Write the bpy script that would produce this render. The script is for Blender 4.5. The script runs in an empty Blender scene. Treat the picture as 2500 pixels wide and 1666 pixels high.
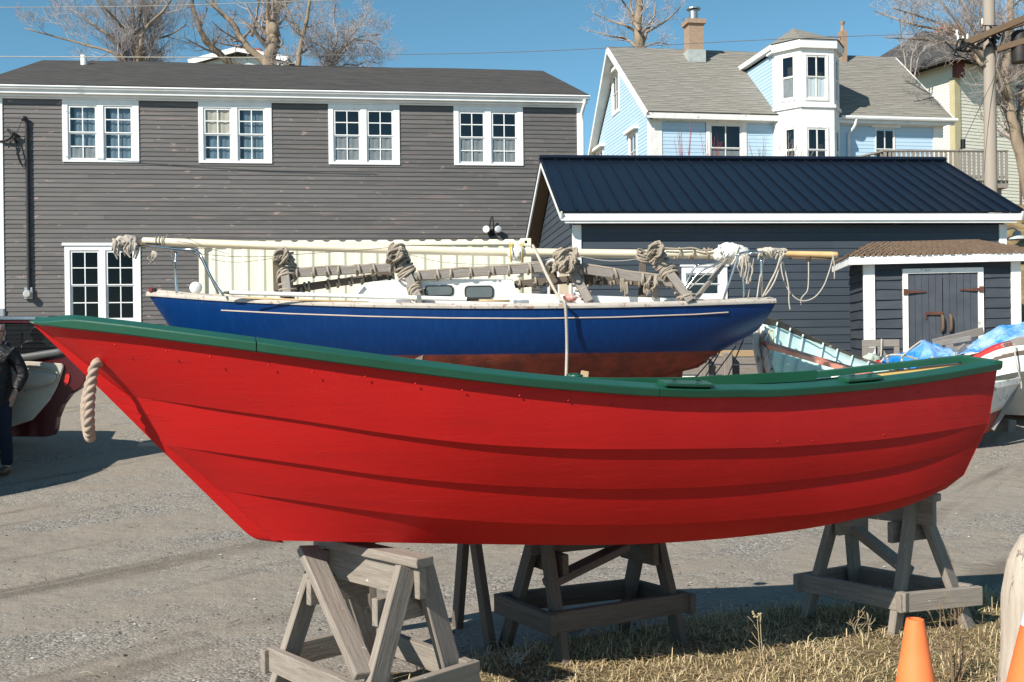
import bpy, math, random
import numpy as np
from mathutils import Vector as V, Matrix, noise as mnoise
R = math.radians
random.seed(7)
sc = bpy.context.scene
COL = sc.collection

# ------------------------------------------------------------------ camera
F, ROLL, CZ = 2569.0, 0.012, 1.6
cam_d = bpy.data.cameras.new('camera'); cam = bpy.data.objects.new('camera', cam_d); COL.objects.link(cam)
cam_d.sensor_width = 36; cam_d.lens = F/2500*36; cam_d.clip_start = 0.1; cam_d.clip_end = 2000
cam.matrix_world = Matrix.Translation((0, 0, CZ)) @ Matrix.Rotation(math.pi/2, 4, 'X') @ Matrix.Rotation(-ROLL, 4, 'Z')
sc.camera = cam
# ------------------------------------------------------------------ light
SUN_EL, SUN_AZ = R(37), R(223)          # the sun stands behind the camera's left shoulder
world = bpy.data.worlds.new('World'); sc.world = world; world.use_nodes = True
wn, wl = world.node_tree.nodes, world.node_tree.links
sky = wn.new('ShaderNodeTexSky'); sky.sky_type = 'NISHITA'; sky.sun_disc = False
sky.sun_elevation = SUN_EL; sky.sun_rotation = SUN_AZ
sky.altitude = 0; sky.air_density = 0.6; sky.dust_density = 0.0; sky.ozone_density = 2.2
hs = wn.new('ShaderNodeHueSaturation'); hs.inputs['Saturation'].default_value = 1.08; hs.inputs['Hue'].default_value = 0.472
bg = wn['Background']; bg.inputs[1].default_value = 0.112
wl.new(sky.outputs[0], hs.inputs['Color']); wl.new(hs.outputs[0], bg.inputs[0])
sun_d = bpy.data.lights.new('sun', 'SUN'); sun_d.energy = 5.0; sun_d.angle = R(0.5); sun_d.color = (1, 0.945, 0.86)
sun = bpy.data.objects.new('sun', sun_d); COL.objects.link(sun)
SUND = V((math.cos(SUN_EL)*math.sin(R(43)), math.cos(SUN_EL)*math.cos(R(43)), -math.sin(SUN_EL)))
sun.rotation_euler = SUND.to_track_quat('-Z', 'Y').to_euler()
sc.view_settings.view_transform = 'Standard'; sc.view_settings.look = 'None'
sc.view_settings.exposure = 0.5; sc.view_settings.gamma = 1.0
sc.cycles.max_bounces = 6; sc.cycles.transparent_max_bounces = 12

# ------------------------------------------------------------------ measuring helpers
CR, SR = math.cos(ROLL), math.sin(ROLL)
CAM = V((0, 0, CZ))
def ray(px, py):
    a, b = px-1250.0, 833.0-py
    return V(((a*CR+b*SR)/F, 1.0, (-a*SR+b*CR)/F))
KY = [1.]
def at(px, py, Y): return CAM + ray(px, py)*(Y*KY[0])
def onplane(px, py, P, n):
    r = ray(px, py); return CAM + r*((P-CAM).dot(n)/r.dot(n))
def sstep(t): t = max(0., min(1., t)); return t*t*(3-2*t)
def lerp(a, b, t): return a+(b-a)*t
def smooth(pts, n=8):
    pts = [V(p) for p in pts]
    if len(pts) < 3: return pts
    out = []; P = [pts[0]*2-pts[1]]+pts+[pts[-1]*2-pts[-2]]
    for i in range(1, len(P)-2):
        for k in range(n):
            t = k/n; a, b, c, d = P[i-1], P[i], P[i+1], P[i+2]
            out.append(0.5*((2*b)+(c-a)*t+(2*a-5*b+4*c-d)*t*t+(3*b-a-3*c+d)*t**3))
    out.append(pts[-1]); return out
def resample(pts, step):
    out = [pts[0]]; acc = 0.
    for a, b in zip(pts, pts[1:]):
        L = (b-a).length; d = step-acc
        while d <= L:
            out.append(a.lerp(b, d/L)); d += step
        acc = L-(d-step)
    return out

class Frame:
    """A thing's own axes: x along its front, y away from the camera, z up."""
    def __init__(s, O, yaw, z=0.):
        s.O = V((O[0], O[1], 0)); s.yaw = yaw; s.z0 = z
        s.d = V((math.cos(yaw), math.sin(yaw), 0)); s.i = V((-math.sin(yaw), math.cos(yaw), 0))
    def w(s, x, y, z): return s.O + s.d*x + s.i*y + V((0, 0, z+s.z0))
    def loc(s, px, py, y=0.):
        r = ray(px, py); t = (y+(s.O-CAM).dot(s.i))/r.dot(s.i); p = CAM+r*t
        return (p-s.O).dot(s.d), p.z-s.z0
    def locx(s, px, py, x=0.):           # on the plane x = const: returns (y, z)
        r = ray(px, py); t = (x+(s.O-CAM).dot(s.d))/r.dot(s.d); p = CAM+r*t
        return (p-s.O).dot(s.i), p.z-s.z0
WORLD = Frame((0, 0), 0)

# ------------------------------------------------------------------ object helpers
WM = {}
def tag(o, label=None, cat=None, group=None, kind=None):
    if label: o['label'] = label
    if cat: o['category'] = cat
    if group: o['group'] = group
    if kind: o['kind'] = kind
    return o
def empty(name, loc, label, cat, group=None, rotz=0.):
    o = bpy.data.objects.new(name, None); COL.objects.link(o)
    o.location = loc; o.rotation_euler = (0, 0, rotz); o.empty_display_size = 0.2
    WM[o] = Matrix.Translation(loc) @ Matrix.Rotation(rotz, 4, 'Z')
    return tag(o, label, cat, group)
def fempty(name, fr, label, cat, group=None):
    return empty(name, fr.w(0, 0, 0), label, cat, group, fr.yaw)

class MB:
    def __init__(s): s.v = []; s.f = []; s.uv = {}
    def add(s, vs, fs, uvs=None):
        o = len(s.v); s.v += [V(p) for p in vs]
        for k, f in enumerate(fs):
            if uvs: s.uv[len(s.f)] = uvs[k]
            s.f.append([i+o for i in f])
        return s
    def hexa(s, c, uvs=None):      # 8 corners: bottom 0-3 ccw, top 4-7
        return s.add(c, [(3, 2, 1, 0), (4, 5, 6, 7), (0, 1, 5, 4), (1, 2, 6, 5), (2, 3, 7, 6), (3, 0, 4, 7)], uvs)
    def box(s, fr, x0, x1, y0, y1, z0, z1):
        w = fr.w
        L = max(x1-x0, y1-y0, z1-z0); c = [w(x0, y0, z0), w(x1, y0, z0), w(x1, y1, z0), w(x0, y1, z0), w(x0, y0, z1), w(x1, y0, z1), w(x1, y1, z1), w(x0, y1, z1)]
        k = random.random()*20
        def uv(f):
            o = []
            for i in f:
                x = (x0, x1, x1, x0)[i % 4]; y = (y0, y0, y1, y1)[i % 4]; z = (z0, z1)[i//4]
                if L == x1-x0: o.append((x+k, y+z))
                elif L == z1-z0: o.append((z+k, x+y))
                else: o.append((y+k, x+z))
            return o
        F6 = [(3, 2, 1, 0), (4, 5, 6, 7), (0, 1, 5, 4), (1, 2, 6, 5), (2, 3, 7, 6), (3, 0, 4, 7)]
        return s.hexa(c, [uv(f) for f in F6])
    def beam(s, p, q, w, h, up=V((0, 0, 1)), w2=None, h2=None):
        p, q = V(p), V(q); t = (q-p).normalized()
        side = t.cross(up)
        if side.length < 1e-4: side = t.cross(V((0, 1, 0)))
        side.normalize(); u = side.cross(t).normalized()
        w2 = w if w2 is None else w2; h2 = h if h2 is None else h2; L = (q-p).length; k = random.random()*20
        c = [p-side*w/2-u*h/2, p+side*w/2-u*h/2, q+side*w2/2-u*h2/2, q-side*w2/2-u*h2/2,
             p-side*w/2+u*h/2, p+side*w/2+u*h/2, q+side*w2/2+u*h2/2, q-side*w2/2+u*h2/2]
        U = {0: (k, 0), 1: (k, w), 2: (k+L, w), 3: (k+L, 0)}
        uvs = [[U[i] for i in (3, 2, 1, 0)], [U[i-4] for i in (4, 5, 6, 7)], [(k, 0), (k, w), (k, w+h), (k, h)],
               [(k, .3), (k+L, .3), (k+L, .3+h), (k, .3+h)], [(k, 0), (k, w), (k, w+h), (k, h)], [(k+L, .6), (k, .6), (k, .6+h), (k+L, .6+h)]]
        return s.hexa(c, uvs)
    def tube(s, pts, r, n=8, cap=True, twist=0., lobes=0, amp=0., flat=1.):
        pts = [V(p) for p in pts]; m = len(pts)
        if m < 2: return s
        rr = r if isinstance(r, (list, tuple)) else [r]*m
        t0 = (pts[1]-pts[0]).normalized(); a = t0.orthogonal().normalized()
        if abs(t0.z) < .95: a = (V((0, 0, 1))-t0*t0.z).normalized()
        rings = []; o = len(s.v); dist = 0.
        for i in range(m):
            t = (pts[min(i+1, m-1)]-pts[max(i-1, 0)])
            if t.length < 1e-9: t = t0.copy()
            t.normalize(); a = (a-t*a.dot(t))
            if a.length < 1e-6: a = t.orthogonal()
            a.normalize(); b = t.cross(a)
            if i: dist += (pts[i]-pts[i-1]).length
            for k in range(n):
                th = 2*math.pi*k/n
                q = rr[i]*(1-amp+2*amp*abs(math.cos(lobes*.5*(th-twist*dist)))) if lobes else rr[i]
                s.v.append(pts[i]+a*q*math.cos(th)+b*q*flat*math.sin(th))
        for i in range(m-1):
            for k in range(n):
                k2 = (k+1) % n; s.f.append([o+i*n+k, o+(i+1)*n+k, o+(i+1)*n+k2, o+i*n+k2])
        if cap:
            s.f.append([o+k for k in range(n)]); s.f.append([o+(m-1)*n+k for k in reversed(range(n))])
        return s
    def rope(s, pts, r, sm=6):
        big = r > .016; p = resample(smooth(pts, sm) if sm else pts, r*(.22 if big else .55 if r > .015 else .7))
        return s.tube(p, r, 24 if big else 12 if r > .015 else 9, True, 1.15/r, 3, .26 if big else .22)
    def grid(s, rows, flip=False, closed=False):
        o = len(s.v); n = len(rows[0])
        for rw in rows: s.v += [V(p) for p in rw]
        for i in range(len(rows)-1):
            for k in range(n if closed else n-1):
                k2 = (k+1) % n
                q = [o+i*n+k, o+i*n+k2, o+(i+1)*n+k2, o+(i+1)*n+k]
                s.f.append(q[::-1] if flip else q)
        return s
    def poly(s, pts): return s.add(pts, [list(range(len(pts)))])
    def prism(s, pts, vec):
        n = len(pts); a = [V(p) for p in pts]; b = [p+V(vec) for p in a]
        return s.add(a+b, [list(range(n))[::-1], list(range(n, 2*n))]+[[i, (i+1) % n, n+(i+1) % n, n+i] for i in range(n)])
    def lathe(s, c, prof, n=20, axis=V((0, 0, 1))):
        axis = axis.normalized(); a = axis.orthogonal().normalized(); b = axis.cross(a)
        rows = [[c+axis*z+(a*math.cos(2*math.pi*k/n)+b*math.sin(2*math.pi*k/n))*r for k in range(n)] for r, z in prof]
        return s.grid(rows, closed=True, flip=False)
    def blob(s, c, rx, ry, rz, amp=.25, sc_=3., n=14, seed=0., M=None):
        rows = []
        for i in range(n+1):
            ph = math.pi*i/n; row = []
            for k in range(2*n):
                th = math.pi*k/n; d = V((math.sin(ph)*math.cos(th), math.sin(ph)*math.sin(th), math.cos(ph)))
                q = 1+amp*mnoise.fractal(d*sc_+V((seed, seed*1.7, 0)), .7, 2., 3)
                p = V((d.x*rx*q, d.y*ry*q, d.z*rz*q))
                row.append(V(c)+(M @ p if M else p))
            rows.append(row)
        return s.grid(rows, closed=True, flip=True)
    def clusters(s, gap=.015):
        n = len(s.v); par = list(range(n))
        def find(a):
            while par[a] != a: par[a] = par[par[a]]; a = par[a]
            return a
        for f in s.f:
            for b in f[1:]: par[find(b)] = find(f[0])
        comp = {}
        for fi, f in enumerate(s.f): comp.setdefault(find(f[0]), []).append(fi)
        cl = []
        for fs in comp.values():
            P = [s.v[i] for fi in fs for i in s.f[fi]]
            cl.append([fs, [min(p[k] for p in P)-gap for k in range(3)], [max(p[k] for p in P)+gap for k in range(3)]])
        ch = True
        while ch:
            ch = False
            for i in range(len(cl)):
                for j in range(len(cl)-1, i, -1):
                    if all(cl[i][1][k] <= cl[j][2][k] and cl[j][1][k] <= cl[i][2][k] for k in range(3)):
                        a, b = cl[i], cl.pop(j); a[0] = a[0]+b[0]; a[1] = [min(x, y) for x, y in zip(a[1], b[1])]; a[2] = [max(x, y) for x, y in zip(a[2], b[2])]; ch = True
        out = []
        for fs, _, _ in cl:
            m = MB(); mp = {}
            for fi in fs:
                fc = []
                for i in s.f[fi]:
                    if i not in mp: mp[i] = len(m.v); m.v.append(s.v[i])
                    fc.append(mp[i])
                if fi in s.uv: m.uv[len(m.f)] = s.uv[fi]
                m.f.append(fc)
            out.append(m)
        return out
    SPLIT = {'corner_board', 'cornice', 'soffit', 'hinge', 'bracket', 'leg', 'brace', 'insulator', 'deck_cleat', 'end_fitting', 'dormer_eave', 'dormer_wall', 'brace_wire', 'rib', 'room', 'curtain', 'blind', 'mast_band', 'handrail', 'soffit_board', 'fascia', 'bolt_hole', 'oarlock_pad', 'door_casing', 'trim_board', 'frayed_end', 'tackle', 'thwart', 'cockpit_coaming', 'yellow_cord', 'bow_pulpit', 'stern_rail', 'lashing', 'base'}
    def build(s, name, mat, parent=None, smooth_=False, bevel=0., auto=None, loc=None, whole=False):
        if not whole and parent and name in MB.SPLIT:
            cs = s.clusters()
            if len(cs) > 1: return [c.build(name, mat, parent, smooth_, bevel, auto, loc, True) for c in cs][0]
        me = bpy.data.meshes.new(name)
        M = WM[parent].inverted() if parent else (Matrix.Translation(loc).inverted() if loc is not None else Matrix.Identity(4))
        me.from_pydata([tuple(M @ p) for p in s.v], [], s.f)
        if s.uv:
            l = me.uv_layers.new(name='UVMap')
            for fi, p in enumerate(me.polygons):
                if fi in s.uv:
                    for k, li in enumerate(p.loop_indices): l.data[li].uv = s.uv[fi][k]
        for m in (mat if isinstance(mat, (list, tuple)) else [mat]): me.materials.append(m)
        if smooth_: me.shade_smooth()
        me.update()
        o = bpy.data.objects.new(name, me); COL.objects.link(o)
        if loc is not None and not parent: o.location = loc
        if parent: o.parent = parent; WM[o] = WM[parent].copy()
        else: WM[o] = Matrix.Translation(loc) if loc is not None else Matrix.Identity(4)
        if bevel:
            b = o.modifiers.new('bevel', 'BEVEL'); b.width = bevel; b.segments = 1; b.limit_method = 'ANGLE'; b.angle_limit = R(40)
        if auto:
            try: me.set_sharp_from_angle(angle=R(auto))
            except Exception: pass
        return o

# ------------------------------------------------------------------ materials
class NT:
    def __init__(s, name):
        s.m = bpy.data.materials.new(name); s.m.use_nodes = True; s.t = s.m.node_tree; s.b = s.t.nodes['Principled BSDF']
    def n(s, typ, **kw):
        x = s.t.nodes.new('ShaderNode'+typ)
        for k, v in kw.items(): setattr(x, k, v)
        return x
    def l(s, a, b): s.t.links.new(a, b)
    def val(s, inp, v):
        if hasattr(v, 'is_output') or isinstance(v, bpy.types.NodeSocket): s.l(v, inp)
        else: inp.default_value = v
    def coord(s, kind='Object', scale=(1, 1, 1), rot=(0, 0, 0)):
        c = s.n('TexCoord'); mp = s.n('Mapping'); mp.inputs['Scale'].default_value = scale; mp.inputs['Rotation'].default_value = rot
        s.l(c.outputs[kind], mp.inputs[0]); return mp.outputs[0]
    def aniso(s, ang, scale):
        a = s.coord('Object', (1, 1, 1), (0, 0, -R(ang))); mp = s.n('Mapping'); mp.inputs['Scale'].default_value = scale; s.l(a, mp.inputs[0]); return mp.outputs[0]
    def noise(s, vec, scale, detail=4, rough=.55, dist=0.):
        x = s.n('TexNoise'); x.inputs['Scale'].default_value = scale; x.inputs['Detail'].default_value = detail
        x.inputs['Roughness'].default_value = rough; x.inputs['Distortion'].default_value = dist; s.l(vec, x.inputs['Vector']); return x.outputs['Fac']
    def vor(s, vec, scale, out='Color', feature='F1', rnd=1.):
        x = s.n('TexVoronoi', feature=feature); x.inputs['Scale'].default_value = scale; x.inputs['Randomness'].default_value = rnd; s.l(vec, x.inputs['Vector']); return x.outputs[out]
    def math(s, op, a, b=0., c=None):
        x = s.n('Math', operation=op); s.val(x.inputs[0], a); s.val(x.inputs[1], b)
        if c is not None: s.val(x.inputs[2], c)
        return x.outputs[0]
    def ramp(s, fac, stops, interp='LINEAR'):
        x = s.n('ValToRGB'); cr = x.color_ramp; cr.interpolation = interp
        while len(cr.elements) < len(stops): cr.elements.new(.5)
        for e, (p, c) in zip(cr.elements, stops):
            e.position = p; e.color = (*c, 1) if len(c) == 3 else c
        s.val(x.inputs[0], fac); return x.outputs[0]
    def mix(s, fac, a, b, typ='MIX'):
        x = s.n('Mix', data_type='RGBA', blend_type=typ); s.val(x.inputs[0], fac)
        for i, q in ((6, a), (7, b)):
            if isinstance(q, (tuple, list)): x.inputs[i].default_value = (*q, 1) if len(q) == 3 else q
            else: s.l(q, x.inputs[i])
        return x.outputs[2]
    def bump(s, h, strength=.3, dist=.01, prev=None):
        x = s.n('Bump'); x.inputs['Strength'].default_value = strength; x.inputs['Distance'].default_value = dist; s.l(h, x.inputs['Height'])
        if prev is not None: s.l(prev, x.inputs['Normal'])
        return x.outputs[0]
    def out(s, col, rough=.7, nrm=None, spec=.3, metal=0.):
        if isinstance(col, (tuple, list)): s.b.inputs['Base Color'].default_value = (*col, 1)
        else: s.l(col, s.b.inputs['Base Color'])
        s.val(s.b.inputs['Roughness'], rough); s.b.inputs['Specular IOR Level'].default_value = spec; s.val(s.b.inputs['Metallic'], metal)
        if nrm is not None: s.l(nrm, s.b.inputs['Normal'])
        return s.m
def mul(c, k): return tuple(x*k for x in c)

def m_paint(name, c, c2=None, rough=.5, scale=2., amt=.5, bump=.15, bscale=40., spec=.35, worn=None, wornp=.62, wscale=9.):
    t = NT(name); v = t.coord(); c2 = c2 or mul(c, .82)
    col = t.mix(t.ramp(t.noise(v, scale, 5), [(.35, (0,)*3), (.68, (1,)*3)]), c, c2)
    if worn:
        f = t.ramp(t.noise(v, wscale, 7, .7), [(wornp, (0,)*3), (wornp+.04, (1,)*3)]); col = t.mix(f, col, worn)
    nr = t.bump(t.noise(v, bscale, 4), bump, .004)
    return t.out(col, rough, nr, spec)
def m_wood(name, c, c2, rough=.85, bump=.5, specks=None):
    t = NT(name); v = t.coord('UV', (1.5, 22, 1)); v2 = t.coord('UV', (6, 60, 1)); o = t.coord()
    g = t.noise(v, 3., 6, .65, .6)
    col = t.mix(t.ramp(g, [(.3, (0,)*3), (.7, (1,)*3)]), c, c2)
    col = t.mix(t.math('MULTIPLY', t.noise(v2, 4, 3), .55), col, mul(c2, .5))
    col = t.mix(t.ramp(t.noise(o, 2.2, 3), [(.4, (0,)*3), (.75, (.55,)*3)]), col, mul(c, .62))
    if specks: col = t.mix(t.ramp(t.noise(o, 26, 5, .6), [(.69, (0,)*3), (.72, (1,)*3)]), col, specks)
    return t.out(col, rough, t.bump(g, bump, .004), .2)
def m_siding(name, c, c2, knot, exp_, z0, rough=.7, joint=3.1, knots=.0):
    """Horizontal boards: each course and each board length gets its own tone."""
    t = NT(name); tc = t.n('TexCoord'); sp = t.n('SeparateXYZ'); t.l(tc.outputs['Object'], sp.inputs[0])
    row = t.math('FLOOR', t.math('DIVIDE', t.math('SUBTRACT', sp.outputs[2], z0), exp_))
    a = t.math('ADD', sp.outputs[0], sp.outputs[1])
    off = t.n('TexWhiteNoise', noise_dimensions='1D'); t.l(row, off.inputs['W'])
    seg = t.math('FLOOR', t.math('DIVIDE', t.math('ADD', a, t.math('MULTIPLY', off.outputs[0], 9.)), joint))
    cb = t.n('CombineXYZ'); t.l(row, cb.inputs[0]); t.l(seg, cb.inputs[1])
    wn_ = t.n('TexWhiteNoise', noise_dimensions='3D'); t.l(cb.outputs[0], wn_.inputs['Vector'])
    cb2 = t.n('CombineXYZ'); t.l(t.math('MULTIPLY', a, 1.), cb2.inputs[0]); t.l(t.math('MULTIPLY', row, 3.7), cb2.inputs[1]); t.l(t.math('MULTIPLY', sp.outputs[2], 18.), cb2.inputs[2])
    g = t.noise(cb2.outputs[0], 1.6, 5, .6)
    f = t.math('ADD', t.math('MULTIPLY', g, .75), t.math('MULTIPLY', wn_.outputs[0], .35))
    col = t.mix(t.ramp(f, [(.25, (0,)*3), (.85, (1,)*3)]), c, c2)
    if knots:
        cb3 = t.n('CombineXYZ'); t.l(a, cb3.inputs[0]); t.l(t.math('MULTIPLY', row, 5.3), cb3.inputs[1]); t.l(t.math('MULTIPLY', sp.outputs[2], 2.2), cb3.inputs[2])
        k = t.noise(cb3.outputs[0], 3.4, 4, .6); kk = t.ramp(k, [(.635, (0,)*3), (.70, (.85,)*3)])
        col = t.mix(kk, col, knot)
        k2 = t.ramp(t.noise(cb2.outputs[0], .8, 3), [(.60, (0,)*3), (.72, (knots,)*3)]); col = t.mix(k2, col, mul(knot, .72))
    return t.out(col, rough, t.bump(g, .25, .004), .25)
def m_shingle(name, c, c2, row, width, bump=.6, axis='Y'):
    """Course lines along the slope, tabs along the eave."""
    t = NT(name); tc = t.n('TexCoord'); sp = t.n('SeparateXYZ'); t.l(tc.outputs['UV'], sp.inputs[0])
    r = t.math('DIVIDE', sp.outputs[1], row); fr = t.math('FRACT', r); ri = t.math('FLOOR', r)
    wv = t.n('TexWhiteNoise', noise_dimensions='1D'); t.l(ri, wv.inputs['W'])
    q = t.math('ADD', t.math('DIVIDE', sp.outputs[0], width), t.math('MULTIPLY', wv.outputs[0], 7.)); qi = t.math('FLOOR', q)
    cb = t.n('CombineXYZ'); t.l(ri, cb.inputs[0]); t.l(qi, cb.inputs[1]); w2 = t.n('TexWhiteNoise', noise_dimensions='3D'); t.l(cb.outputs[0], w2.inputs['Vector'])
    v = t.coord(); n1 = t.noise(v, 3.5, 5); n2 = t.noise(v, 55, 3)
    col = t.mix(w2.outputs[0], c, c2); col = t.mix(t.math('MULTIPLY', n1, .5), col, mul(c2, .75)); col = t.mix(t.math('MULTIPLY', n2, .35), col, mul(c, 1.25))
    edge = t.ramp(fr, [(0, (1,)*3), (.24, (1,)*3), (.36, (0,)*3)]); tab = t.ramp(t.math('FRACT', q), [(0, (1,)*3), (.05, (0,)*3)])
    e = t.math('MULTIPLY', edge, t.ramp(w2.outputs[0], [(.42, (.12,)*3), (.5, (1,)*3)]))
    col = t.mix(t.math('MULTIPLY', e, .8), col, mul(c, .42))
    return t.out(col, .9, t.bump(t.math('SUBTRACT', 1., e), bump, .012, t.bump(n2, .3, .004)), .15)
def m_metal(name, c, rough=.3, metal=1.):
    t = NT(name); v = t.coord(); return t.out(t.mix(t.noise(v, 8, 4), c, mul(c, .7)), rough, None, .5, metal)
def m_plain(name, c, rough=.6, spec=.3):
    t = NT(name); v = t.coord(); return t.out(t.mix(t.ramp(t.noise(v, 6, 4), [(.35, (0,)*3), (.7, (1,)*3)]), c, mul(c, .8)), rough, t.bump(t.noise(v, 60, 3), .1, .003), spec)
def m_glass(name, tint=(.84, .88, .90), refl=.03):
    t = NT(name); nt = t.t; nt.nodes.remove(t.b)
    tr = t.n('BsdfTransparent'); tr.inputs[0].default_value = (*tint, 1); gl = t.n('BsdfGlossy'); gl.inputs['Roughness'].default_value = .02
    v = t.coord(); b = t.bump(t.noise(v, 1.3, 2), .05, .02); t.l(b, gl.inputs['Normal'])
    lw = t.n('LayerWeight'); lw.inputs['Blend'].default_value = .5
    mx = t.n('MixShader'); t.l(t.math('ADD', t.math('MULTIPLY', t.math('POWER', lw.outputs['Facing'], 4.), .8), refl+.04), mx.inputs[0]); t.l(tr.outputs[0], mx.inputs[1]); t.l(gl.outputs[0], mx.inputs[2])
    t.l(mx.outputs[0], nt.nodes['Material Output'].inputs[0]); return t.m

M = {}
M['white'] = m_paint('white_paint', (.80, .80, .78), (.72, .72, .70), .5, 3, bump=.08)
M['white_old'] = m_paint('white_peeling_paint', (.78, .77, .73), (.68, .67, .63), .65, 3, bump=.2, worn=(.36, .32, .28), wornp=.63, wscale=5)
M['cream_shade'] = m_plain('cream_blind', (.62, .53, .40))
M['grey_shade'] = m_plain('grey_curtain', (.30, .29, .275))
M['blue_shade'] = m_plain('blue_grey_shade', (.15, .205, .24))
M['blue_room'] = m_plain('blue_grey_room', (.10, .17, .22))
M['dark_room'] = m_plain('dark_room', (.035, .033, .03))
M['glass'] = m_glass('window_glass')
M['glass_low'] = m_glass('low_reflection_glass', (.7, .7, .68), -.02)  # greyer tint and reflection turned down to darken the ground floor panes
M['dark_glass'] = m_glass('tinted_glass', (.3, .32, .34), .05)
M['steel'] = m_metal('stainless_steel', (.62, .62, .62), .18)
M['galv'] = m_metal('galvanised_steel', (.5, .5, .5), .45)
M['black_metal'] = m_plain('black_metal', (.012, .012, .013), .45)
M['dark_grey'] = m_plain('dark_grey_pipe', (.035, .035, .038), .5)
M['wood_grey'] = m_wood('weathered_grey_timber', (.40, .35, .295), (.215, .18, .145), specks=(.66, .62, .55), bump=.8)
M['wood_brown'] = m_wood('weathered_brown_timber', (.22, .15, .095), (.11, .072, .045))
M['wood_new'] = m_wood('pale_new_timber', (.55, .40, .24), (.42, .29, .16))
M['wood_silver'] = m_wood('silver_timber', (.37, .335, .30), (.22, .19, .165), bump=.7)
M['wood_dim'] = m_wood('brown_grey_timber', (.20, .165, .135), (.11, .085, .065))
M['rope'] = m_plain('rope_fibre', (.36, .305, .24), .95, .1)
M['rope_white'] = m_plain('white_rope_fibre', (.50, .45, .375), .9, .1)
M['rope_pale'] = m_plain('pale_rope_fibre', (.40, .31, .245), .9, .1)
M['wire'] = m_plain('rigging_wire', (.16, .15, .135), .5)
# ------------------------------------------------------------------ ground
def gz(x, y):
    z = .8*sstep((y-8)/13)
    y0 = 37. if x < 1.5 else lerp(37, 26.5, sstep((x-1.5)/2.)) if x < 8.5 else lerp(26.5, 19.5, sstep((x-9.2)/1.2))
    z += 4.9*sstep((y-y0)/(11. if x < 9 else 14.)) if y > y0 else 0.
    return z
def m_ground():
    t = NT('gravel_yard'); v = t.coord(); g = t.n('NewGeometry'); sp = t.n('SeparateXYZ'); t.l(g.outputs['Position'], sp.inputs[0])
    st = t.aniso(38, (.30, 1.2, 1))
    big = t.noise(st, .75, 5, .6, .4); med = t.noise(v, 1.9, 5, .6)
    stone = t.vor(v, 58, 'Color'); sv = t.n('SeparateColor'); t.l(stone, sv.inputs[0])
    d = t.vor(v, 58, 'Distance'); st2 = t.vor(v, 130, 'Color'); sv2 = t.n('SeparateColor'); t.l(st2, sv2.inputs[0])
    grey = t.ramp(sv.outputs[0], [(0, (.055, .051, .047)), (.3, (.165, .154, .139)), (.65, (.295, .277, .25)), (.9, (.45, .42, .375)), (1, (.68, .65, .59))])
    grey2 = t.ramp(sv2.outputs[1], [(0, (.06, .053, .045)), (.5, (.20, .178, .152)), (1, (.40, .365, .315))])
    grey = t.mix(.45, grey, grey2)
    dirt = t.mix(t.noise(v, 16, 6, .7), (.195, .163, .13), (.30, .258, .21))
    dirt = t.mix(t.math('MULTIPLY', sv2.outputs[0], .25), dirt, (.40, .355, .30))
    f = t.math('ADD', t.math('MULTIPLY', big, .8), t.math('MULTIPLY', med, .35))
    fr = t.ramp(f, [(.44, (0,)*3), (.62, (1,)*3)])
    col = t.mix(fr, grey, dirt)
    ruts = t.ramp(t.noise(t.aniso(52, (.22, 1.7, 1)), 1., 5, .6, .3), [(.53, (0,)*3), (.66, (.7,)*3)])
    col = t.mix(ruts, col, (.125, .10, .077))
    # dead grass and leaf litter on the banks and beside the buildings
    hill = t.ramp(t.math('ADD', sp.outputs[2], t.math('MULTIPLY', t.noise(v, .6, 5), 1.2)), [(.0, (0,)*3), (.33, (0,)*3), (.45, (1,)*3)])
    hm = t.n('MapRange'); hm.inputs['From Min'].default_value = 1.35; hm.inputs['From Max'].default_value = 2.2
    t.l(t.math('ADD', sp.outputs[2], t.math('MULTIPLY', t.noise(v, .6, 5), .9)), hm.inputs['Value'])
    gr = t.ramp(t.noise(v, 2.3, 7, .7), [(.3, (.10, .062, .032)), (.48, (.22, .15, .075)), (.6, (.29, .23, .11)), (.72, (.17, .17, .06))])
    col = t.mix(hm.outputs[0], col, gr)
    straw = t.ramp(t.noise(v, 3., 6, .65), [(.57, (0,)*3), (.64, (.55,)*3)]); far = t.n('MapRange'); far.inputs['From Min'].default_value = 11; far.inputs['From Max'].default_value = 15
    t.l(sp.outputs[1], far.inputs['Value'])
    col = t.mix(t.math('MULTIPLY', straw, far.outputs[0]), col, (.27, .21, .12))
    hgt = t.math('ADD', t.math('MULTIPLY', t.math('SUBTRACT', 1, d), t.math('SUBTRACT', 1.15, fr)), t.math('MULTIPLY', t.noise(v, 60, 4), .6))
    return t.out(col, .95, t.bump(hgt, .55, .014, t.bump(med, .5, .12)), .12)
def ground():
    xs = sorted(set([-160, -110, -75, -50, -34, -24]+[round(-18+.45*i, 2) for i in range(81)]+[20, 24, 30, 40, 55, 75, 110, 160]))
    ys = sorted(set([-60, -30, -15, -8, -3]+[round(.4*i, 2) for i in range(60)]+[24+.7*i for i in range(40)]+[54, 58, 64, 74, 90, 120, 170, 260, 400]))
    rows = []
    for y in ys:
        rw = []
        for x in xs:
            z = gz(x, y)
            if 2 < y < 25: z += .022*mnoise.noise(V((x*.8, y*.8, 0)))+.008*mnoise.noise(V((x*3, y*3, 4)))-.004
            rw.append(V((x, y, z)))
        rows.append(rw)
    tag(MB().grid(rows).build('ground', m_ground(), smooth_=True), kind='structure')
ground()

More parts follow.
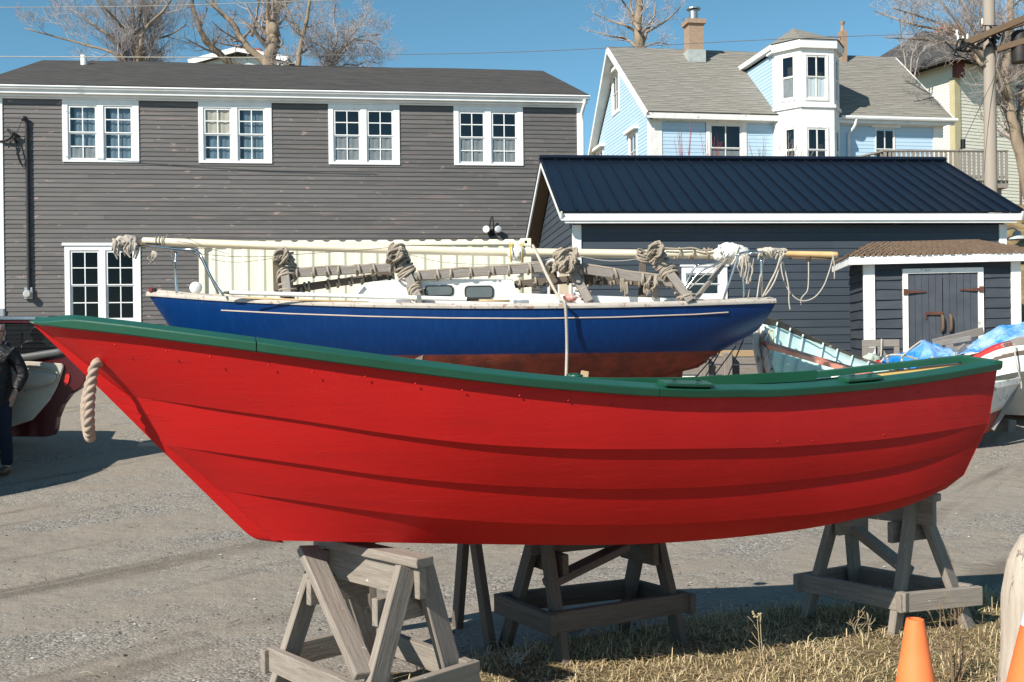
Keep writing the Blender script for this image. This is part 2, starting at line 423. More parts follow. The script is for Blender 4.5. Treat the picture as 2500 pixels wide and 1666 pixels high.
# ------------------------------------------------------------------ wall helpers
def siding(mb, P, u0, u1, z0, z1, e, t=.012, openings=()):
    fu0 = u0 if callable(u0) else (lambda z: u0); fu1 = u1 if callable(u1) else (lambda z: u1)
    k = 0; z = z0
    while z < z1-1e-4:
        zt = min(z+e, z1); a0, a1, b0, b1 = fu0(z), fu1(z), fu0(zt), fu1(zt)
        if a1 > a0:
            cuts = [(a0, a1)]
            for (ox0, ox1, oz0, oz1) in openings:
                if oz0 < (z+zt)/2 < oz1:
                    nc = []
                    for c0, c1 in cuts:
                        if ox1 <= c0 or ox0 >= c1: nc.append((c0, c1)); continue
                        if ox0 > c0: nc.append((c0, ox0))
                        if ox1 < c1: nc.append((ox1, c1))
                    cuts = nc
            for c0, c1 in cuts:
                d0 = b0 if c0 == a0 else c0; d1 = b1 if c1 == a1 else c1
                if d1 < d0: d0 = d1 = (d0+d1)/2
                q = random.uniform(-.0015, .0015)
                mb.add([P(c0, 0, z), P(c1, 0, z), P(c1, t+q, z), P(c0, t+q, z), P(d1, .001, zt), P(d0, .001, zt)],
                       [(0, 1, 2, 3), (3, 2, 4, 5)])
        z = zt
    return mb
def roof_sheet(mb, a, b, c, d, ua=0., thick=.05):
    """a-b eave (left, right), c-d ridge (right, left); UV in metres."""
    e = (b-a).normalized(); s = ((d-a)-e*(d-a).dot(e)).normalized(); n = e.cross(s); n = n if n.z > 0 else -n
    uv = [((p-a).dot(e)+ua, (p-a).dot(s)) for p in (a, b, c, d)]
    lo = [p-n*thick for p in (a, b, c, d)]
    mb.add([a, b, c, d]+lo, [(0, 1, 2, 3), (7, 6, 5, 4), (0, 4, 5, 1), (1, 5, 6, 2), (2, 6, 7, 3), (3, 7, 4, 0)],
           [uv, uv[::-1]]+[[uv[i], uv[i], uv[j], uv[j]] for i, j in ((0, 1), (1, 2), (2, 3), (3, 0))])
    return mb
def window(fr, parent, x0, x1, z0, z1, sashes, name='window', wall=0., casing=.025, mat='white', rows=(2, 2), cols=2, bar=.018, rail=.05,
           panes=None, room='blue_room', sill=None, head=None, label=None, glass='glass', depth=.5):
    """casing board with openings, sash bars, glass, a room box behind, and any blinds"""
    f = MB(); y0 = wall-casing-.012; xs = [x0]+[q for s in sashes for q in s[:2]]+[x1]
    zb = min(s[2] for s in sashes); zt = max(s[3] for s in sashes)
    for i in range(0, len(xs), 2): f.box(fr, xs[i], xs[i+1], y0, wall+.02, z0, z1)
    for s in sashes:
        f.box(fr, s[0], s[1], y0, wall+.02, z0, s[2]); f.box(fr, s[0], s[1], y0, wall+.02, s[3], z1)
    if sill: f.box(fr, x0-.03, x1+.03, y0-.04, wall, z0-sill, z0-.002)
    if head: f.box(fr, x0-head[1], x1+head[1], y0-head[2], wall, z1+.002, z1+head[0])
    w = f.build(name, M[mat], parent, bevel=.004)
    if label: tag(w, label)
    b = MB(); g = MB(); r = MB(); bl = {}
    for si, (a, c, p, q) in enumerate(sashes):
        ys = wall-.012
        zm = (p+q)/2
        for (za, zc, rr, yo) in ((zm, q, rows[0], 0.), (p, zm, rows[1], .02)):
            yb = ys+yo
            b.box(fr, a, a+rail, yb, yb+.03, za, zc); b.box(fr, c-rail, c, yb, yb+.03, za, zc)
            b.box(fr, a+rail, c-rail, yb, yb+.03, za, za+rail*(.55 if za == zm else 1)); b.box(fr, a+rail, c-rail, yb, yb+.03, zc-rail*(.55 if za != zm else 1), zc)
            for k in range(1, cols):
                xm = lerp(a+rail, c-rail, k/cols); b.box(fr, xm-bar/2, xm+bar/2, yb+.004, yb+.026, za+rail*.5, zc-rail*.5)
            for k in range(1, rr):
                zk = lerp(za+rail, zc-rail, k/rr); b.box(fr, a+rail, c-rail, yb+.005, yb+.025, zk-bar/2, zk+bar/2)
            g.add([fr.w(a+.01, yb+.015, za+.01), fr.w(c-.01, yb+.015, za+.01), fr.w(c-.01, yb+.015, zc-.01), fr.w(a+.01, yb+.015, zc-.01)], [(0, 1, 2, 3)])
        e = .12
        w_ = fr.w; A = (a-e, c+e, p-e, q+e); yn, yf = wall+.055, wall+depth
        r.add([w_(A[0], yf, A[2]), w_(A[1], yf, A[2]), w_(A[1], yf, A[3]), w_(A[0], yf, A[3]), w_(A[0], yn, A[2]), w_(A[1], yn, A[2]), w_(A[1], yn, A[3]), w_(A[0], yn, A[3])],
              [(0, 1, 2, 3), (0, 4, 5, 1), (1, 5, 6, 2), (2, 6, 7, 3), (3, 7, 4, 0)])
        for (ps, f0, f1, mt) in (panes or ()):
            if ps == si:
                m = bl.setdefault(mt, MB()); yb = wall+.04
                n = 14; a_ = a+.13 if mt == 'blue_shade' else a; yb += .04 if mt == 'blue_shade' else 0; rows_ = [[w_(lerp(a_, c, k/n), yb+.012*math.sin(k*1.9+si), lerp(p, q, f)) for k in range(n+1)] for f in (f0, f1)]
                m.grid(rows_)
    b.build('sash', M[mat], w, bevel=.002); g.build('glass', M[glass], w); r.build('room', M[room], w)
    for mt, m in bl.items(): m.build('blind' if 'cream' in mt else 'curtain', M[mt], w, smooth_=True)
    return w

# ------------------------------------------------------------------ grey clapboard building
def grey_building():
    PL, PR = at(0, 203, 25.5), at(1440, 230, 27.38)
    yaw = math.atan2(PR.y-PL.y, PR.x-PL.x)
    i = V((-math.sin(yaw), math.cos(yaw), 0)); O = PL+i*.27
    fr = Frame((O.x, O.y), yaw); B = fempty('grey_building', fr, 'long dark grey clapboard building with white paired windows behind the boats', 'building')
    L = lambda px, py, y=0.: fr.loc(px, py, y)
    xl = L(-4, 500)[0]; xr = L(1421, 300)[0]; zg = 0.; fh = []
    ztop = L(700, 252, -.02)[1]
    e = .113; ops = []; wins = []
    spec = [((153, 340), (250, 397), ((171.6, 232.5, 263, 386), (258.6, 319.5, 265, 387)), [(0, .0, .26, 'grey_shade'), (0, .26, 1., 'blue_shade'), (1, 0., 1., 'blue_shade')]),
            ((485, 664), (256, 399.5), ((502, 561, 269, 388), (585.5, 643, 270, 389)), [(0, .5, 1., 'cream_shade'), (0, .0, .5, 'blue_shade'), (1, 0., 1., 'blue_shade')]),
            ((802, 976), (263, 403), ((819, 876, 272.5, 391), (900.5, 956.5, 274, 392)), [(0, 0, .5, 'grey_shade'), (1, 0, .5, 'grey_shade')]),
            ((1108, 1277), (270, 405), ((1125, 1179.5, 278, 395), (1204, 1258, 279, 396)), [(0, 0, .5, 'grey_shade'), (1, 0, .5, 'grey_shade')])]
    for k, ((a, b), (t, bo), ss, pan) in enumerate(spec):
        m = (t+bo)/2; x0 = L(a, m)[0]; x1 = L(b, m)[0]; z0 = L((a+b)/2, bo)[1]; z1 = L((a+b)/2, t)[1]
        S = []
        for (sa, sb, st, sbo) in ss:
            S.append((L(sa, m)[0]-.05, L(sb, m)[0]+.05, L((sa+sb)/2, sbo)[1]-.05, L((sa+sb)/2, st)[1]+.05))
        z1 = ztop-.004; wins.append((x0, x1, z0, z1, S, pan, 'blue_room' if k < 2 else 'dark_room')); ops.append((x0+.03, x1-.03, z0+.03, z1+2))
    a, b, t, bo = 159, 344.5, 601, 788; m = 690
    x0 = L(a, m)[0]; x1 = L(b, m)[0]; z0 = L(250, bo)[1]; z1 = L(250, t)[1]
    S = [(L(sa, m)[0]-.05, L(sb, m)[0]+.05, L(250, 777)[1]-.05, L(250, 617)[1]+.05) for sa, sb in ((177, 239), (264, 324.5))]
    low = (x0, x1, z0, z1, S, None, 'dark_room'); ops.append((x0+.03, x1-.03, z0+.03, z1-.03))
    mb = MB(); P = lambda u, o, z: fr.w(u, -o, z); zs = .55
    siding(mb, P, xl+.12, xr-.1, zs, ztop, e, .018, ops)
    Dp = 9.0
    siding(mb, lambda u, o, z: fr.w(xr+o, u, z), 0., Dp, zs, ztop, e, .016)
    siding(mb, lambda u, o, z: fr.w(xl-o, u, z), 0., Dp, zs, ztop, e, .016)
    mb.add([fr.w(xl, Dp, zs), fr.w(xr, Dp, zs), fr.w(xr, Dp, ztop), fr.w(xl, Dp, ztop)], [(0, 1, 2, 3)])
    M['grey_siding'] = m_siding('grey_clapboards', (.088, .083, .080), (.148, .138, .133), (.34, .235, .20), e, zs, .6, 3.4, .5)
    mb.build('wall', M['grey_siding'], B)
    for (x0, x1, z0, z1, S, pan, rm) in wins:
        window(fr, B, x0, x1, z0, z1, S, panes=pan, room=rm, rail=.05, bar=.026, depth=.7 if rm != 'blue_room' else .35)
    x0, x1, z0, z1, S, pan, rm = low
    window(fr, B, x0, x1, z0, z1, S, panes=pan, room=rm, rail=.05, bar=.026, head=(.075, .05, .03), depth=1.6, glass='glass_low', label='taller ground floor window with a projecting head board')
    # roof
    g0 = L(0, 204, -.27)[1]; g1 = L(1440, 231, -.27)[1]; ze = (g0+g1)/2; xe0, xe1 = xl-.45, L(1440, 230, -.27)[0]-.03
    ra = L(105, 148, 4.5); rb = L(1325, 172, 4.5); zr = (ra[1]+rb[1])/2
    E = lambda x, y: fr.w(x, y, ze)
    rl, rr = fr.w(ra[0], 4.5, zr), fr.w(rb[0], 4.5, zr)
    rf = MB(); yb = 9.36
    n = 16
    for k in range(n):
        f0, f1 = k/n, (k+1)/n; dz = lambda f: V((0, 0, .035*math.sin(f*9)*math.sin(f*3.1)))
        roof_sheet(rf, E(lerp(xe0, xe1, f0), -.27), E(lerp(xe0, xe1, f1), -.27), rl.lerp(rr, f1)+dz(f1), rl.lerp(rr, f0)+dz(f0), lerp(xe0, xe1, f0))
    roof_sheet(rf, E(xe1, yb), E(xe0, yb), rl, rr)
    rf.add([E(xe1, -.27), E(xe1, yb), rr], [(0, 1, 2)], [[(0, 0), (9.7, 0), (4.8, 4.9)]]); rf.add([E(xe0, yb), E(xe0, -.27), rl], [(0, 1, 2)], [[(0, 0), (9.7, 0), (4.8, 4.9)]])
    M['grey_shingles'] = m_shingle('charcoal_shingles', (.046, .043, .041), (.108, .100, .094), .14, .34)
    rf.build('roof', M['grey_shingles'], B)
    fa = MB()
    zf0 = L(700, 252, -.03)[1]
    gt = MB(); prof = [(-.27, ze-.02), (-.31, ze-.035), (-.325, ze-.06), (-.30, ze-.075), (-.29, ze-.11), (-.26, ze-.135), (-.23, ze-.135), (-.23, ze-.02)]
    gt.grid([[fr.w(x, y, z) for (y, z) in prof] for x in (xe0-.02, xe1+.03)], closed=True); gt.poly([fr.w(xe1+.03, y, z) for y, z in prof])
    gt.build('gutter', M['white'], B)
    fa.box(fr, xe0, xe1-.02, -.23, -.20, ze-.21, ze-.012); fa.box(fr, xe0, xe1-.02, -.20, -.02, ze-.21, ze-.19)
    fa.box(fr, xl, xr, -.12, -.05, ze-.265, ze-.213); fa.box(fr, xl+.02, xr-.02, -.05, -.0, zf0, ze-.266)
    fa.build('fascia', M['white'], B)
    cb = MB(); cb.box(fr, xl-.03, xl+.13, -.035, .10, zs, zf0-.002); cb.box(fr, xr-.14, xr+.03, -.035, .12, zs, zf0-.002)
    cb.build('corner_board', M['white'], B, bevel=.004)
    dp = MB(); xd = xr-.03
    top = fr.w(xd+.05, -.26, ze-.14)
    dp.tube(smooth([top, fr.w(xd+.05, -.24, ze-.25), fr.w(xd, -.1, ze-.5), fr.w(xd+.02, -.08, ze-.7)], 5)+[fr.w(xd+.02, -.08, 1.)], .045, 8)
    dp.build('downspout', M['white'], B, smooth_=True, auto=40)
    # electric service on the wall
    cd = MB(); x = L(69.5, 500)[0]; zt = L(70, 293)[1]; zb = L(72, 708)[1]
    cd.tube([fr.w(x, -.07, zt), fr.w(x+.01, -.07, zb)], .042, 10)
    for z in (zt-1, (zt+zb)/2, zb+.5): cd.box(fr, x-.06, x+.06, -.08, -.015, z, z+.03)
    cd.tube(smooth([fr.w(x, -.07, zt-.04), fr.w(x-.03, -.1, zt+.03), fr.w(x-.09, -.13, zt-.03)], 4), .05, 8)
    c = cd.build('service_conduit', M['dark_grey'], B, smooth_=True, auto=40)
    ws = MB(); hub = fr.w(*(lambda q: (q[0], -.12, q[1]))(L(36, 330)))
    for k in range(4):
        ws.tube(smooth([fr.w(x-.08, -.12, zt-.03), fr.w(x-.25-.05*k, -.14, zt-.42-.1*k), hub+V((0, 0, .02*k))], 6), .008, 5)
        ws.tube(smooth([hub, fr.w(x-.16+.03*k, -.13, zt-1.05-.05*k), fr.w(x-.02, -.12, zt-1.12+.05*k)], 6), .008, 5)
    ws.tube([hub+V((-.14, 0, .12)), hub+V((.16, 0, -.07))], .03, 6); ws.tube([hub+V((-.1, 0, .05)), hub+V((.05, .1, -.2))], .022, 6)
    ws.tube(smooth([hub+V((-.6, .1, -.2)), hub+V((-.15, 0, -.14)), hub], 5), .03, 6)
    ws.build('service_wires', M['black_metal'], B, smooth_=True)
    mt = MB(); q = L(72, 719); ctr = fr.w(q[0], -.02, q[1])
    mt.box(fr, q[0]-.10, q[0]+.10, -.09, -.018, q[1]-.12, q[1]+.17)
    mt.build('meter_box', M['galv'], B, bevel=.01)
    MB().lathe(ctr, [(0, .2), (.07, .2), (.092, .18), (.095, .07), (.11, .07)], 20, -fr.i).build('meter_dial', M['glass_white'], B, smooth_=True, auto=40)
    # flood light
    q = L(1199, 560); lt = empty('flood_light', fr.w(q[0], -.05, q[1]), 'twin white flood light on a black hooped arm on the grey wall', 'light')
    a = MB(); a.tube(smooth([fr.w(q[0]-.06, -.06, q[1]-.08), fr.w(q[0]-.02, -.14, q[1]+.25), fr.w(q[0]+.03, -.14, q[1]+.28), fr.w(q[0]+.06, -.1, q[1]-.06)], 6), .016, 7)
    a.lathe(fr.w(q[0], -.02, q[1]-.1), [(0, .06), (.07, .05), (.09, 0)], 14, -fr.i); a.build('bracket', M['black_metal'], lt, smooth_=True)
    for s in (-1, 1):
        ax = (-fr.i+fr.d*.35*s).normalized(); c0 = fr.w(q[0]+.12*s+.01, -.08, q[1]-.02)
        MB().lathe(c0, [(0, -.02), (.05, 0), (.085, .07), (.09, .12), (.08, .125), (0, .12)], 16, ax).build('lamp_head', M['white'], lt, smooth_=True, auto=40)
    sm = MB(); p = L(5, 762); sm.box(fr, p[0]-.15, p[0]+.06, -.08, -.036, p[1]-.12, p[1]+.08); sm.build('outlet_box', M['galv'], B)
    vt = MB(); q = at(205, 147, 29.5); vt.lathe(q, [(.0, .14), (.09, .13), (.09, -.3), ], 12); vt.build('roof_vent', M['white'], B)
    return fr
M['glass_white'] = m_plain('meter_glass', (.45, .44, .41), .25, .6)
GF = grey_building()

# ------------------------------------------------------------------ navy shed with metal roof
def navy_building():
    yaw = R(5.5); O = at(1404, 700, 19.6); fr = Frame((O.x, O.y), yaw)
    B = fempty('navy_building', fr, 'long navy clapboard shed with a dark blue metal roof and white trim', 'building')
    L = lambda px, py, y=0.: fr.loc(px, py, y)
    el, er = L(1378, 520, -.32), L(2499, 512, -.32); ze = (el[1]+er[1])/2
    rl, rr = L(1318, 389, 2.7), L(2302, 392, 2.7); zr = (rl[1]+rr[1])/2
    xl, xr = 0., L(2452, 560)[0]; e = .15; zs = .6; Dp = 5.4
    x0o, x1o = -.32, er[0]
    M['navy_siding'] = m_siding('navy_boards', (.044, .055, .069), (.062, .075, .092), (.05, .055, .07), e, zs, .5, 2.6, 0)
    ztop = ze-.22
    wz = (L(1664, 700)[0], L(1775, 700)[0], L(1720, 772)[1], L(1720, 652)[1])
    mb = MB()
    siding(mb, lambda u, o, z: fr.w(u, -o, z), xl+.12, xr-.1, zs, ztop, e, .014, [(wz[0]+.02, wz[1]-.02, wz[2]+.02, wz[3]-.02)])
    ya = lambda z: 0. if z < ztop else (z-ztop)/(zr-.25-ztop)*2.7; yb = lambda z: Dp if z < ztop else Dp-(z-ztop)/(zr-.25-ztop)*2.7
    dy0, dz0 = fr.locx(1340, 780, 0.); 
    siding(mb, lambda u, o, z: fr.w(-o, u, z), ya, yb, zs, zr-.25, e, .014)
    siding(mb, lambda u, o, z: fr.w(xr+o, u, z), ya, yb, zs, zr-.25, e, .014)
    mb.add([fr.w(xl, Dp, zs), fr.w(xr, Dp, zs), fr.w(xr, Dp, ztop), fr.w(xl, Dp, ztop)], [(0, 1, 2, 3)])
    mb.build('wall', M['navy_siding'], B)
    A = lambda x, y, z: fr.w(x, y, z)
    t = NT('navy_metal_roof'); v = t.coord(); tn = t.noise(t.coord('Object', (1, 1, 1)), 1.3, 4)
    M['navy_roof'] = t.out(t.mix(tn, (.0045, .0085, .017), (.007, .012, .023)), t.math('ADD', .30, t.math('MULTIPLY', tn, .15)), t.bump(t.noise(v, 5, 3), .06, .02), .4)
    rf = MB(); roof_sheet(rf, A(x0o, -.34, ze), A(x1o, -.34, ze), A(rr[0], 2.7, zr), A(rl[0], 2.7, zr), 0, .03)
    roof_sheet(rf, A(x1o, Dp+.34, ze), A(x0o, Dp+.34, ze), A(rl[0], 2.7, zr), A(rr[0], 2.7, zr), 0, .03)
    roof = rf.build('roof', M['navy_roof'], B)
    sm = MB(); n = 31
    for side in (0, 1):
        for k in range(n+1):
            f = k/n; p = A(lerp(x0o+.03, x1o-.03, f), (-.35 if not side else Dp+.35), ze+.018); q = A(lerp(rl[0]+.03, rr[0]-.03, f), 2.7, zr+.018)
            sm.beam(p, q, .028, .034)
    sm.build('standing_seams', M['navy_roof'], roof)
    MB().tube([A(rl[0]-.02, 2.7, zr+.01), A(rr[0]+.02, 2.7, zr+.01)], .075, 8, flat=1.8).build('ridge_cap', M['navy_roof'], roof)
    fa = MB(); fa.box(fr, x0o+.03, x1o-.03, -.31, -.285, ze-.17, ze-.035); fa.box(fr, x0o+.1, x1o-.12, -.285, -.262, ze-.215, ze-.05)
    fa.box(fr, 0, xr, -.262, -.02, ze-.2, ze-.18); fa.box(fr, x0o+.03, x1o-.03, Dp+.28, Dp+.31, ze-.17, ze-.035)
    for (xe, xrg) in ((x0o, rl[0]), (x1o, rr[0])):
        s = 1 if xe < 1 else -1
        for yy in (-.34, Dp+.34):
            p = A(xe+.03*s, yy, ze-.09); q = A(xrg+.03*s, 2.7, zr-.09); fa.beam(p, q, .03, .15)
            p2 = A(xe+.19*s, yy+(.08 if yy < 0 else -.08), ze-.085); q2 = A(xrg+.19*s, 2.7, zr-.125); 
    fa.build('trim_board', M['white'], B)
    sf = MB()
    for yy, s in ((-.3, 1), (Dp+.3, -1)):
        sf.grid([[A(x0o+.05, yy, ze-.17), A(.0, yy, ze-.17)], [A(rl[0]+.05, 2.7, zr-.16), A(.0, 2.7, zr-.16)]])
        sf.grid([[A(xr, yy, ze-.17), A(x1o-.05, yy, ze-.17)], [A(xr, 2.7, zr-.16), A(rr[0]-.05, 2.7, zr-.16)]])
    sf.build('soffit', M['wood_brown'], B)
    cb = MB(); cb.box(fr, -.03, .125, -.035, .11, zs, ztop); cb.box(fr, xr-.12, xr+.03, -.035, .11, zs, ztop)
    cb.build('corner_board', M['white'], B, bevel=.004)
    S = [(L(1678, 700)[0]-.03, L(1753, 700)[0]+.03, L(1715, 721)[1], L(1715, 668)[1])]
    w = window(fr, B, *wz, S, rows=(1, 1), cols=1, rail=.03, bar=.01, room='dark_room', head=(.04, .03, .02), label='small square white framed window')
    # door in the gable end
    d = MB(); (ya_, _), (yb_, _) = fr.locx(1395, 700, -.03), fr.locx(1322, 700, -.03); ya_, yb_ = sorted((max(ya_, .35), min(yb_, 3.6)))
    zt = fr.locx(1360, 640, -.03)[1]
    for y in (ya_, (ya_+yb_)/2-.06, yb_-.13): d.box(fr, -.05, -.012, y, y+.13, zs, zt)
    d.box(fr, -.05, -.012, ya_, yb_, zt+.001, zt+.13); dd = d.build('door', M['white'], B)
    MB().box(fr, -.03, -.016, ya_+.13, (ya_+yb_)/2-.06, zs, zt).build('door_panel', M['cream_shade'], dd)
    # barn lamp on the far end
    x, z = L(2475, 570); lp = empty('barn_lamp', fr.w(xr+.04, .02, z), 'pale enamel barn lamp on the right end of the navy shed', 'lamp')
    MB().tube(smooth([fr.w(xr+.02, .02, z+.06), fr.w(xr+.18, .02, z+.10), fr.w(xr+.27, .02, z+.06)], 5), .018, 7).build('lamp_arm', M['galv'], lp, smooth_=True)
    MB().lathe(fr.w(xr+.27, .02, z-.12), [(.21, 0), (.20, .03), (.09, .08), (.06, .16), (.0, .18)], 18).build('lamp_shade', M['galv_pale'], lp, smooth_=True)
    return fr
M['galv_pale'] = m_plain('pale_enamel', (.42, .45, .42), .4)
NF = navy_building()

# ------------------------------------------------------------------ little shed with double doors
def small_shed():
    O = at(2113, 800, 17.3); fr = Frame((O.x, O.y), R(-9)); zs = .45
    B = fempty('small_shed', fr, 'small navy shed with brown shingle hip roof and double plank doors', 'shed')
    L = lambda px, py, y=0.: fr.loc(px, py, y)
    ze = L(2200, 625, -.2)[1]; W_ = L(2486, 700)[0]; Dp = 1.5; e = .16
    a, b = L(2203, 760)[0], L(2400, 760)[0]; zd = L(2300, 668)[1]
    mb = MB(); ztop = ze-.05
    t = NT('navy_rough_boards')
    M['shed_siding'] = m_siding('navy_rough_boards', (.030, .037, .046), (.054, .063, .076), (.05, .05, .06), e, zs, .7, 1.3, 0)
    def wob(P):
        def f(u, o, z):
            return P(u, o*(1+.5*mnoise.noise(V((u*2.3, z*7, 1)))), z+.022*mnoise.noise(V((u*1.6, round(z/.16)*3.3, 0))))
        return f
    for seg in range(8):
        u0, u1 = W_*seg/8, W_*(seg+1)/8
        siding(mb, wob(lambda u, o, z: fr.w(u, -o, z)), u0, u1, zs, ztop, e, .026, [(a+.02, b-.02, 0, zd-.03)])
    for seg in range(3):
        siding(mb, wob(lambda u, o, z: fr.w(-o, u, z)), Dp*seg/3, Dp*(seg+1)/3, zs, ztop, e, .026)
    siding(mb, lambda u, o, z: fr.w(W_+o, u, z), 0, Dp, zs, ztop, e, .02)
    mb.add([fr.w(0, Dp, zs), fr.w(W_, Dp, zs), fr.w(W_, Dp, ztop), fr.w(0, Dp, ztop)], [(0, 1, 2, 3)])
    mb.build('wall', M['shed_siding'], B)
    cb = MB(); cb.box(fr, -.03, .15, -.05, .02, zs, ztop); cb.box(fr, W_-.12, W_+.03, -.05, .02, zs, ztop); cb.build('corner_board', M['white_old'], B, bevel=.005)
    # hip roof of shakes, in real courses
    x0, x1, y0, y1 = -.3, W_+.3, -.24, Dp+.24; h = .29; q0, q1 = V((x0+.55, .75, 0)), V((x1-.75, .75, 0))
    rf = MB(); n = 11
    def ringpt(f): 
        return [V((lerp(x0, q0.x, f), lerp(y0, .75, f), ze+.03+h*f)), V((lerp(x1, q1.x, f), lerp(y0, .75, f), ze+.03+h*f)), V((lerp(x1, q1.x, f), lerp(y1, .75, f), ze+.03+h*f)), V((lerp(x0, q0.x, f), lerp(y1, .75, f), ze+.03+h*f))]
    for k in range(n):
        lo, hi = ringpt(k/n), ringpt((k+1)/n)
        for s in range(4):
            p, q, r, w = lo[s], lo[(s+1) % 4], hi[(s+1) % 4], hi[s]; Ls = (q-p).length; m = max(2, int(Ls/.085))
            for j in range(m):
                f0, f1 = j/m+.004, (j+1)/m-.004; up = V((0, 0, random.uniform(.004, .017))); dn = (p-w)*random.uniform(0, .25)
                c = [p.lerp(q, f0)+dn, p.lerp(q, f1)+dn, w.lerp(r, f1), w.lerp(r, f0)]
                lowz = V((0, 0, -.025))
                pts = [fr.w(*(c[0]+lowz)), fr.w(*(c[1]+lowz)), fr.w(*(c[2]+lowz)), fr.w(*(c[3]+lowz)), fr.w(*(c[0]+up)), fr.w(*(c[1]+up)), fr.w(*c[2]), fr.w(*c[3])]
                rf.hexa(pts, [[(random.random()*9, random.random()*9)]*4 for _ in range(6)])
    M['shake'] = m_wood('brown_shakes', (.27, .185, .125), (.13, .085, .058), bump=.6)
    rf.build('roof', M['shake'], B)
    fa = MB(); fa.box(fr, x0+.02, x1-.02, y0+.01, y0+.05, ze-.13, ze+.005); fa.box(fr, x0+.02, x0+.06, y0+.051, y1, ze-.13, ze+.005); fa.box(fr, x1-.06, x1-.02, y0+.051, y1, ze-.13, ze+.005)
    fa.box(fr, x0+.06, x1-.06, y0+.051, y1, ze-.02, ze-.005)
    fa.build('fascia', M['white_old'], B, bevel=.004)
    cs = MB(); cs.box(fr, a, a+.085, -.06, 0, zs, zd); cs.box(fr, b-.085, b, -.06, 0, zs, zd); cs.box(fr, a, b, -.062, 0, zd+.001, zd+.085)
    cs.build('door_casing', M['white_old'], B, bevel=.004)
    M['door_blue'] = m_paint('faded_navy_door', (.064, .072, .086), (.046, .052, .066), .7, 4, bump=.4, bscale=20, worn=(.11, .11, .115), wornp=.66, wscale=14)
    M['rust'] = m_paint('rusty_iron', (.13, .048, .03), (.075, .034, .025), .9, 9, bump=.5)
    mid = (a+b)/2
    for s in (0, 1):
        u0, u1 = (a+.09, mid-.004) if s == 0 else (mid+.004, b-.09)
        d = MB(); k = 5
        for j in range(k): d.box(fr, lerp(u0, u1, j/k)+.002, lerp(u0, u1, (j+1)/k)-.002, -.032-.002*(j % 2), -.01, zs+.05, zd-.006)
        dd = d.build('door', M['door_blue'], B, bevel=.003)
        hx = u0-.05 if s == 0 else u1+.05; zh = L(2300, 712)[1] if s == 0 else L(2300, 709)[1]
        x2 = hx+.32*(1 if s == 0 else -1)
        H = MB()
        for zz in (zh, zs+.35): H.beam(fr.w(hx, -.072, zz), fr.w(x2, -.05, zz), .012, .055, h2=.02); H.box(fr, hx-.03, hx+.03, -.078, -.05, zz-.05, zz+.05)
        H.build('hinge', M['rust'], dd)
        xh, zh2 = L(2299 if s == 0 else 2319, 790); 
        MB().tube(smooth([fr.w(xh, -.035, zh2+.14), fr.w(xh, -.09, zh2+.08), fr.w(xh, -.09, zh2-.08), fr.w(xh, -.035, zh2-.14)], 5), .024, 8).build('handle', M['wood_brown'], dd, smooth_=True)
        if s == 0:
            xh, zh2 = L(2258, 766); b_ = MB(); b_.beam(fr.w(xh, -.05, zh2), fr.w(xh+.27, -.05, zh2), .03, .045); b_.tube([fr.w(xh+.01, -.05, zh2), fr.w(xh+.01, -.05, zh2-.09)], .01, 6); b_.build('bolt', M['rust'], dd)
    return fr
SF = small_shed()
# ------------------------------------------------------------------ cream shipping container
def container():
    Y = 18.2; a, b = at(488, 700, Y), at(1298, 700, Y+.35); yaw = math.atan2(b.y-a.y, b.x-a.x); fr = Frame((a.x, a.y), yaw)
    C = fempty('shipping_container', fr, 'cream corrugated shipping container behind the blue sailboat', 'container')
    L = (b-a).length; zt = fr.loc(900, 587)[1]; zb = gz(a.x+3, Y)-.02
    t = NT('cream_container_paint'); v = t.coord(); m = t.coord('Object', (1, 1, .12)); 
    c = t.mix(t.ramp(t.noise(m, 4, 6, .65), [(.4, (0,)*3), (.75, (1,)*3)]), (.80, .75, .59), (.71, .66, .50)); c = t.mix(t.ramp(t.noise(v, 5, 7, .7), [(.68, (0,)*3), (.72, (.6,)*3)]), c, (.36, .22, .11))
    M['cream'] = t.out(c, .55, t.bump(t.noise(v, 4, 3), .1, .02), .3)
    W = MB(); per = .278; n = int(L/per); lo, hi = [], []
    pts = []
    x = .09
    while x < L-.12:
        for dx, y in ((0, .022), (.07, .022), (.110, .0), (.168, .0), (.208, .022)):
            if x+dx < L-.1: pts.append((x+dx, y+.02))
        x += per
    W.grid([[fr.w(px, py, zb+.15) for px, py in pts], [fr.w(px, py, zt-.09) for px, py in pts]])
    W.box(fr, .1, L-.1, .09, 2.4, zb+.1, zt-.02)
    W.build('corrugated_wall', M['cream'], C)
    rf = MB(); rp = []
    for px, py in pts: rp.append((px, zt-.02+(.03 if py > .03 else 0)))
    rf.grid([[fr.w(px, .06, z) for px, z in rp], [fr.w(px, 2.36, z) for px, z in rp]]); rf.grid([[fr.w(px, .06, zt-.06) for px, z in rp], [fr.w(px, .06, z) for px, z in rp]])
    rf.build('roof', M['cream'], C)
    R_ = MB(); R_.box(fr, .0, L, -.01, .06, zt-.09, zt-.03); R_.box(fr, .0, L, -.01, .06, zb, zb+.15); R_.box(fr, -.01, .09, -.015, .08, zb+.15, zt-.09); R_.box(fr, L-.1, L, -.015, .08, zb+.15, zt-.09)
    R_.build('frame', M['cream'], C, bevel=.005)
    for x in (0, L-.17):
        c_ = MB(); c_.box(fr, x-.02, x+.17, -.03, .15, zt-.12, zt+.015); cc = c_.build('corner_casting', M['cream'], C, bevel=.006)
        MB().lathe(fr.w(x+.075, -.031, zt-.05), [(0, .001), (.026, .0)], 14, -fr.i).build('casting_hole', M['black_metal'], cc)
container()

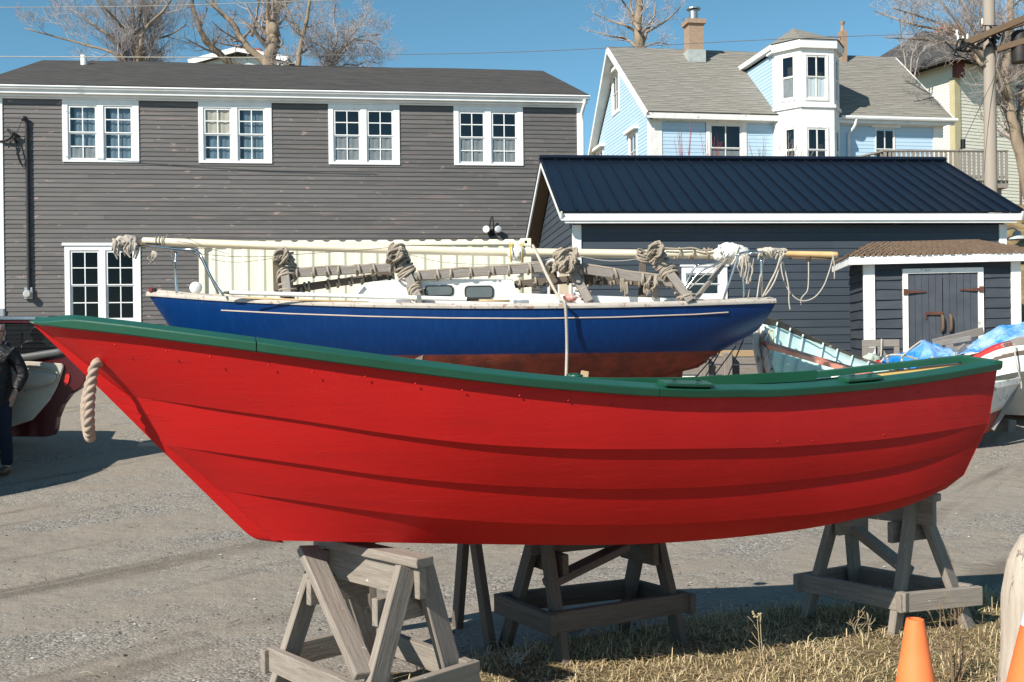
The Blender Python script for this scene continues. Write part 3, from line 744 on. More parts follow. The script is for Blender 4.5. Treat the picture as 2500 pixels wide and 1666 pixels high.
# ------------------------------------------------------------------ blue house on the hill
def blue_house():
    O = at(1588, 300, 38.); fr = Frame((O.x, O.y), R(9.7))
    B = fempty('blue_house', fr, 'pale blue clapboard house with grey shingle roof and white bay tower', 'house')
    L = lambda px, py, y=0.: fr.loc(px, py, y)
    el = L(1578, 274, -.36); er = L(2332, 288, -.36); ze = (el[1]+er[1])/2
    Dp = 8.; yr = 4.; rl = L(1481, 119, yr); rr = L(2186, 135, yr); zr = (rl[1]+rr[1])/2
    xr = L(2300, 340)[0]; zs = 4.6; ex0, ex1 = el[0], er[0]; e = .135; ztop = ze-.2
    M['blue_siding'] = m_siding('pale_blue_clapboards', (.40, .55, .67), (.45, .595, .71), (.5, .55, .6), e, zs, .6, 4., 0)
    wins = [(1716, 1830, 298, 460, 1737, 1806, 308, 420), (2131, 2190, 312, 420, 2140, 2180, 314, 420)]
    ops = []; W_ = []
    for (a, b, t, bo, sa, sb, st, sb2) in wins:
        x0, x1 = L(a, t+40)[0], L(b, t+40)[0]; z1 = L((a+b)/2, t)[1]; z0 = L((a+b)/2, bo)[1]
        S = (L(sa, t+40)[0]-.06, L(sb, t+40)[0]+.06, L(0.5*(sa+sb), sb2)[1], L(.5*(sa+sb), st)[1]+.05); W_.append((x0, x1, z0, z1, S)); ops.append((x0+.1, x1-.1, z0+.1, z1-.1))
    gf = Frame(fr.w(-.0, 0, 0), fr.yaw-math.pi/2); GW = []; gops = []
    for (p0, p1, t, bo) in ((1495, 1512, 186, 280), (1536, 1556, 330, 420), (1456, 1474, 372, 440)):
        (u0, z1), (u1, _) = gf.loc(p0, t), gf.loc(p1, t); z0 = gf.loc((p0+p1)/2, bo)[1]
        if u1 < u0: u0, u1 = u1, u0
        GW.append((u0, u1, z0, z1)); gops.append((-u1-.0, -u0+.0, z0+.03, z1-.03))
    mb = MB(); siding(mb, lambda u, o, z: fr.w(u, -o, z), .2, xr-.2, zs, ztop, e, .012, ops)
    sl = (zr-.3-ztop)/yr
    ya = lambda z: 0. if z < ztop else (z-ztop)/sl; yb = lambda z: Dp if z < ztop else Dp-(z-ztop)/sl
    siding(mb, lambda u, o, z: fr.w(-o, u, z), ya, yb, zs, zr-.3, e, .012, gops); siding(mb, lambda u, o, z: fr.w(xr+o, u, z), ya, yb, zs, zr-.3, e, .012)
    mb.add([fr.w(0, Dp, zs), fr.w(xr, Dp, zs), fr.w(xr, Dp, ztop), fr.w(0, Dp, ztop)], [(0, 1, 2, 3)])
    mb.build('wall', M['blue_siding'], B)
    M['tan_shingles'] = m_shingle('grey_tan_shingles', (.18, .168, .145), (.30, .282, .245), .15, .36)
    rf = MB(); A = fr.w
    roof_sheet(rf, A(ex0, -.36, ze), A(ex1, -.36, ze), A(rr[0], yr, zr), A(rl[0], yr, zr)); roof_sheet(rf, A(ex1, Dp+.45, ze), A(ex0, Dp+.45, ze), A(rl[0], yr, zr), A(rr[0], yr, zr))
    roof = rf.build('roof', M['tan_shingles'], B)
    fa = MB(); fa.box(fr, ex0+.02, ex1-.02, -.35, -.32, ze-.24, ze-.045); fa.box(fr, ex0+.3, ex1-.3, -.32, -.01, ze-.24, ze-.21); fa.box(fr, 0.01, xr, -.05, -.013, ze-.27, ze-.241)
    for xe, xg, s in ((ex0, rl[0], 1), (ex1, rr[0], -1)):
        for yy in (-.36, Dp+.36): fa.beam(A(xe+.02*s, yy, ze-.13), A(xg+.02*s, yr, zr-.13), .05, .22)
    fa.build('fascia', M['white_old'], B)
    sf = MB()
    for yy in (-.31, Dp+.31):
        sf.grid([[A(ex0+.05, yy, ze-.2), A(.0, yy, ze-.2)], [A(rl[0]+.05, yr, zr-.19), A(.0, yr, zr-.19)]])
    sf.build('soffit', M['white_old'], B)
    cb = MB()
    for (u0, u1) in ((-.03, .42), (xr-.38, xr+.03)): cb.box(fr, u0, u1, -.035, .0, zs, ztop-.02)
    cb.box(fr, -.035, -.0, .001, .3, zs, ztop); cb.box(fr, -.035, -.0, Dp-.3, Dp, zs, ztop)
    cb.build('corner_board', M['white_old'], B)
    for k, (x0, x1, z0, z1, S) in enumerate(W_):
        w = window(fr, B, x0+.12, x1-.12, z0, z1-.02, [S], rows=(1, 1), cols=2, rail=.06, bar=.04, mat='white_old', room='dark_room', head=(.16, .2, .1), panes=[(0, .0, .45, 'grey_shade')] if k == 0 else None)
    g = MB(); xg0 = L(2056, 283, -.42)[0]; g.tube([A(xg0, -.42, ze-.06), A(ex1+.05, -.42, ze-.06)], .075, 8); g.build('gutter', M['white'], B)
    dsp = MB(); xd = L(2070, 340)[0]; dsp.tube(smooth([A(xd+.12, -.42, ze-.1), A(xd+.1, -.35, ze-.35), A(xd, -.08, ze-.6)], 4)+[A(xd-.05, -.08, zs)], .055, 7); dsp.build('downspout', M['white'], B, smooth_=True)
    # gable end windows (on the plane x = 0)
    for (u0, u1, z0, z1) in GW:
        window(gf, B, u0-.04, u1+.04, z0, z1, [(u0+.1, u1-.1, z0+.15, z1-.12)], rows=(1, 1), cols=2, rail=.05, bar=.03, mat='white_old', room='dark_room', panes=[(0, 0, 1, 'grey_shade')], head=(.13, .14, .16))
    # chimney
    ch = MB(); c0 = L(1694, 100, 3.4); x, = (c0[0],); hw = .30
    zc = L(1694, 52, 3.4)[1]; zb = L(1694, 130, 3.4)[1]-.8
    t = NT('buff_brick'); v = t.coord('Object', (1, 1, 1)); br = t.n('TexBrick'); br.inputs['Scale'].default_value = 4.2; br.inputs['Color1'].default_value = (.36, .245, .17, 1); br.inputs['Color2'].default_value = (.30, .20, .135, 1); br.inputs['Mortar'].default_value = (.42, .36, .29, 1); br.inputs['Mortar Size'].default_value = .012
    rot = t.coord('Object', (1, 1, 1), (R(90), 0, 0)); t.l(rot, br.inputs[0]); M['buff_brick'] = t.out(br.outputs[0], .9, None, .1)
    ch.box(fr, x-hw, x+hw, 3.1, 3.7, zb, zc-.18); ch.box(fr, x-hw-.08, x+hw+.08, 3.02, 3.78, zc-.18, zc)
    cc = ch.build('chimney', M['buff_brick'], roof)
    WMc = WM[roof]
    fl = MB(); fl.box(fr, x-hw-.06, x+hw+.06, 3.04, 3.76, zb+.35, zb+.85); fl.build('flashing', M['galv_pale'], roof)
    fp = MB(); fp.lathe(A(x, 3.4, zc), [(.17, 0), (.17, .42)], 12); fp.lathe(A(x, 3.4, zc+.45), [(.0, .12), (.28, .05), (.28, .0), (0, 0)], 12); fp.build('flue', M['galv'], roof)
    c2 = L(2057, 100, 3.6); q = MB(); zt2, zb2 = L(2057, 78, 3.6)[1], L(2057, 150, 3.6)[1]; q.box(fr, c2[0]-.12, c2[0]+.12, 3.45, 3.75, zb2-.3, zt2); q.lathe(A(c2[0], 3.6, zt2), [(.1, 0), (.06, .25), (.12, .4), (0, .45)], 8)
    q.build('chimney', M['buff_brick'], roof)
    am = MB(); am.tube([A(c2[0], 3.5, zt2-.25), A(c2[0]-2.4, 3.4, zt2-.35)], .03, 5); am.build('aerial', M['galv'], roof)
    # bay tower, half octagon, two storeys
    bx0, bx1, bxa, bxb = [L(p, 200, -.0)[0] for p in (1891, 2056, 1955, 2036)]
    yb_ = -1.05
    fx0, fx1 = L(1955, 200, yb_)[0], L(2036, 200, yb_)[0]
    lx = L(1893, 200, -.25)[0]; rx = lx+(fx1-fx0)+2*(fx0-lx); rx = fx1+(fx0-lx)
    foot = [(lx, .2), (lx, -.25), (fx0, yb_), (fx1, yb_), (rx, -.25), (rx, .2)]
    zt = L(1995, 118, yb_)[1]; zm = L(1995, 255, yb_)[1]
    M['bay_white'] = m_paint('bay_white_paint', (.80, .79, .76), (.73, .72, .69), .6, 3, bump=.2, worn=(.45, .38, .32), wornp=.66, wscale=3.2)
    bay = MB()
    segs = list(zip(foot, foot[1:]))
    bf = []
    for (p, q) in segs:
        a, b = A(p[0], p[1], 0), A(q[0], q[1], 0); f2 = Frame((a.x, a.y), math.atan2(b.y-a.y, b.x-a.x)); bf.append((f2, (b-a).length))
    def bays(zlo, zhi, rows_):
        pass
    wn_ = []
    spec = {1: [(1908, 1940, 137, 243), (1917, 1943, 313, 420)], 2: [(1968, 2018, 136, 241), (1971, 2019, 313, 420)], 3: [(2040, 2049, 140, 250), (2041, 2050, 315, 420)]}
    for k, (f2, Ls) in enumerate(bf):
        wl_ = []
        for (a, b, t_, bo) in spec.get(k, []):
            if k == 3: x0, x1 = Ls*.26, Ls*.74; z1, z0 = wn_[0][2], wn_[0][1]; z1, z0 = [(w[2], w[1]) for w in wn_ if w[0] == 2][len(wl_)]
            else: x0, x1 = f2.loc(a, (t_+bo)/2)[0], f2.loc(b, (t_+bo)/2)[0]; z1, z0 = f2.loc((a+b)/2, t_)[1], f2.loc((a+b)/2, bo)[1]
            wn_.append((k, z0, z1)); wl_.append((x0, x1, z0, z1))
        wl_.sort(key=lambda w: w[2]); z = zs
        for (x0, x1, z0, z1) in wl_:
            bay.add([f2.w(0, 0, z), f2.w(Ls, 0, z), f2.w(Ls, 0, z0), f2.w(0, 0, z0)], [(0, 1, 2, 3)])
            bay.add([f2.w(0, 0, z0), f2.w(x0, 0, z0), f2.w(x0, 0, z1), f2.w(0, 0, z1)], [(0, 1, 2, 3)]); bay.add([f2.w(x1, 0, z0), f2.w(Ls, 0, z0), f2.w(Ls, 0, z1), f2.w(x1, 0, z1)], [(0, 1, 2, 3)])
            z = z1
        bay.add([f2.w(0, 0, z), f2.w(Ls, 0, z), f2.w(Ls, 0, zt), f2.w(0, 0, zt)], [(0, 1, 2, 3)])
    bw = bay.build('bay_tower', M['bay_white'], B)
    for k, (f2, Ls) in enumerate(bf):
        for (kk, z0, z1), (a, b, t_, bo) in zip([w for w in wn_ if w[0] == k], spec.get(k, [])):
            x0, x1 = (Ls*.26, Ls*.74) if k == 3 else (f2.loc(a, (t_+bo)/2)[0], f2.loc(b, (t_+bo)/2)[0])
            bot = z0 < zm-1.5
            pn = [(0, 0, .5, 'grey_shade' if k == 1 else 'white')] if (not bot and k < 3) else None
            window(f2, bw, x0-.06, x1+.06, z0-.08, z1+.06, [(x0, x1, z0, z1)], rows=(1, 1), cols=2 if k == 2 else 1, rail=.06, bar=.05, mat='white_old', room='dark_room', casing=.02, panes=pn, depth=.35)
    def expand(k_): 
        c = ((lx+rx)/2, 0.); return [(c[0]+(x-c[0])*k_, y*k_ if y < 0 else y) for x, y in foot]
    be = MB()
    for z, h, k_ in ((zm-.12, .12, 1.06), (zt-.02, .30, 1.12)):
        ft = expand(k_); be.prism([A(x, y, z) for x, y in ft], (0, 0, h))
    be.build('cornice', M['bay_white'], bw)
    # dormer body running back into the roof and its hipped roof
    ft = expand(1.16); zrr = zt+.29; ap = A((lx+rx)/2, .9, L(1954, 70, .9)[1])
    dr = MB(); back = 3.6; tail = A((lx+rx)/2, back, ap.z)
    P = [A(x, y, zrr) for x, y in ft[1:5]]
    for k in range(3): dr.add([P[k], P[k+1], ap], [(0, 1, 2)], [[(0, 0), ((P[k+1]-P[k]).length, 0), (.5, 1.6)]])
    bl, br_ = A(ft[0][0], back, zrr), A(ft[5][0], back, zrr)
    dr.add([bl, P[0], ap, tail], [(0, 1, 2, 3)], [[(0, 0), (3.5, 0), (3, 1.6), (0, 1.6)]]); dr.add([P[3], br_, tail, ap], [(0, 1, 2, 3)], [[(0, 0), (3.5, 0), (3, 1.6), (0, 1.6)]])
    dr.build('dormer_roof', M['tan_shingles'], roof)
    dw = MB()
    for x, s in ((lx, 1), (rx, -1)): siding(dw, (lambda u, o, z, x=x, s=s: fr.w(x-o*s, u, z)), .0, back, ztop, zt, e, .012)
    dw.build('dormer_wall', M['blue_siding'], B)
    df = MB()
    for x, s in ((ft[0][0], 1), (ft[5][0], -1)): df.box(fr, min(x, x+.04*s), max(x, x+.04*s), ft[1][1], back, zt+.1, zrr-.005); df.box(fr, min(x+.04*s, (lx if s > 0 else rx)), max(x+.04*s, (lx if s > 0 else rx)), ft[1][1]+.2, back, zt+.1, zt+.13)
    df.build('dormer_eave', M['white_old'], B)
    return fr
BF = blue_house()

# ------------------------------------------------------------------ deck railing
def deck():
    Y = 34.; O = at(2090, 400, Y); fr = Frame((O.x, O.y), R(4)); B = fempty('deck_railing', fr, 'grey wooden deck with slatted railing beside the blue house', 'deck')
    L = lambda px, py, y=0.: fr.loc(px, py, y)
    x0, x1 = L(2160, 400)[0], L(2456, 400)[0]; zt = L(2300, 369)[1]; zb = L(2400, 440)[1]
    lf = L(2090, 390, 0)[0]
    p0 = A0 = fr.w(x0, 0, zt); pl = fr.w(lf-.2, 3.2, zt)
    MB().beam(fr.w(x0-.03, 0, zt), fr.w(x1+.05, 0, zt), .14, .05).beam(fr.w(x0, 0, zt), pl, .14, .05).beam(fr.w(x0, 0, zb+.1), fr.w(x1, 0, zb+.1), .05, .08).beam(fr.w(x0, 0, zb+.1), fr.w(lf-.2, 3.2, zb+.1), .05, .08).build('handrail', M['wood_silver'], B)
    b = MB(); n = 26
    for k in range(n+1):
        x = lerp(x0, x1, k/n); b.beam(fr.w(x, -.03, zb), fr.w(x, -.03, zt-.04), .085 if k % 6 else .1, .035, up=V((0, 1, 0)))
    for k in range(12):
        p = fr.w(x0, 0, zb).lerp(fr.w(lf-.2, 3.2, zb), (k+.5)/12); b.beam(p, p+V((0, 0, zt-zb-.04)), .07, .035, up=V((0, 1, 0)))
    b.build('balusters', M['wood_silver'], B)
    MB().box(fr, lf-.2, x1+.1, 0.05, 3.5, zb-.25, zb-.0).build('deck_platform', M['wood_silver'], B)
    for x in (x0+.2, x1-.1): MB().beam(fr.w(x, .3, zb-.25), fr.w(x, .3, 3.), .14, .14).build('post', M['wood_silver'], B)
deck()

# ------------------------------------------------------------------ cream house, far right
def cream_house():
    Y = 50.; O = at(2331, 300, Y); fr = Frame((O.x, O.y), R(24)); B = fempty('cream_house', fr, 'cream clapboard house with dark hip roof behind the utility pole', 'house')
    zt = fr.loc(2331, 152)[1]; e = .16; zs = 4.5; Wd, Dp = 9., 9.; A = fr.w
    M['cream_siding'] = m_siding('cream_clapboards', (.66, .64, .52), (.74, .72, .60), (.6, .6, .5), e, zs, .7, 4., 0)
    mb = MB(); siding(mb, lambda u, o, z: fr.w(u, -o, z), 0, Wd, zs, zt, e, .02); siding(mb, lambda u, o, z: fr.w(-o, u, z), 0, Dp, zs, zt, e, .02)
    mb.build('wall', M['cream_siding'], B)
    ov = .9; ap0, ap1 = A(2.6, 4.5, zt+3.0), A(6.4, 4.5, zt+3.0); c = [A(-ov, -ov, zt+.05), A(Wd+ov, -ov, zt+.05), A(Wd+ov, Dp+ov, zt+.05), A(-ov, Dp+ov, zt+.05)]
    rf = MB(); rf.add(c+[ap0, ap1], [(0, 1, 5, 4), (2, 3, 4, 5), (1, 2, 5), (3, 0, 4), (3, 2, 1, 0)], [[(0, 0), (11, 0), (8, 5), (3, 5)], [(0, 0), (11, 0), (8, 5), (3, 5)], [(0, 0), (11, 0), (5, 5)], [(0, 0), (11, 0), (5, 5)], [(0, 0)]*4])
    M['dark_shingles'] = m_shingle('dark_grey_shingles', (.06, .058, .058), (.09, .086, .084), .16, .35)
    roof = rf.build('roof', M['dark_shingles'], B)
    fa = MB()
    for p, q in ((c[0], c[1]), (c[3], c[0])): fa.beam(p-V((0, 0, .1)), q-V((0, 0, .1)), .06, .2)
    fa.build('fascia', M['dark_shingles'], B)
    M['ochre_trim'] = m_paint('ochre_trim', (.50, .44, .27), (.44, .38, .22), .7); M['red_trim'] = m_paint('dark_red_trim', (.17, .05, .04), (.12, .04, .035), .7)
    cb = MB(); cb.box(fr, -.05, .32, -.06, 0, zs, zt-.75); cb.box(fr, -.06, .0, .001, .25, zs, zt-.75); cb.build('corner_board', M['ochre_trim'], B)
    br = MB(); br.box(fr, -.15, .36, -.3, -.03, zt-.75, zt-.02)
    br.box(fr, -.35, -.03, 4.1, 4.5, zt-.9, zt-.02); br.box(fr, -.35, -.03, 7.6, 8., zt-.9, zt-.02); br.build('bracket', M['red_trim'], B)
    rb = MB(); rb.box(fr, -.05, -.021, 4.2, 4.34, zs, zt-.9); rb.build('trim_strip', M['red_trim'], B)
    gf = Frame(fr.w(0, 0, 0), fr.yaw-math.pi/2)
    window(gf, B, -6.2, -4.7, zt-2.6, zt-.9, [(-6.05, -4.85, zt-2.5, zt-1.0)], rows=(1, 1), cols=2, rail=.08, bar=.05, mat='white', room='blue_room')
    for (a, b, z0, z1) in ((4.2, 5.4, zt-3.6, zt-.9), (4.2, 5.4, zt-7.6, zt-4.9)):
        window(fr, B, a, b, z0, z1, [(a+.15, b-.15, z0+.15, z1-.15)], rows=(1, 1), cols=1, rail=.08, bar=.05, mat='red_brown', room='dark_room', head=(.15, .1, .08))
    ch = fr.loc(2317, 80, 4.8); q = MB(); q.box(fr, ch[0]-.42, ch[0]+.42, 4.4, 5.2, zt+.5, fr.loc(2317, 66, 4.8)[1]); q.box(fr, ch[0]-.5, ch[0]+.5, 4.32, 5.28, fr.loc(2317, 66, 4.8)[1]-.3, fr.loc(2317, 66, 4.8)[1]-.08)
    M['red_brick'] = m_paint('red_brick', (.33, .085, .05), (.24, .065, .04), .9, 9, bump=.4); q.build('chimney', M['red_brick'], roof)
M['red_brown'] = m_paint('brown_window_trim', (.22, .16, .13), (.18, .12, .10), .7)
cream_house()

# ------------------------------------------------------------------ small white house peeping over the grey roof
def far_house():
    O = at(595, 200, 60.); fr = Frame((O.x, O.y), R(-4)); B = fempty('white_house', fr, 'pale house with shallow gable peeping over the dark grey roof', 'house')
    L = lambda px, py: fr.loc(px, py)
    pk, l, r_ = L(587, 124), L(468, 156), L(710, 158); zs = 5.; z0 = l[1]
    A = fr.w; s = (pk[1]-z0)/(pk[0]-l[0])
    x0, x1 = l[0]+.6, r_[0]-.6
    mb = MB(); siding(mb, lambda u, o, z: fr.w(u, -o, z), lambda z: x0 if z < z0 else x0+(z-z0)/s, lambda z: x1 if z < z0 else x1-(z-z0)/s, zs, pk[1]-.35, .15, .012)
    M['mint_siding'] = m_siding('pale_mint_boards', (.58, .64, .60), (.64, .69, .65), (.6, .6, .6), .15, zs, .6, 4., 0); 
    for x in (x0, x1): mb.add([A(x, 0, zs), A(x, 8, zs), A(x, 8, z0), A(x, 0, z0)], [(0, 1, 2, 3)])
    mb.build('wall', M['mint_siding'], B)
    rf = MB(); roof_sheet(rf, A(l[0], -.5, z0), A(l[0], 8, z0), A(pk[0], 8, pk[1]), A(pk[0], -.5, pk[1])); roof_sheet(rf, A(r_[0], 8, z0), A(r_[0], -.5, z0), A(pk[0], -.5, pk[1]), A(pk[0], 8, pk[1]))
    rf.build('roof', M['tan_shingles'], B)
    fa = MB(); fa.beam(A(l[0], -.52, z0-.05), A(pk[0], -.52, pk[1]-.05), .06, .28); fa.beam(A(r_[0], -.52, z0-.05), A(pk[0], -.52, pk[1]-.05), .06, .28); fa.box(fr, x1-.1, x1+.25, -.3, .4, z0-.5, z0-.1)
    fa.build('fascia', M['white'], B)
    q = L(597, 112); c = MB(); c.box(fr, q[0]-.3, q[0]+.3, 2., 2.6, pk[1]-.8, q[1]+.4); c.build('chimney', M['red_brick'], B)
far_house()

# ------------------------------------------------------------------ utility pole and wires
def pole():
    Y = 26.2; b = at(2420, 600, Y); t = at(2416, -40, Y); z0 = gz(b.x, Y)-.3
    P = empty('utility_pole', (b.x, Y, z0), 'weathered wooden utility pole with brown crossarms beside the cream house', 'utility pole')
    tp = V((t.x-.02, Y, t.z)); MB().tube([V((b.x, Y, z0)), V((b.x, Y, z0)).lerp(tp, .5), tp], [.165, .15, .135], 14).build('pole', M['wood_pole'], P, smooth_=True, auto=50)
    a0, a1 = at(2352, 108, Y-.25), at(2530, 34, Y-.7); MB().beam(a0, a1, .12, .16).build('crossarm', M['wood_brown'], P, bevel=.01)
    b0, b1 = at(2432, 122, Y-.2), at(2530, 92, Y-.6); 
    MB().beam(at(2360, 100, Y+.25), at(2530, 45, Y-.3), .11, .14).build('crossarm', M['wood_brown'], P, bevel=.01)
    MB().beam(b0, b1, .11, .15).build('crossarm', M['wood_brown'], P, bevel=.01)
    bb = MB(); bb.beam(at(2455, 62, Y-.45), at(2433, 165, Y-.1), .035, .05); bb.beam(at(2398, 150, Y-.1), at(2372, 108, Y-.3), .035, .05); bb.build('brace', M['wood_silver'], P)
    M['trans'] = m_paint('black_transformer', (.012, .012, .013), (.03, .022, .018), .6)
    MB().lathe(at(2490, 118, Y-.3), [(0, -.35), (.2, -.35), (.2, .35), (.15, .42), (0, .44)], 16).build('transformer', M['trans'], P, smooth_=True, auto=40)
    ins = MB()
    for (px, py) in ((2339, 92), (2351, 96), (2362, 90), (2398, 52), (2336, 80)): c = at(px, py, Y-.2); ins.lathe(c, [(0, -.1), (.022, -.1), (.03, -.03), (.02, 0), (.03, .04), (0, .08)], 8)
    ins.build('insulator', M['white'], P, smooth_=True)
    ir = MB()
    rnd = random.Random(4)
    for k in range(22):
        px = rnd.uniform(2335, 2440); py = 118-(px-2352)*.42+rnd.uniform(-14, 26); c = at(px, py, Y-.3+rnd.uniform(-.1, .1))
        ir.tube(smooth([c, c+V((rnd.uniform(-.25, .25), 0, rnd.uniform(-.2, .2))), c+V((rnd.uniform(-.4, .4), 0, rnd.uniform(-.35, .15)))], 4), rnd.uniform(.012, .03), 5)
    ir.build('pole_hardware', M['black_metal'], P)
    guy = MB(); guy.tube([at(2434, 175, Y-.1), at(2340, 372, Y-1)], .008, 4); guy.lathe(at(2351, 353, Y-.9), [(0, -.1), (.06, -.1), (.06, .12), (0, .13)], 8); guy.build('guy_wire', M['black_metal'], P)
M['wood_pole'] = m_wood('utility_pole_wood', (.36, .30, .245), (.27, .22, .175), bump=.4)
t_ = NT('pole_wood'); vv = t_.coord('Object', (8, 8, .35)); M['wood_pole'] = t_.out(t_.mix(t_.noise(vv, 2, 6, .65), (.30, .25, .20), (.40, .345, .285)), .85, t_.bump(t_.noise(vv, 2, 6), .4, .01), .15)
pole()
def wire(pts, label, r=.009, mt='wire'):
    p = smooth([at(*q) for q in pts], 10); c = p[len(p)//2]
    tag(MB().tube(p, r, 5).build('power_line', M[mt], loc=c, smooth_=True), label, 'power line', 'overhead power lines')
wire([(-120, 138, 24), (330, 140, 24.3), (660, 141, 24.6)], 'pale overhead wire just above the grey roof ridge', .011, 'rope_white')
wire([(640, 137, 30), (1240, 128, 29), (1880, 97, 27.5), (2340, 80, 26)], 'thin wire crossing the open sky toward the utility pole')
wire([(-120, 19, 24), (320, 16, 25), (780, 2, 26), (1000, -6, 27)], 'pale wire through the crown of the leftmost bare tree', .008, 'rope_white')
# ------------------------------------------------------------------ the red dory
def dory():
    AX = V((.951, .309, 0)).normalized(); N = V((AX.y, -AX.x, 0))      # N points to the near side
    P0 = V((-1.03, 4.41, 0))
    base = P0+AX*1.4+V((0, 0, .75))
    D = empty('dory', base, 'freshly painted red lapstrake dory with green gunwales resting on sawhorses', 'boat', rotz=math.atan2(AX.y, AX.x))
    K = 96
    def ip(pts):
        p = sorted(pts); xs = [a for a, _ in p]; ys = [b for _, b in p]
        sm = smooth([V((a, b, 0)) for a, b in p], 10); X = [q.x for q in sm]; Y = [q.y for q in sm]
        return lambda x: float(np.interp(x, X, Y))
    lines = {
        'rail': ([(85, 790), (160, 799), (319, 817), (595, 853), (850, 888), (1062, 916), (1275, 941), (1487, 959), (1600, 966), (1700, 969), (1800, 968), (1912, 966), (2125, 949), (2284, 928), (2433, 901)], .03, .11, .55),
        'lap1': ([(308, 966), (531, 998), (744, 1028), (956, 1060), (1169, 1084), (1381, 1095), (1600, 1096), (1800, 1094), (1925, 1090), (2135, 1074), (2300, 1052), (2412, 1034)], .034, .10, .495),
        'lap2': ([(403, 1088), (550, 1107), (744, 1134), (956, 1163), (1169, 1182), (1400, 1192), (1600, 1192), (1784, 1185), (2021, 1163), (2174, 1140), (2300, 1112), (2386, 1088)], .034, .085, .415),
        'lap3': ([(528, 1196), (700, 1218), (900, 1246), (1100, 1267), (1300, 1278), (1480, 1281), (1600, 1279), (1800, 1269), (2029, 1248), (2180, 1221), (2290, 1188), (2352, 1160)], .034, .07, .33),
        'chine': ([(659, 1320), (900, 1324), (1100, 1328), (1400, 1331), (1600, 1327), (1800, 1312), (2000, 1286), (2200, 1240), (2306, 1195)], .034, .05, .25)}
    C = {}
    for nm, (pts, w0, w1, wm) in lines.items():
        f = ip(pts); xa, xb = min(p[0] for p in pts), max(p[0] for p in pts); out = []
        for k in range(K+1):
            s = k/K
            s2 = s**1.0; sh = math.sin(math.pi*s2**.84)**.85 if 0 < s < 1 else 0.
            if nm == 'chine': sh = math.sin(math.pi*s2**.9)**.7 if 0 < s < 1 else 0.
            w = lerp(w0, w1, s)+wm*sh
            px = lerp(xa, xb, s); p = onplane(px, f(px), P0+N*w, N); out.append((p, w))
        C[nm] = out
    order = ['rail', 'lap1', 'lap2', 'lap3', 'chine']
    def lift(p):       # the far side stands a little higher toward the stern (the boat leans on its blocks)
        t_ = (p-P0).dot(AX); return V((0, 0, .014*sstep((t_-1.7)/.9)+.014*sstep((t_-2.7)/.6)))
    def mir(p, w): return p-N*(2*w)+lift(p)*min(1, w/.1)
    t = NT('red_boat_paint'); v = t.coord(); st = t.coord('Object', (.5, .5, 6))
    g = t.noise(st, 5, 6, .65); fine = t.noise(v, 70, 4); big = t.noise(v, 1.5, 4)
    col = t.mix(t.ramp(big, [(.35, (0,)*3), (.7, (1,)*3)]), (.52, .0095, .0085), (.45, .0075, .007))
    bl = t.ramp(t.noise(st, 9, 7, .75), [(.60, (0,)*3), (.66, (1,)*3)])
    h = t.math('ADD', t.math('MULTIPLY', g, .5), t.math('MULTIPLY', fine, .25))
    sc_ = t.ramp(t.noise(t.coord('Object', (3, 3, 1.2)), 3.2, 7, .72), [(.69, (0,)*3), (.76, (.35,)*3)]); col = t.mix(sc_, col, (.56, .10, .09)); col = t.mix(t.ramp(t.noise(st, 2.5, 5), [(.55, (0,)*3), (.8, (.35,)*3)]), col, (.30, .007, .008))
    M['red'] = t.out(col, t.math('ADD', .42, t.math('MULTIPLY', t.noise(v, 12, 4), .25)), t.bump(bl, .35, .003, t.bump(h, .38, .006)), .28)
    M['green'] = m_paint('green_boat_paint', (.010, .068, .036), (.014, .085, .050), .34, 2.5, bump=.25, bscale=30, spec=.5)
    M['buff'] = m_paint('buff_boat_paint', (.66, .46, .17), (.60, .41, .15), .55, 3)
    lapd = .0125
    for near in (1, 0):
        for a, b in zip(order, order[1:]):
            mb = MB(); rows = []
            top, bot = C[a], C[b]
            sgn = N if near else -N
            nv = 5
            for j in range(nv+1):
                f = j/nv; row = []
                for k in range(K+1):
                    (p, w), (q, u) = top[k], bot[k]
                    if not near: p, q = mir(p, w), mir(q, u)
                    s = k/K; env = min(1., s*9., (1-s)*9.); env = 1-(1-env)**2
                    o = (lapd*f*env*env if b != 'chine' else 0.)+.004*math.sin(math.pi*f)*env
                    row.append(p.lerp(q, f)+sgn*o)
                rows.append(row)
            # the plank's lower edge turns back in under itself
            last = []
            for k in range(K+1):
                (q, u) = bot[k]; q = q if near else mir(q, u)
                last.append(q-sgn*.002+V((0, 0, .001)))
            mb.grid(rows, flip=bool(near))
            n0 = len(rows)
            mb.grid([rows[-1], last], flip=bool(near))
            mb.build('plank', M['red'], D, smooth_=True, auto=35)
    bt = MB(); bt.grid([[p for p, w in C['chine']], [mir(p, w) for p, w in C['chine']]]); bt.build('bottom', M['red'], D)
    # stern board
    so = [C[n][-1] for n in order]; ring = [p for p, w in so]+[mir(p, w) for p, w in reversed(so)]
    MB().prism([p+AX*.0 for p in ring], AX*.004).build('transom', M['red'], D)
    # stem
    outer = smooth([onplane(x, y, P0, N) for x, y in ((73, 784), (150, 858), (262, 967), (400, 1104), (520, 1222), (590, 1290), (612, 1308), (632, 1317), (662, 1321))], 6)
    inner = smooth([onplane(x, y, P0, N) for x, y in ((162, 793), (230, 868), (332, 974), (428, 1094), (548, 1205), (618, 1270), (650, 1300), (668, 1313), (690, 1321))], 6)
    sb = MB(); rows = [[o+N*.016 for o in outer], [i+N*.05 for i in inner], [i-N*.05 for i in inner], [o-N*.016 for o in outer]]
    sb.grid(rows, closed=False); sb.grid([rows[3], rows[0]]); sb.add([r[0] for r in rows], [(0, 1, 2, 3)])
    sb.build('stem', M['red'], D, bevel=.004)
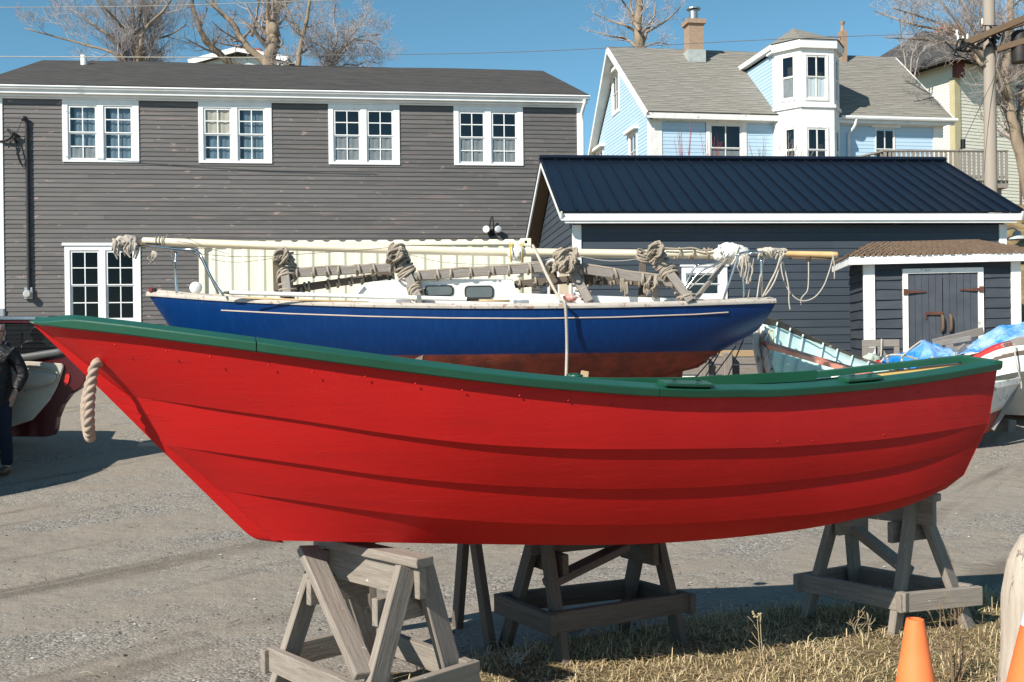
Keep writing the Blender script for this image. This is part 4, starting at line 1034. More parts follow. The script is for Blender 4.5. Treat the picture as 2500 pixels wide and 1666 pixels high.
    # gunwales: an outer rail following the top plank edge, canted outward
    for near in (1, 0):
        sgn = N if near else -N; secs = []; i0 = 0
        for k in range(i0, K+1):
            p, w = C['rail'][k]; p = p if near else mir(p, w)
            s = k/K; ht = .043*(.42+.58*sstep(s/.045)); c = V((0, 0, 1))
            ow = .030; 
            o0 = p+sgn*ow-c*.004; o1 = p+sgn*(ow+.006)+c*(ht-.012); i1 = p-sgn*.034+c*(ht+.010); i0_ = p-sgn*.028-c*.006
            secs.append([o0, o1, i1, i0_])
        cut = [0, 22, 62, 96-i0]
        names = []
        for a, b in zip(cut, cut[1:]):
            r_ = secs[a:b+1]; 
            if not near: r_ = secs[a:min(b+1, int(K*.905))]
            if a: r_ = [[q+AX*.004 for q in r_[0]]]+r_[1:]
            m = MB(); m.grid(r_, closed=True, flip=bool(near)); m.poly(r_[0]); m.poly(r_[-1][::-1]); m.build('gunwale', M['green'], D, bevel=.004)
    bow = MB(); pts = [(72, 783, .012), (112, 780, .05), (165, 778, .10), (190, 778, .12)]
    top = [onplane(x, y, P0+N*w, N) for x, y, w in pts]; ws = [w for *_, w in pts]
    lowp = [onplane(x, y, P0+N*w, N) for (x, y), w in zip(((74, 788), (112, 797), (158, 804), (190, 807)), ws)]
    bow.grid([[p+N*.012 for p in lowp], [p+N*.004 for p in top], [p-N*(2*w+.004) for p, w in zip(top, ws)], [p-N*(2*w+.012) for p, w in zip(lowp, ws)]]); bow.add([lowp[-1]+N*.012, top[-1], top[-1]-N*(2*ws[-1]), lowp[-1]-N*(2*ws[-1]+.012)], [(0, 1, 2, 3)])
    bow.build('bow_cap', M['green'], D, bevel=.004)
    # inner planking, risers, quarter knees
    inn = MB(); a = [(C['rail'][k], C['lap1'][k]) for k in range(4, K+1)]; ke = int(K*.925)-4
    def far(pw, ins=.016): p, w = pw; return p-N*(2*w-ins)+lift(p)*min(1, w/.1)
    inn.grid([[far(r_) for r_, l in a[:ke]], [far(l) for r_, l in a[:ke]]]); inn.grid([[p-N*.016 for (p, w), l in a[:ke]], [p-N*.016 for r_, (p, w) in a[:ke]]])
    i2 = MB(); i2.grid([[far(r_) for r_, l in a[ke-1:]], [far(l) for r_, l in a[ke-1:]]]); i2.grid([[p-N*.016 for (p, w), l in a[ke-1:]], [p-N*.016 for r_, (p, w) in a[ke-1:]]])
    lw = [(C['lap1'][k], C['chine'][k]) for k in range(4, K+1)]; lw0 = lw[:ke]; lw = lw[ke-1:]; inn.grid([[far(l) for l, c in lw0], [far(c) for l, c in lw0]]); inn.grid([[p-N*.016 for (p, w), c in lw0], [p-N*.016 for l, (p, w) in lw0]]); inn.grid([[far(c)+V((0, 0, .02)) for l, c in lw0], [p-N*.016+V((0, 0, .02)) for l, (p, w) in lw0]]); i2.grid([[far(l) for l, c in lw], [far(c) for l, c in lw]]); i2.grid([[p-N*.016 for (p, w), c in lw], [p-N*.016 for l, (p, w) in lw]]); i2.grid([[far(c)+V((0, 0, .02)) for l, c in lw], [p-N*.016+V((0, 0, .02)) for l, (p, w) in lw]])
    inn.build('inner_planking', M['green'], D, smooth_=True)
    i2.build('inner_lining', M['buff'], D, smooth_=True)
    rs = MB(); k0, k1 = 30, int(K*.9); pts = [far(C['rail'][k], .03)-V((0, 0, .075)) for k in range(k0, k1)]
    rs.tube(pts, .018, 4); rs.build('riser', M['green'], D)
    kn = MB(); k0 = int(K*.895); pts = [C['rail'][k] for k in range(k0, K+1)]
    rws = [[mir(p, w)-N*.03+V((0, 0, z)) for p, w in pts] for z in (.008, .042)]; rws2 = [[mir(p, w)+N*.03+V((0, 0, z)) for p, w in pts] for z in (.042, .008)]
    kn.grid(rws+rws2, closed=False); kn.add([rws[0][0], rws[1][0], rws2[0][0], rws2[1][0]], [(0, 1, 2, 3)]); kn.add([rws[0][-1], rws[1][-1], rws2[0][-1], rws2[1][-1]], [(3, 2, 1, 0)])
    p, w = C['rail'][-1]; kn.beam(p+N*.03+V((0, 0, .022))-AX*.015, mir(p, w)-N*.03+V((0, 0, .022))-AX*.015, .06, .04)
    kn.build('quarter_knee', M['green'], D, bevel=.004)
    # thwarts (seats) and frames inside
    for k in (34, 56, 74):
        p, w = C['lap1'][k]; MB().beam(p-N*.03+V((0, 0, .03)), p-N*(2*w-.03)+V((0, 0, .03)), .22, .025).build('thwart', M['buff'], D)
    # oarlock pads
    for (xa, xb, yy) in ((1618, 1735, 948), (2062, 2146, 946)):
        for near in (1,):
            f = ip(lines['rail'][0]); pr = []
            for px in (xa, (xa+xb)/2, xb):
                k = (px-85)/(2433-85)*K; k0 = int(k); p = C['rail'][k0][0].lerp(C['rail'][k0+1][0], k-k0); w = C['rail'][k0][1]
                p = p if near else mir(p, w); sg = N if near else -N; pr.append((p+V((0, 0, .062)), sg))
            m = MB(); m.grid([[p+sg*.034-V((0, 0, .022)), p+sg*.036-V((0, 0, .008)), p-sg*.05+V((0, 0, .006)), p-sg*.05-V((0, 0, .012))] for p, sg in pr], closed=True, flip=bool(near))
            for e in (0, -1):
                p, sg = pr[e]; m.add([p+sg*.034-V((0, 0, .022)), p+sg*.036-V((0, 0, .008)), p-sg*.05+V((0, 0, .006)), p-sg*.05-V((0, 0, .012))], [(0, 1, 2, 3)])
            o = m.build('oarlock_pad', M['green'], D, bevel=.003)
            hb = MB()
            for f_ in (.25, .75):
                p = pr[0][0].lerp(pr[2][0], f_); sg = pr[0][1]; hb.lathe(p-sg*.004+V((0, 0, .0035)), [(.010, 0), (.012, .003), (.0, .0035)], 10)
            hb.build('bolt_hole', M['black_metal'], o)
    # plank nails along the laps
    nl = MB()
    rnd = random.Random(3)
    for nm, dz, stp in (('rail', -.045, 5), ('lap1', .022, 4), ('lap2', .02, 4), ('lap3', .018, 3)):
        for k in range(8, K-4, stp):
            p, w = C[nm][k]; s = k/K; env = min(1., s*9., (1-s)*9.); o = lapd*env+.002 if nm != 'rail' else .005
            c = p+N*o+V((0, 0, dz+rnd.uniform(-.004, .004)))+AX*rnd.uniform(-.02, .02); nl.lathe(c-N*.002, [(.0045, 0), (.0035, .0015), (0, .002)], 7, N)
    nl.build('nail_heads', M['red'], D, smooth_=True)
    h = onplane(250, 884, P0+N*.06, N); MB().lathe(h+N*.004, [(.03, 0), (.024, .003), (0, .001)], 14, (N-V((0, 0, .25)))).build('rope_hole', M['black_metal'], D)
    # the becket
    near_p = [onplane(252, 884, P0+N*.07, N), onplane(240, 886, P0+N*.13, N), onplane(228, 905, P0+N*.15, N), onplane(219, 980, P0+N*.15, N), onplane(218, 1040, P0+N*.13, N), onplane(221, 1068, P0+N*.06, N), onplane(214, 1050, P0-N*.02, N), onplane(209, 990, P0-N*.10, N), onplane(226, 915, P0-N*.15, N), onplane(250, 884, P0-N*.07, N)]
    r = MB().rope(near_p, .0168, 8); tag(r.build('rope_becket', M['rope_pale'], loc=near_p[5], smooth_=True), 'thick pale twisted rope loop hanging through the bow of the red dory', 'rope')
dory()

# ------------------------------------------------------------------ sawhorses
def sawhorse(name_label, A, B, h, feet, zr=.22, brace=None, smear=None, legw=.09, bw=.09, mat='wood_grey', rails=True, spine=True, legin=.1):
    """A, B: beam ends (xy). feet: near-left, near-right, far-left, far-right ground points (xy)."""
    A, B = V((*A, 0)), V((*B, 0)); ax = (B-A).normalized(); sd = V((-ax.y, ax.x, 0))
    if sd.dot(V((*feet[0], 0))-A) < 0: sd = -sd
    gA = gz(A.x, A.y); mid = (A+B)/2
    S = empty('sawhorse', (mid.x, mid.y, gA), name_label, 'sawhorse', 'timber sawhorses under the red dory')
    m = M[mat]; z = lambda p, q: V((p.x, p.y, q+gA))
    MB().beam(z(A, h-.02), z(B, h-.02), bw, .04).build('top_beam', m, S, bevel=.004)
    if spine: MB().beam(z(A+ax*.015, h-.105), z(B-ax*.015, h-.105), .04, .128).build('spine_board', m, S, bevel=.003)
    legs = []
    for i, f in enumerate(feet):
        e = A+ax*legin if i < 2 else B-ax*legin; s = sd if i % 2 == 0 else -sd
        top = z(e+s*.042, h-.045); ft = V((f[0], f[1], gz(*f)-.02)); legs.append((top, ft, s))
        MB().beam(top, ft, .04, legw, up=s).build('leg', m, S, bevel=.004)
    pt = lambda l, q: l[0].lerp(l[1], (l[0].z-(q+gA))/(l[0].z-l[1].z))
    if rails:
        rb = MB
        for a, b, dz in ((0, 1, .0), (2, 3, .0)):
            s = -ax if a == 0 else ax; p, q = pt(legs[a], zr), pt(legs[b], zr); e = (q-p).normalized()*.08
            MB().beam(p+s*.066-e, q+s*.066+e, .038, .10).build('end_rail', m, S, bevel=.003)
        for a, b in ((0, 2), (1, 3)):
            s = legs[a][2]; p, q = pt(legs[a], zr+.006), pt(legs[b], zr+.006); e = (q-p).normalized()*.07
            MB().beam(p+s*.045-e, q+s*.045+e, .038, .10).build('side_rail', m, S, bevel=.003)
        for a, b in ((0, 1), (2, 3)):
            s = ax; p, q = pt(legs[a], h-.21), pt(legs[b], h-.21); e = (q-p).normalized()*.05; o = ax*(.062 if a == 0 else -.062)
            MB().beam(p+o-e, q+o+e, .035, .11).build('gusset', m, S, bevel=.003)
    if smear:
        kind, f, sz, mt, seed = smear; rn = random.Random(seed); mm = MB()
        if kind == 'rail':
            s = legs[0][2]; p, q = pt(legs[0], zr+.006), pt(legs[2], zr+.006); c = p.lerp(q, f)+s*.0655; t_ = (q-p).normalized(); u_ = V((0, 0, 1))
            e_ = s
        else:
            l = legs[1]; c = l[0].lerp(l[1], f); t_ = (l[1]-l[0]).normalized(); e_ = -ax; c = c+e_*(legw/2+.001)+l[2]*.0; u_ = e_.cross(t_).normalized()
        for k in range(9):
            a_ = c+t_*rn.uniform(-1, 1)*sz[0]+u_*rn.uniform(-1, 1)*sz[1]; lx, ly = rn.uniform(.3, 1)*sz[0]*.6, rn.uniform(.15, .5)*sz[1]
            mm.add([a_-t_*lx-u_*ly*.4+e_*.001, a_-t_*lx*.2-u_*ly+e_*.001, a_+t_*lx-u_*ly*.3+e_*.001, a_+t_*lx*.6+u_*ly+e_*.001, a_-t_*lx*.6+u_*ly*.8+e_*.001], [(0, 1, 2, 3, 4)])
        mm.build('paint_smear', M[mt], S)
    if brace:
        (p, q, w) = brace; MB().beam(p, q, .038, w, up=sd).build('brace', m, S, bevel=.004)
    return S, legs
M['orange_drip'] = m_plain('orange_paint_drip', (.62, .33, .09), .5)
def P3(px, py, Y): return at(px, py, Y)
sawhorse('pale grey sawhorse in front at left, with green paint smears on its low rail', (-.355, 4.18), (-.86, 4.69), .745,
         [(-.62, 3.93), (-.20, 4.36), (-1.06, 4.46), (-.60, 4.88)], .24, (at(752, 1338, 4.50), at(893, 1652, 4.02), .095), ('rail', .13, (.035, .03), 'green', 2), legin=.07)
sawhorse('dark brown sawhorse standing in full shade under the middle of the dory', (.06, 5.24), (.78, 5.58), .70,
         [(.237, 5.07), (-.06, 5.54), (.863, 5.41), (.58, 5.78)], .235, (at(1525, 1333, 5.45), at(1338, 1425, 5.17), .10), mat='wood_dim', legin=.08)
sawhorse('half sunlit grey sawhorse under the stern with a drip of orange paint', (2.235, 5.55), (1.78, 6.02), .765,
         [(1.97, 5.50), (2.44, 5.62), (1.63, 5.93), (2.0, 6.14)], .215, (at(2050, 1262, 5.95), at(2225, 1400, 5.82), .10), ('leg', .42, (.09, .006), 'orange_drip', 5), legin=.12)
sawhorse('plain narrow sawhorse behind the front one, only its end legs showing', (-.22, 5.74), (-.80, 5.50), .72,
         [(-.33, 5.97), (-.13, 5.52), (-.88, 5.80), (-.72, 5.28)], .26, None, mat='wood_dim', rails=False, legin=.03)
# ------------------------------------------------------------------ the blue sailboat
def sailboat():
    Yc = 13.; fr = Frame((0, Yc), R(0)); S = empty('sailboat', (-.6, Yc, gz(-.6, Yc)), 'blue hulled sailboat with white cabin and red bottom laid up on stands', 'boat')
    L = lambda px, py, y=0.: fr.loc(px, py, y)
    # hull lines measured against the boat's centre plane
    xs = np.linspace(0, 1, 61)
    xb, xst = -4.47, 3.17
    def hb(f):      # half breadth at the sheer
        a = max(0., min(1., f)); return 1.12*(math.sin(math.pi*min(1., a/.52)/2)**.78 if a < .52 else 1-.66*((a-.52)/.48)**2.1)
    sheer_px = [(368, 722), (500, 733), (700, 743), (900, 750), (1100, 753), (1300, 753), (1500, 751), (1700, 746), (1872, 740)]
    sx = [p[0] for p in sheer_px]; sy = [p[1] for p in sheer_px]
    zsh = []; 
    for f in xs:
        x = lerp(xb, xst, f); yb = hb(f); px = 1250+x/(Yc-yb)*F
        py = float(np.interp(px, sx, sy)); zsh.append(fr.loc(px, py, -yb)[1])
    zsh = np.array(zsh); c = np.polyfit(xs, zsh, 4); zsh = np.polyval(c, xs)
    # bottom profile on the centre plane
    prof = [(-4.47, 2.20), (-4.17, 1.74), (-3.9, 1.42), (-3.4, 1.18), (-2.6, 1.0), (-1.4, .9), (0., .9), (1.2, 1.0), (1.9, 1.14), (2.25, 1.26), (2.5, 1.40), (2.75, 1.53), (2.98, 1.66)]
    pxs = [p[0] for p in prof]; pzs = [p[1] for p in prof]
    n = 18; rows = []; zwl = 1.45
    tr = (2.98, 1.66)
    for i, f in enumerate(xs):
        xt = lerp(xb, xst, f); row = []
        xbot = lerp(-4.47, 2.98, f); zb = float(np.interp(xbot, pxs, pzs)); zt = zsh[i]; b = hb(f)
        if f < .045: xbot = lerp(xt, xbot, 1)
        for j in range(n+1):
            s = j/n
            q = (1-s**lerp(1.35, 2.2, min(1, f*2.)))
            y = b*max(0., q)**lerp(.95, .62, min(1, f*2.4))
            z = zt-(zt-zb)*(s**1.0)
            # stem rake: lower points lie further aft near the bow, forward near the stern
            x = lerp(xt, xbot, s)
            if f < .5:
                # stay behind the stem line
                zz = [2.20, 1.74, 1.42, 1.18, 1.0, .9]; xx = [-4.47, -4.17, -3.9, -3.4, -2.6, -1.4]
                xm = float(np.interp(-z, [-q_ for q_ in zz], xx)); x = max(x, xm+ (x-xb)*.0)
            row.append(fr.w(x, -y, z))
        rows.append(row)
    mir = lambda p: V((p.x, 2*Yc-p.y, p.z))
    t = NT('sailboat_hull_paint'); g = t.n('NewGeometry'); sp = t.n('SeparateXYZ'); t.l(g.outputs['Position'], sp.inputs[0]); v = t.coord()
    zl = t.math('ADD', sp.outputs[2], t.math('MULTIPLY', t.math('SUBTRACT', t.noise(v, 3, 5), .5), .012))
    red = t.ramp(zl, [(0, (1,)*3), (.5, (1,)*3), (.501, (0,)*3)]); mr = t.n('MapRange'); mr.inputs['From Min'].default_value = zwl-1; mr.inputs['From Max'].default_value = zwl+1
    t.l(zl, mr.inputs['Value']); red = t.ramp(mr.outputs[0], [(0, (1,)*3), (.4995, (1,)*3), (.5005, (0,)*3)])
    st = t.noise(t.coord('Object', (9, 9, .7)), 2, 5, .6); bl = t.mix(t.ramp(st, [(.45, (0,)*3), (.75, (1,)*3)]), (.0015, .027, .118), (.0025, .037, .145))
    scr = t.ramp(t.noise(v, 11, 6, .75), [(.70, (0,)*3), (.74, (.5,)*3)]); bl = t.mix(scr, bl, (.12, .2, .42))
    rd = t.mix(t.ramp(t.noise(v, 3.5, 7, .7), [(.35, (0,)*3), (.65, (1,)*3)]), (.27, .055, .03), (.10, .030, .023)); fl = t.ramp(t.noise(t.coord('Object', (1, 1, 6)), 4, 7, .75), [(.62, (0,)*3), (.68, (.7,)*3)])
    rd = t.mix(fl, rd, (.33, .16, .11))
    M['hull_blue'] = t.out(t.mix(red, bl, rd), t.mix(red, (.36,)*3, (.75,)*3), t.bump(t.noise(v, 2.2, 3), .08, .03), .22)
    hu = MB(); hu.grid(rows, flip=False); hu.grid([[mir(p) for p in r] for r in rows], flip=True)
    last = rows[-1]; hu.add(last+[mir(p) for p in reversed(last[:-1])], [list(range(2*len(last)-1))])
    hull = hu.build('hull', M['hull_blue'], S, smooth_=True, auto=50)
    # stripe
    sp_ = MB(); seq = [(540, 758), (700, 766), (900, 773), (1100, 777), (1300, 778), (1500, 775), (1700, 768), (1778, 763)]
    pts = []
    fx = [p[0] for p in seq]; fy = [p[1] for p in seq]
    for k in range(61):
        px = lerp(540, 1778, k/60); py = float(np.interp(px, fx, fy))
        # march the ray to the hull: the half breadth a little below the sheer
        yb = .9
        for _ in range(6):
            x, z = fr.loc(px, py, -yb); f = (x-xb)/(xst-xb); i = max(0, min(59.999, f*60)); i0 = int(i); zt = lerp(zsh[i0], zsh[i0+1], i-i0); xbt = lerp(-4.47, 2.98, f); zb = float(np.interp(xbt, pxs, pzs)); s = max(0, (zt-z)/(zt-zb))
            yb = hb(f)*max(0., 1-s**lerp(1.35, 2.2, min(1, f*2.)))**lerp(.95, .62, min(1, f*2.4))
        x, z = fr.loc(px, py, -(yb+.004)); pts.append(fr.w(x, -(yb+.003), z))
    sp_.tube(pts, .0075, 5); sp_.build('cove_stripe', M['gilt'], S)
    # toe rail and deck
    tr_ = MB()
    for sg in (1, -1):
        secs = []
        for i, f in enumerate(xs):
            x = lerp(xb, xst, f)+(-.04 if i == 0 else 0); b = hb(f) if i else 0.; zt = zsh[i]
            cs = [(b+.02, -.004), (b+.026, .022), (b+.012, .044), (b-.03, .058), (b-.035, .02)]
            secs.append([fr.w(x, -sg*yy, zt+dz) for yy, dz in cs])
        tr_.grid(secs, closed=True, flip=(sg > 0)); tr_.poly(secs[-1]); 
    tr_.build('toe_rail', M['rail_white'], S, smooth_=True, auto=45)
    dk = MB(); dk.grid([[fr.w(lerp(xb, xst, f), -hb(f)*yy, zsh[i]+.035+.05*(1-yy*yy)) for yy in (-1, -.6, -.2, .2, .6, 1)] for i, f in enumerate(xs)]); dk.build('deck', M['deck'], S, smooth_=True)
    zd = float(np.interp(.5, xs, zsh))+.07
    # long keel and rudder
    kl = MB(); kp = [(-2.7, 1.06), (-1.6, .45), (-1.0, .34), (2.0, .30), (2.12, .36), (2.02, 1.24), (1.0, 1.1), (-1., 1.0)]
    kl.prism([fr.w(x, -.07, z) for x, z in kp], (0, .14, 0)); kl.build('keel', M['antifoul'], S)
    rd_ = MB(); rp = [(2.03, 1.2), (2.02, .36), (2.12, .34), (2.07, .9), (2.10, 1.2), (2.29, 1.245), (2.40, 1.33), (2.2, 1.3)]
    rd_.prism([fr.w(x, -.035, z) for x, z in rp], (0, .07, 0)); rd_.build('rudder', M['antifoul'], S)
    # cabin trunk
    yc = -.56; cpx = [(862, 722), (866, 714), (884, 696), (910, 688), (976, 683), (1100, 682), (1251, 684), (1259, 706), (1270, 735)]
    side = [L(px, py, yc) for px, py in cpx]; cb = MB()
    near = [fr.w(x, yc, z) for x, z in side]; nl = [fr.w(near[0].x, yc, zd-.1), *near, fr.w(near[-1].x, yc, zd-.1)]
    farr = [mir(p) for p in nl]
    cb.add(nl, [list(range(len(nl)))]); cb.add(farr, [list(range(len(farr)))[::-1]])
    top_mid = [V((p.x, Yc, p.z+.045)) for p in nl]; cb.grid([nl, top_mid, farr])
    cab = cb.build('cabin', M['gel'], S, smooth_=True, auto=35)
    def rr(x0, x1, z0, z1, r, y): 
        o = []
        for cx, cz, a0 in ((x1-r, z1-r, 0), (x0+r, z1-r, 90), (x0+r, z0+r, 180), (x1-r, z0+r, 270)):
            for k in range(7): a = R(a0+15*k); o.append(fr.w(cx+r*math.cos(a), y, cz+r*math.sin(a)))
        return o
    for a, b, t0, t1 in ((1036, 1108, 697, 724), (1134, 1206, 698, 730)):
        x0, z1 = L(a, t0, yc); x1, z0 = L(b, t1, yc)
        w = MB().prism(rr(x0, x1, z0, z1, .05, yc-.012), (0, .012, 0)).build('cabin_window', M['black_rub'], cab)
        MB().prism(rr(x0+.018, x1-.018, z0+.018, z1-.018, .04, yc-.016), (0, .004, 0)).build('pane', M['pane'], w)
        q = MB(); 
        for k in range(8): pnt = rr(x0+.008, x1-.008, z0+.008, z1-.008, .045, yc-.013)[k*3+2]; q.lathe(pnt, [(.005, 0), (0, .003)], 6, V((0, -1, 0)))
        q.build('screws', M['steel'], w)
    bnd = MB(); x, z = side[1]; bnd.beam(fr.w(side[0][0]+.03, yc-.003, side[0][1]-.02), fr.w(side[2][0]+.03, yc-.003, side[2][1]-.02), .008, .05, up=V((0, -1, 0))); bnd.build('cabin_trim', M['galv'], cab)
    cm = MB(); x0, z0 = L(1262, 728, -.6); x1, _ = L(1720, 730, -.5); cm.grid([[fr.w(x0, -.62, zd-.1), fr.w(x1, -.45, zd-.1)], [fr.w(x0, -.62, L(1270, 716, -.62)[1]), fr.w(x1, -.45, L(1700, 731, -.45)[1])], [fr.w(x0, -.54, L(1270, 716, -.62)[1]), fr.w(x1, -.40, L(1700, 731, -.45)[1])], [fr.w(x0, -.54, zd-.1), fr.w(x1, -.40, zd-.1)]]); cm.grid([[fr.w(x0, .62, zd-.1), fr.w(x1, .45, zd-.1)], [fr.w(x0, .62, z0), fr.w(x1, .45, z0)]])
    cm.build('cockpit_coaming', M['gel'], S)
    # stainless rails
    bp = MB(); tub = lambda pts, r=.0135: bp.tube(smooth([at(*p) for p in pts], 6), r, 8)
    tub([(338, 600, 13.0), (380, 603, 12.8), (440, 609, 12.6), (470, 610, 12.55), (484, 616, 12.5), (494, 630, 12.45), (520, 685, 12.4), (546, 722, 12.35)])
    tub([(338, 600, 13.0), (380, 605, 13.25), (430, 612, 13.4), (470, 618, 13.5), (490, 630, 13.5), (510, 670, 13.55), (534, 718, 13.6)])
    tub([(419, 608, 12.7), (421, 632, 12.72), (428, 670, 12.75), (432, 720, 12.75)]); tub([(430, 616, 13.35), (428, 650, 13.3), (429, 690, 13.2), (435, 720, 13.2)])
    bp.build('bow_pulpit', M['steel'], S, smooth_=True)
    bp = MB()
    tub([(1764, 742, 12.45), (1775, 705, 12.4), (1800, 632, 12.4), (1806, 621, 12.4), (1818, 617, 12.45), (1850, 616, 12.6), (1880, 615, 12.9), (1882, 615, 13.2), (1840, 618, 13.45), (1770, 640, 13.5)])
    tub([(1655, 733, 12.35), (1672, 700, 12.4), (1695, 654, 12.4), (1702, 648, 12.4), (1712, 646, 12.4), (1762, 640, 12.6)], .012); tub([(1655, 735, 13.5), (1680, 700, 13.5), (1712, 662, 13.5), (1770, 640, 13.45)], .012)
    tub([(1858, 632, 12.62), (1859, 680, 12.62), (1862, 728, 12.65)]); tub([(1813, 655, 13.4), (1815, 690, 13.4), (1816, 728, 13.4)], .010)
    bp.build('stern_rail', M['steel'], S, smooth_=True)
    q = at(371, 708, 12.95); nv = MB(); nv.box(WORLD, q.x-.028, q.x+.02, q.y-.04, q.y+.04, q.z-.03, q.z+.03); nv.build('bow_light', M['lamp_red'], S, bevel=.006)
    MB().box(WORLD, q.x+.021, q.x+.05, q.y-.035, q.y+.035, q.z-.03, q.z+.018).build('light_housing', M['black_rub'], S, bevel=.006)
    q = at(477, 703, 12.85); MB().lathe(q+V((0, .02, 0)), [(0, .035), (.05, .03), (.072, .012), (.076, 0), (.06, -.03), (0, -.035)], 20, V((.3, -1, .1))).build('vent_cowl', M['gel'], S, smooth_=True)
    fx_ = MB()
    for px in (470, 500, 985, 1272, 1384): p = at(px, 724 if px < 700 else 737, 12.4 if px > 700 else 12.7); fx_.box(WORLD, p.x-.09, p.x+.09, p.y-.02, p.y+.02, p.z-.02, p.z+.02)
    fx_.build('deck_cleat', M['galv'], S, bevel=.006)
    cp = MB(); a, b = at(1023, 732, 11.92), at(1028, 806, 11.98); cp.beam(a+V((0, .0, .05)), a.lerp(b, .3), .055, .012, up=V((0, -1, 0))); cp.build('chainplate', M['galv'], S)
    cp = MB(); cp.beam(a.lerp(b, .28)+V((0, .02, 0)), b+V((0, .035, 0)), .05, .02, up=V((0, -1, 0))); cp.build('chainplate_strap', M['hull_blue'], S, bevel=.003)
    # boat stands
    for (px, py, x2) in ((1010, 878, 0), (1700, 905, 1)):
        p = at(px, py, 11.75 if not x2 else 12.5); st = empty('boat_stand', (p.x-.2, p.y-.5, gz(p.x, p.y)), ('steel jack stand with a brown triangular pad against the blue hull' if not x2 else 'black wire braced steel prop under the stern of the blue sailboat'), 'boat stand')
        if not x2:
            pd = MB(); pd.prism([p+V((-.10, -.02, -.045)), p+V((.085, .0, -.045)), p+V((.10, .06, .045))], (0.01, .10, .01)); pd.build('pad', M['pad'], st)
        g = gz(p.x, p.y); lg = MB()
        top = p+V((0, -.02, -.06))
        for a in (0, 120, 240): lg.tube([top-V((0, 0, .45)), V((p.x+.4*math.cos(R(a+20)), p.y-.35+.4*math.sin(R(a+20)), g))], .02, 6)
        lg.tube([top, top-V((0, .03, .5))], .018, 6); lg.build('leg', M['black_metal'], st)
        if x2:
            w_ = MB()
            for (x0, y0, x1_, y1) in ((1752, 860, 1684, 938), (1757, 860, 1711, 940), (1797, 845, 1728, 938), (1815, 830, 1766, 945)): w_.tube([at(x0, y0, 12.9), at(x1_, y1, 12.4)], .008, 5)
            w_.build('brace_wire', M['black_metal'], st)
    return fr
M['gilt'] = m_plain('tarnished_gold_stripe', (.62, .50, .42), .6)
M['rail_white'] = m_paint('weathered_white_rail', (.50, .455, .40), (.40, .355, .305), .75, 4, bump=.3, worn=(.30, .17, .12), wornp=.57, wscale=13)
M['deck'] = m_paint('worn_deck_paint', (.62, .56, .47), (.5, .43, .35), .8, 4, bump=.3, worn=(.30, .15, .10), wornp=.6, wscale=5)
M['antifoul'] = m_paint('flaking_red_antifouling', (.24, .045, .025), (.15, .033, .022), .75, 4, bump=.3, worn=(.33, .16, .11), wornp=.66)
M['gel'] = m_plain('white_gelcoat', (.82, .82, .80), .3, .4)
M['black_rub'] = m_plain('black_rubber', (.02, .02, .02), .5); M['pane'] = m_plain('grey_acrylic_pane', (.10, .11, .11), .12, .6)
M['lamp_red'] = m_plain('red_lens', (.22, .004, .012), .15, .6); M['pad'] = m_plain('brown_pad', (.20, .15, .115), .8)
sailboat()

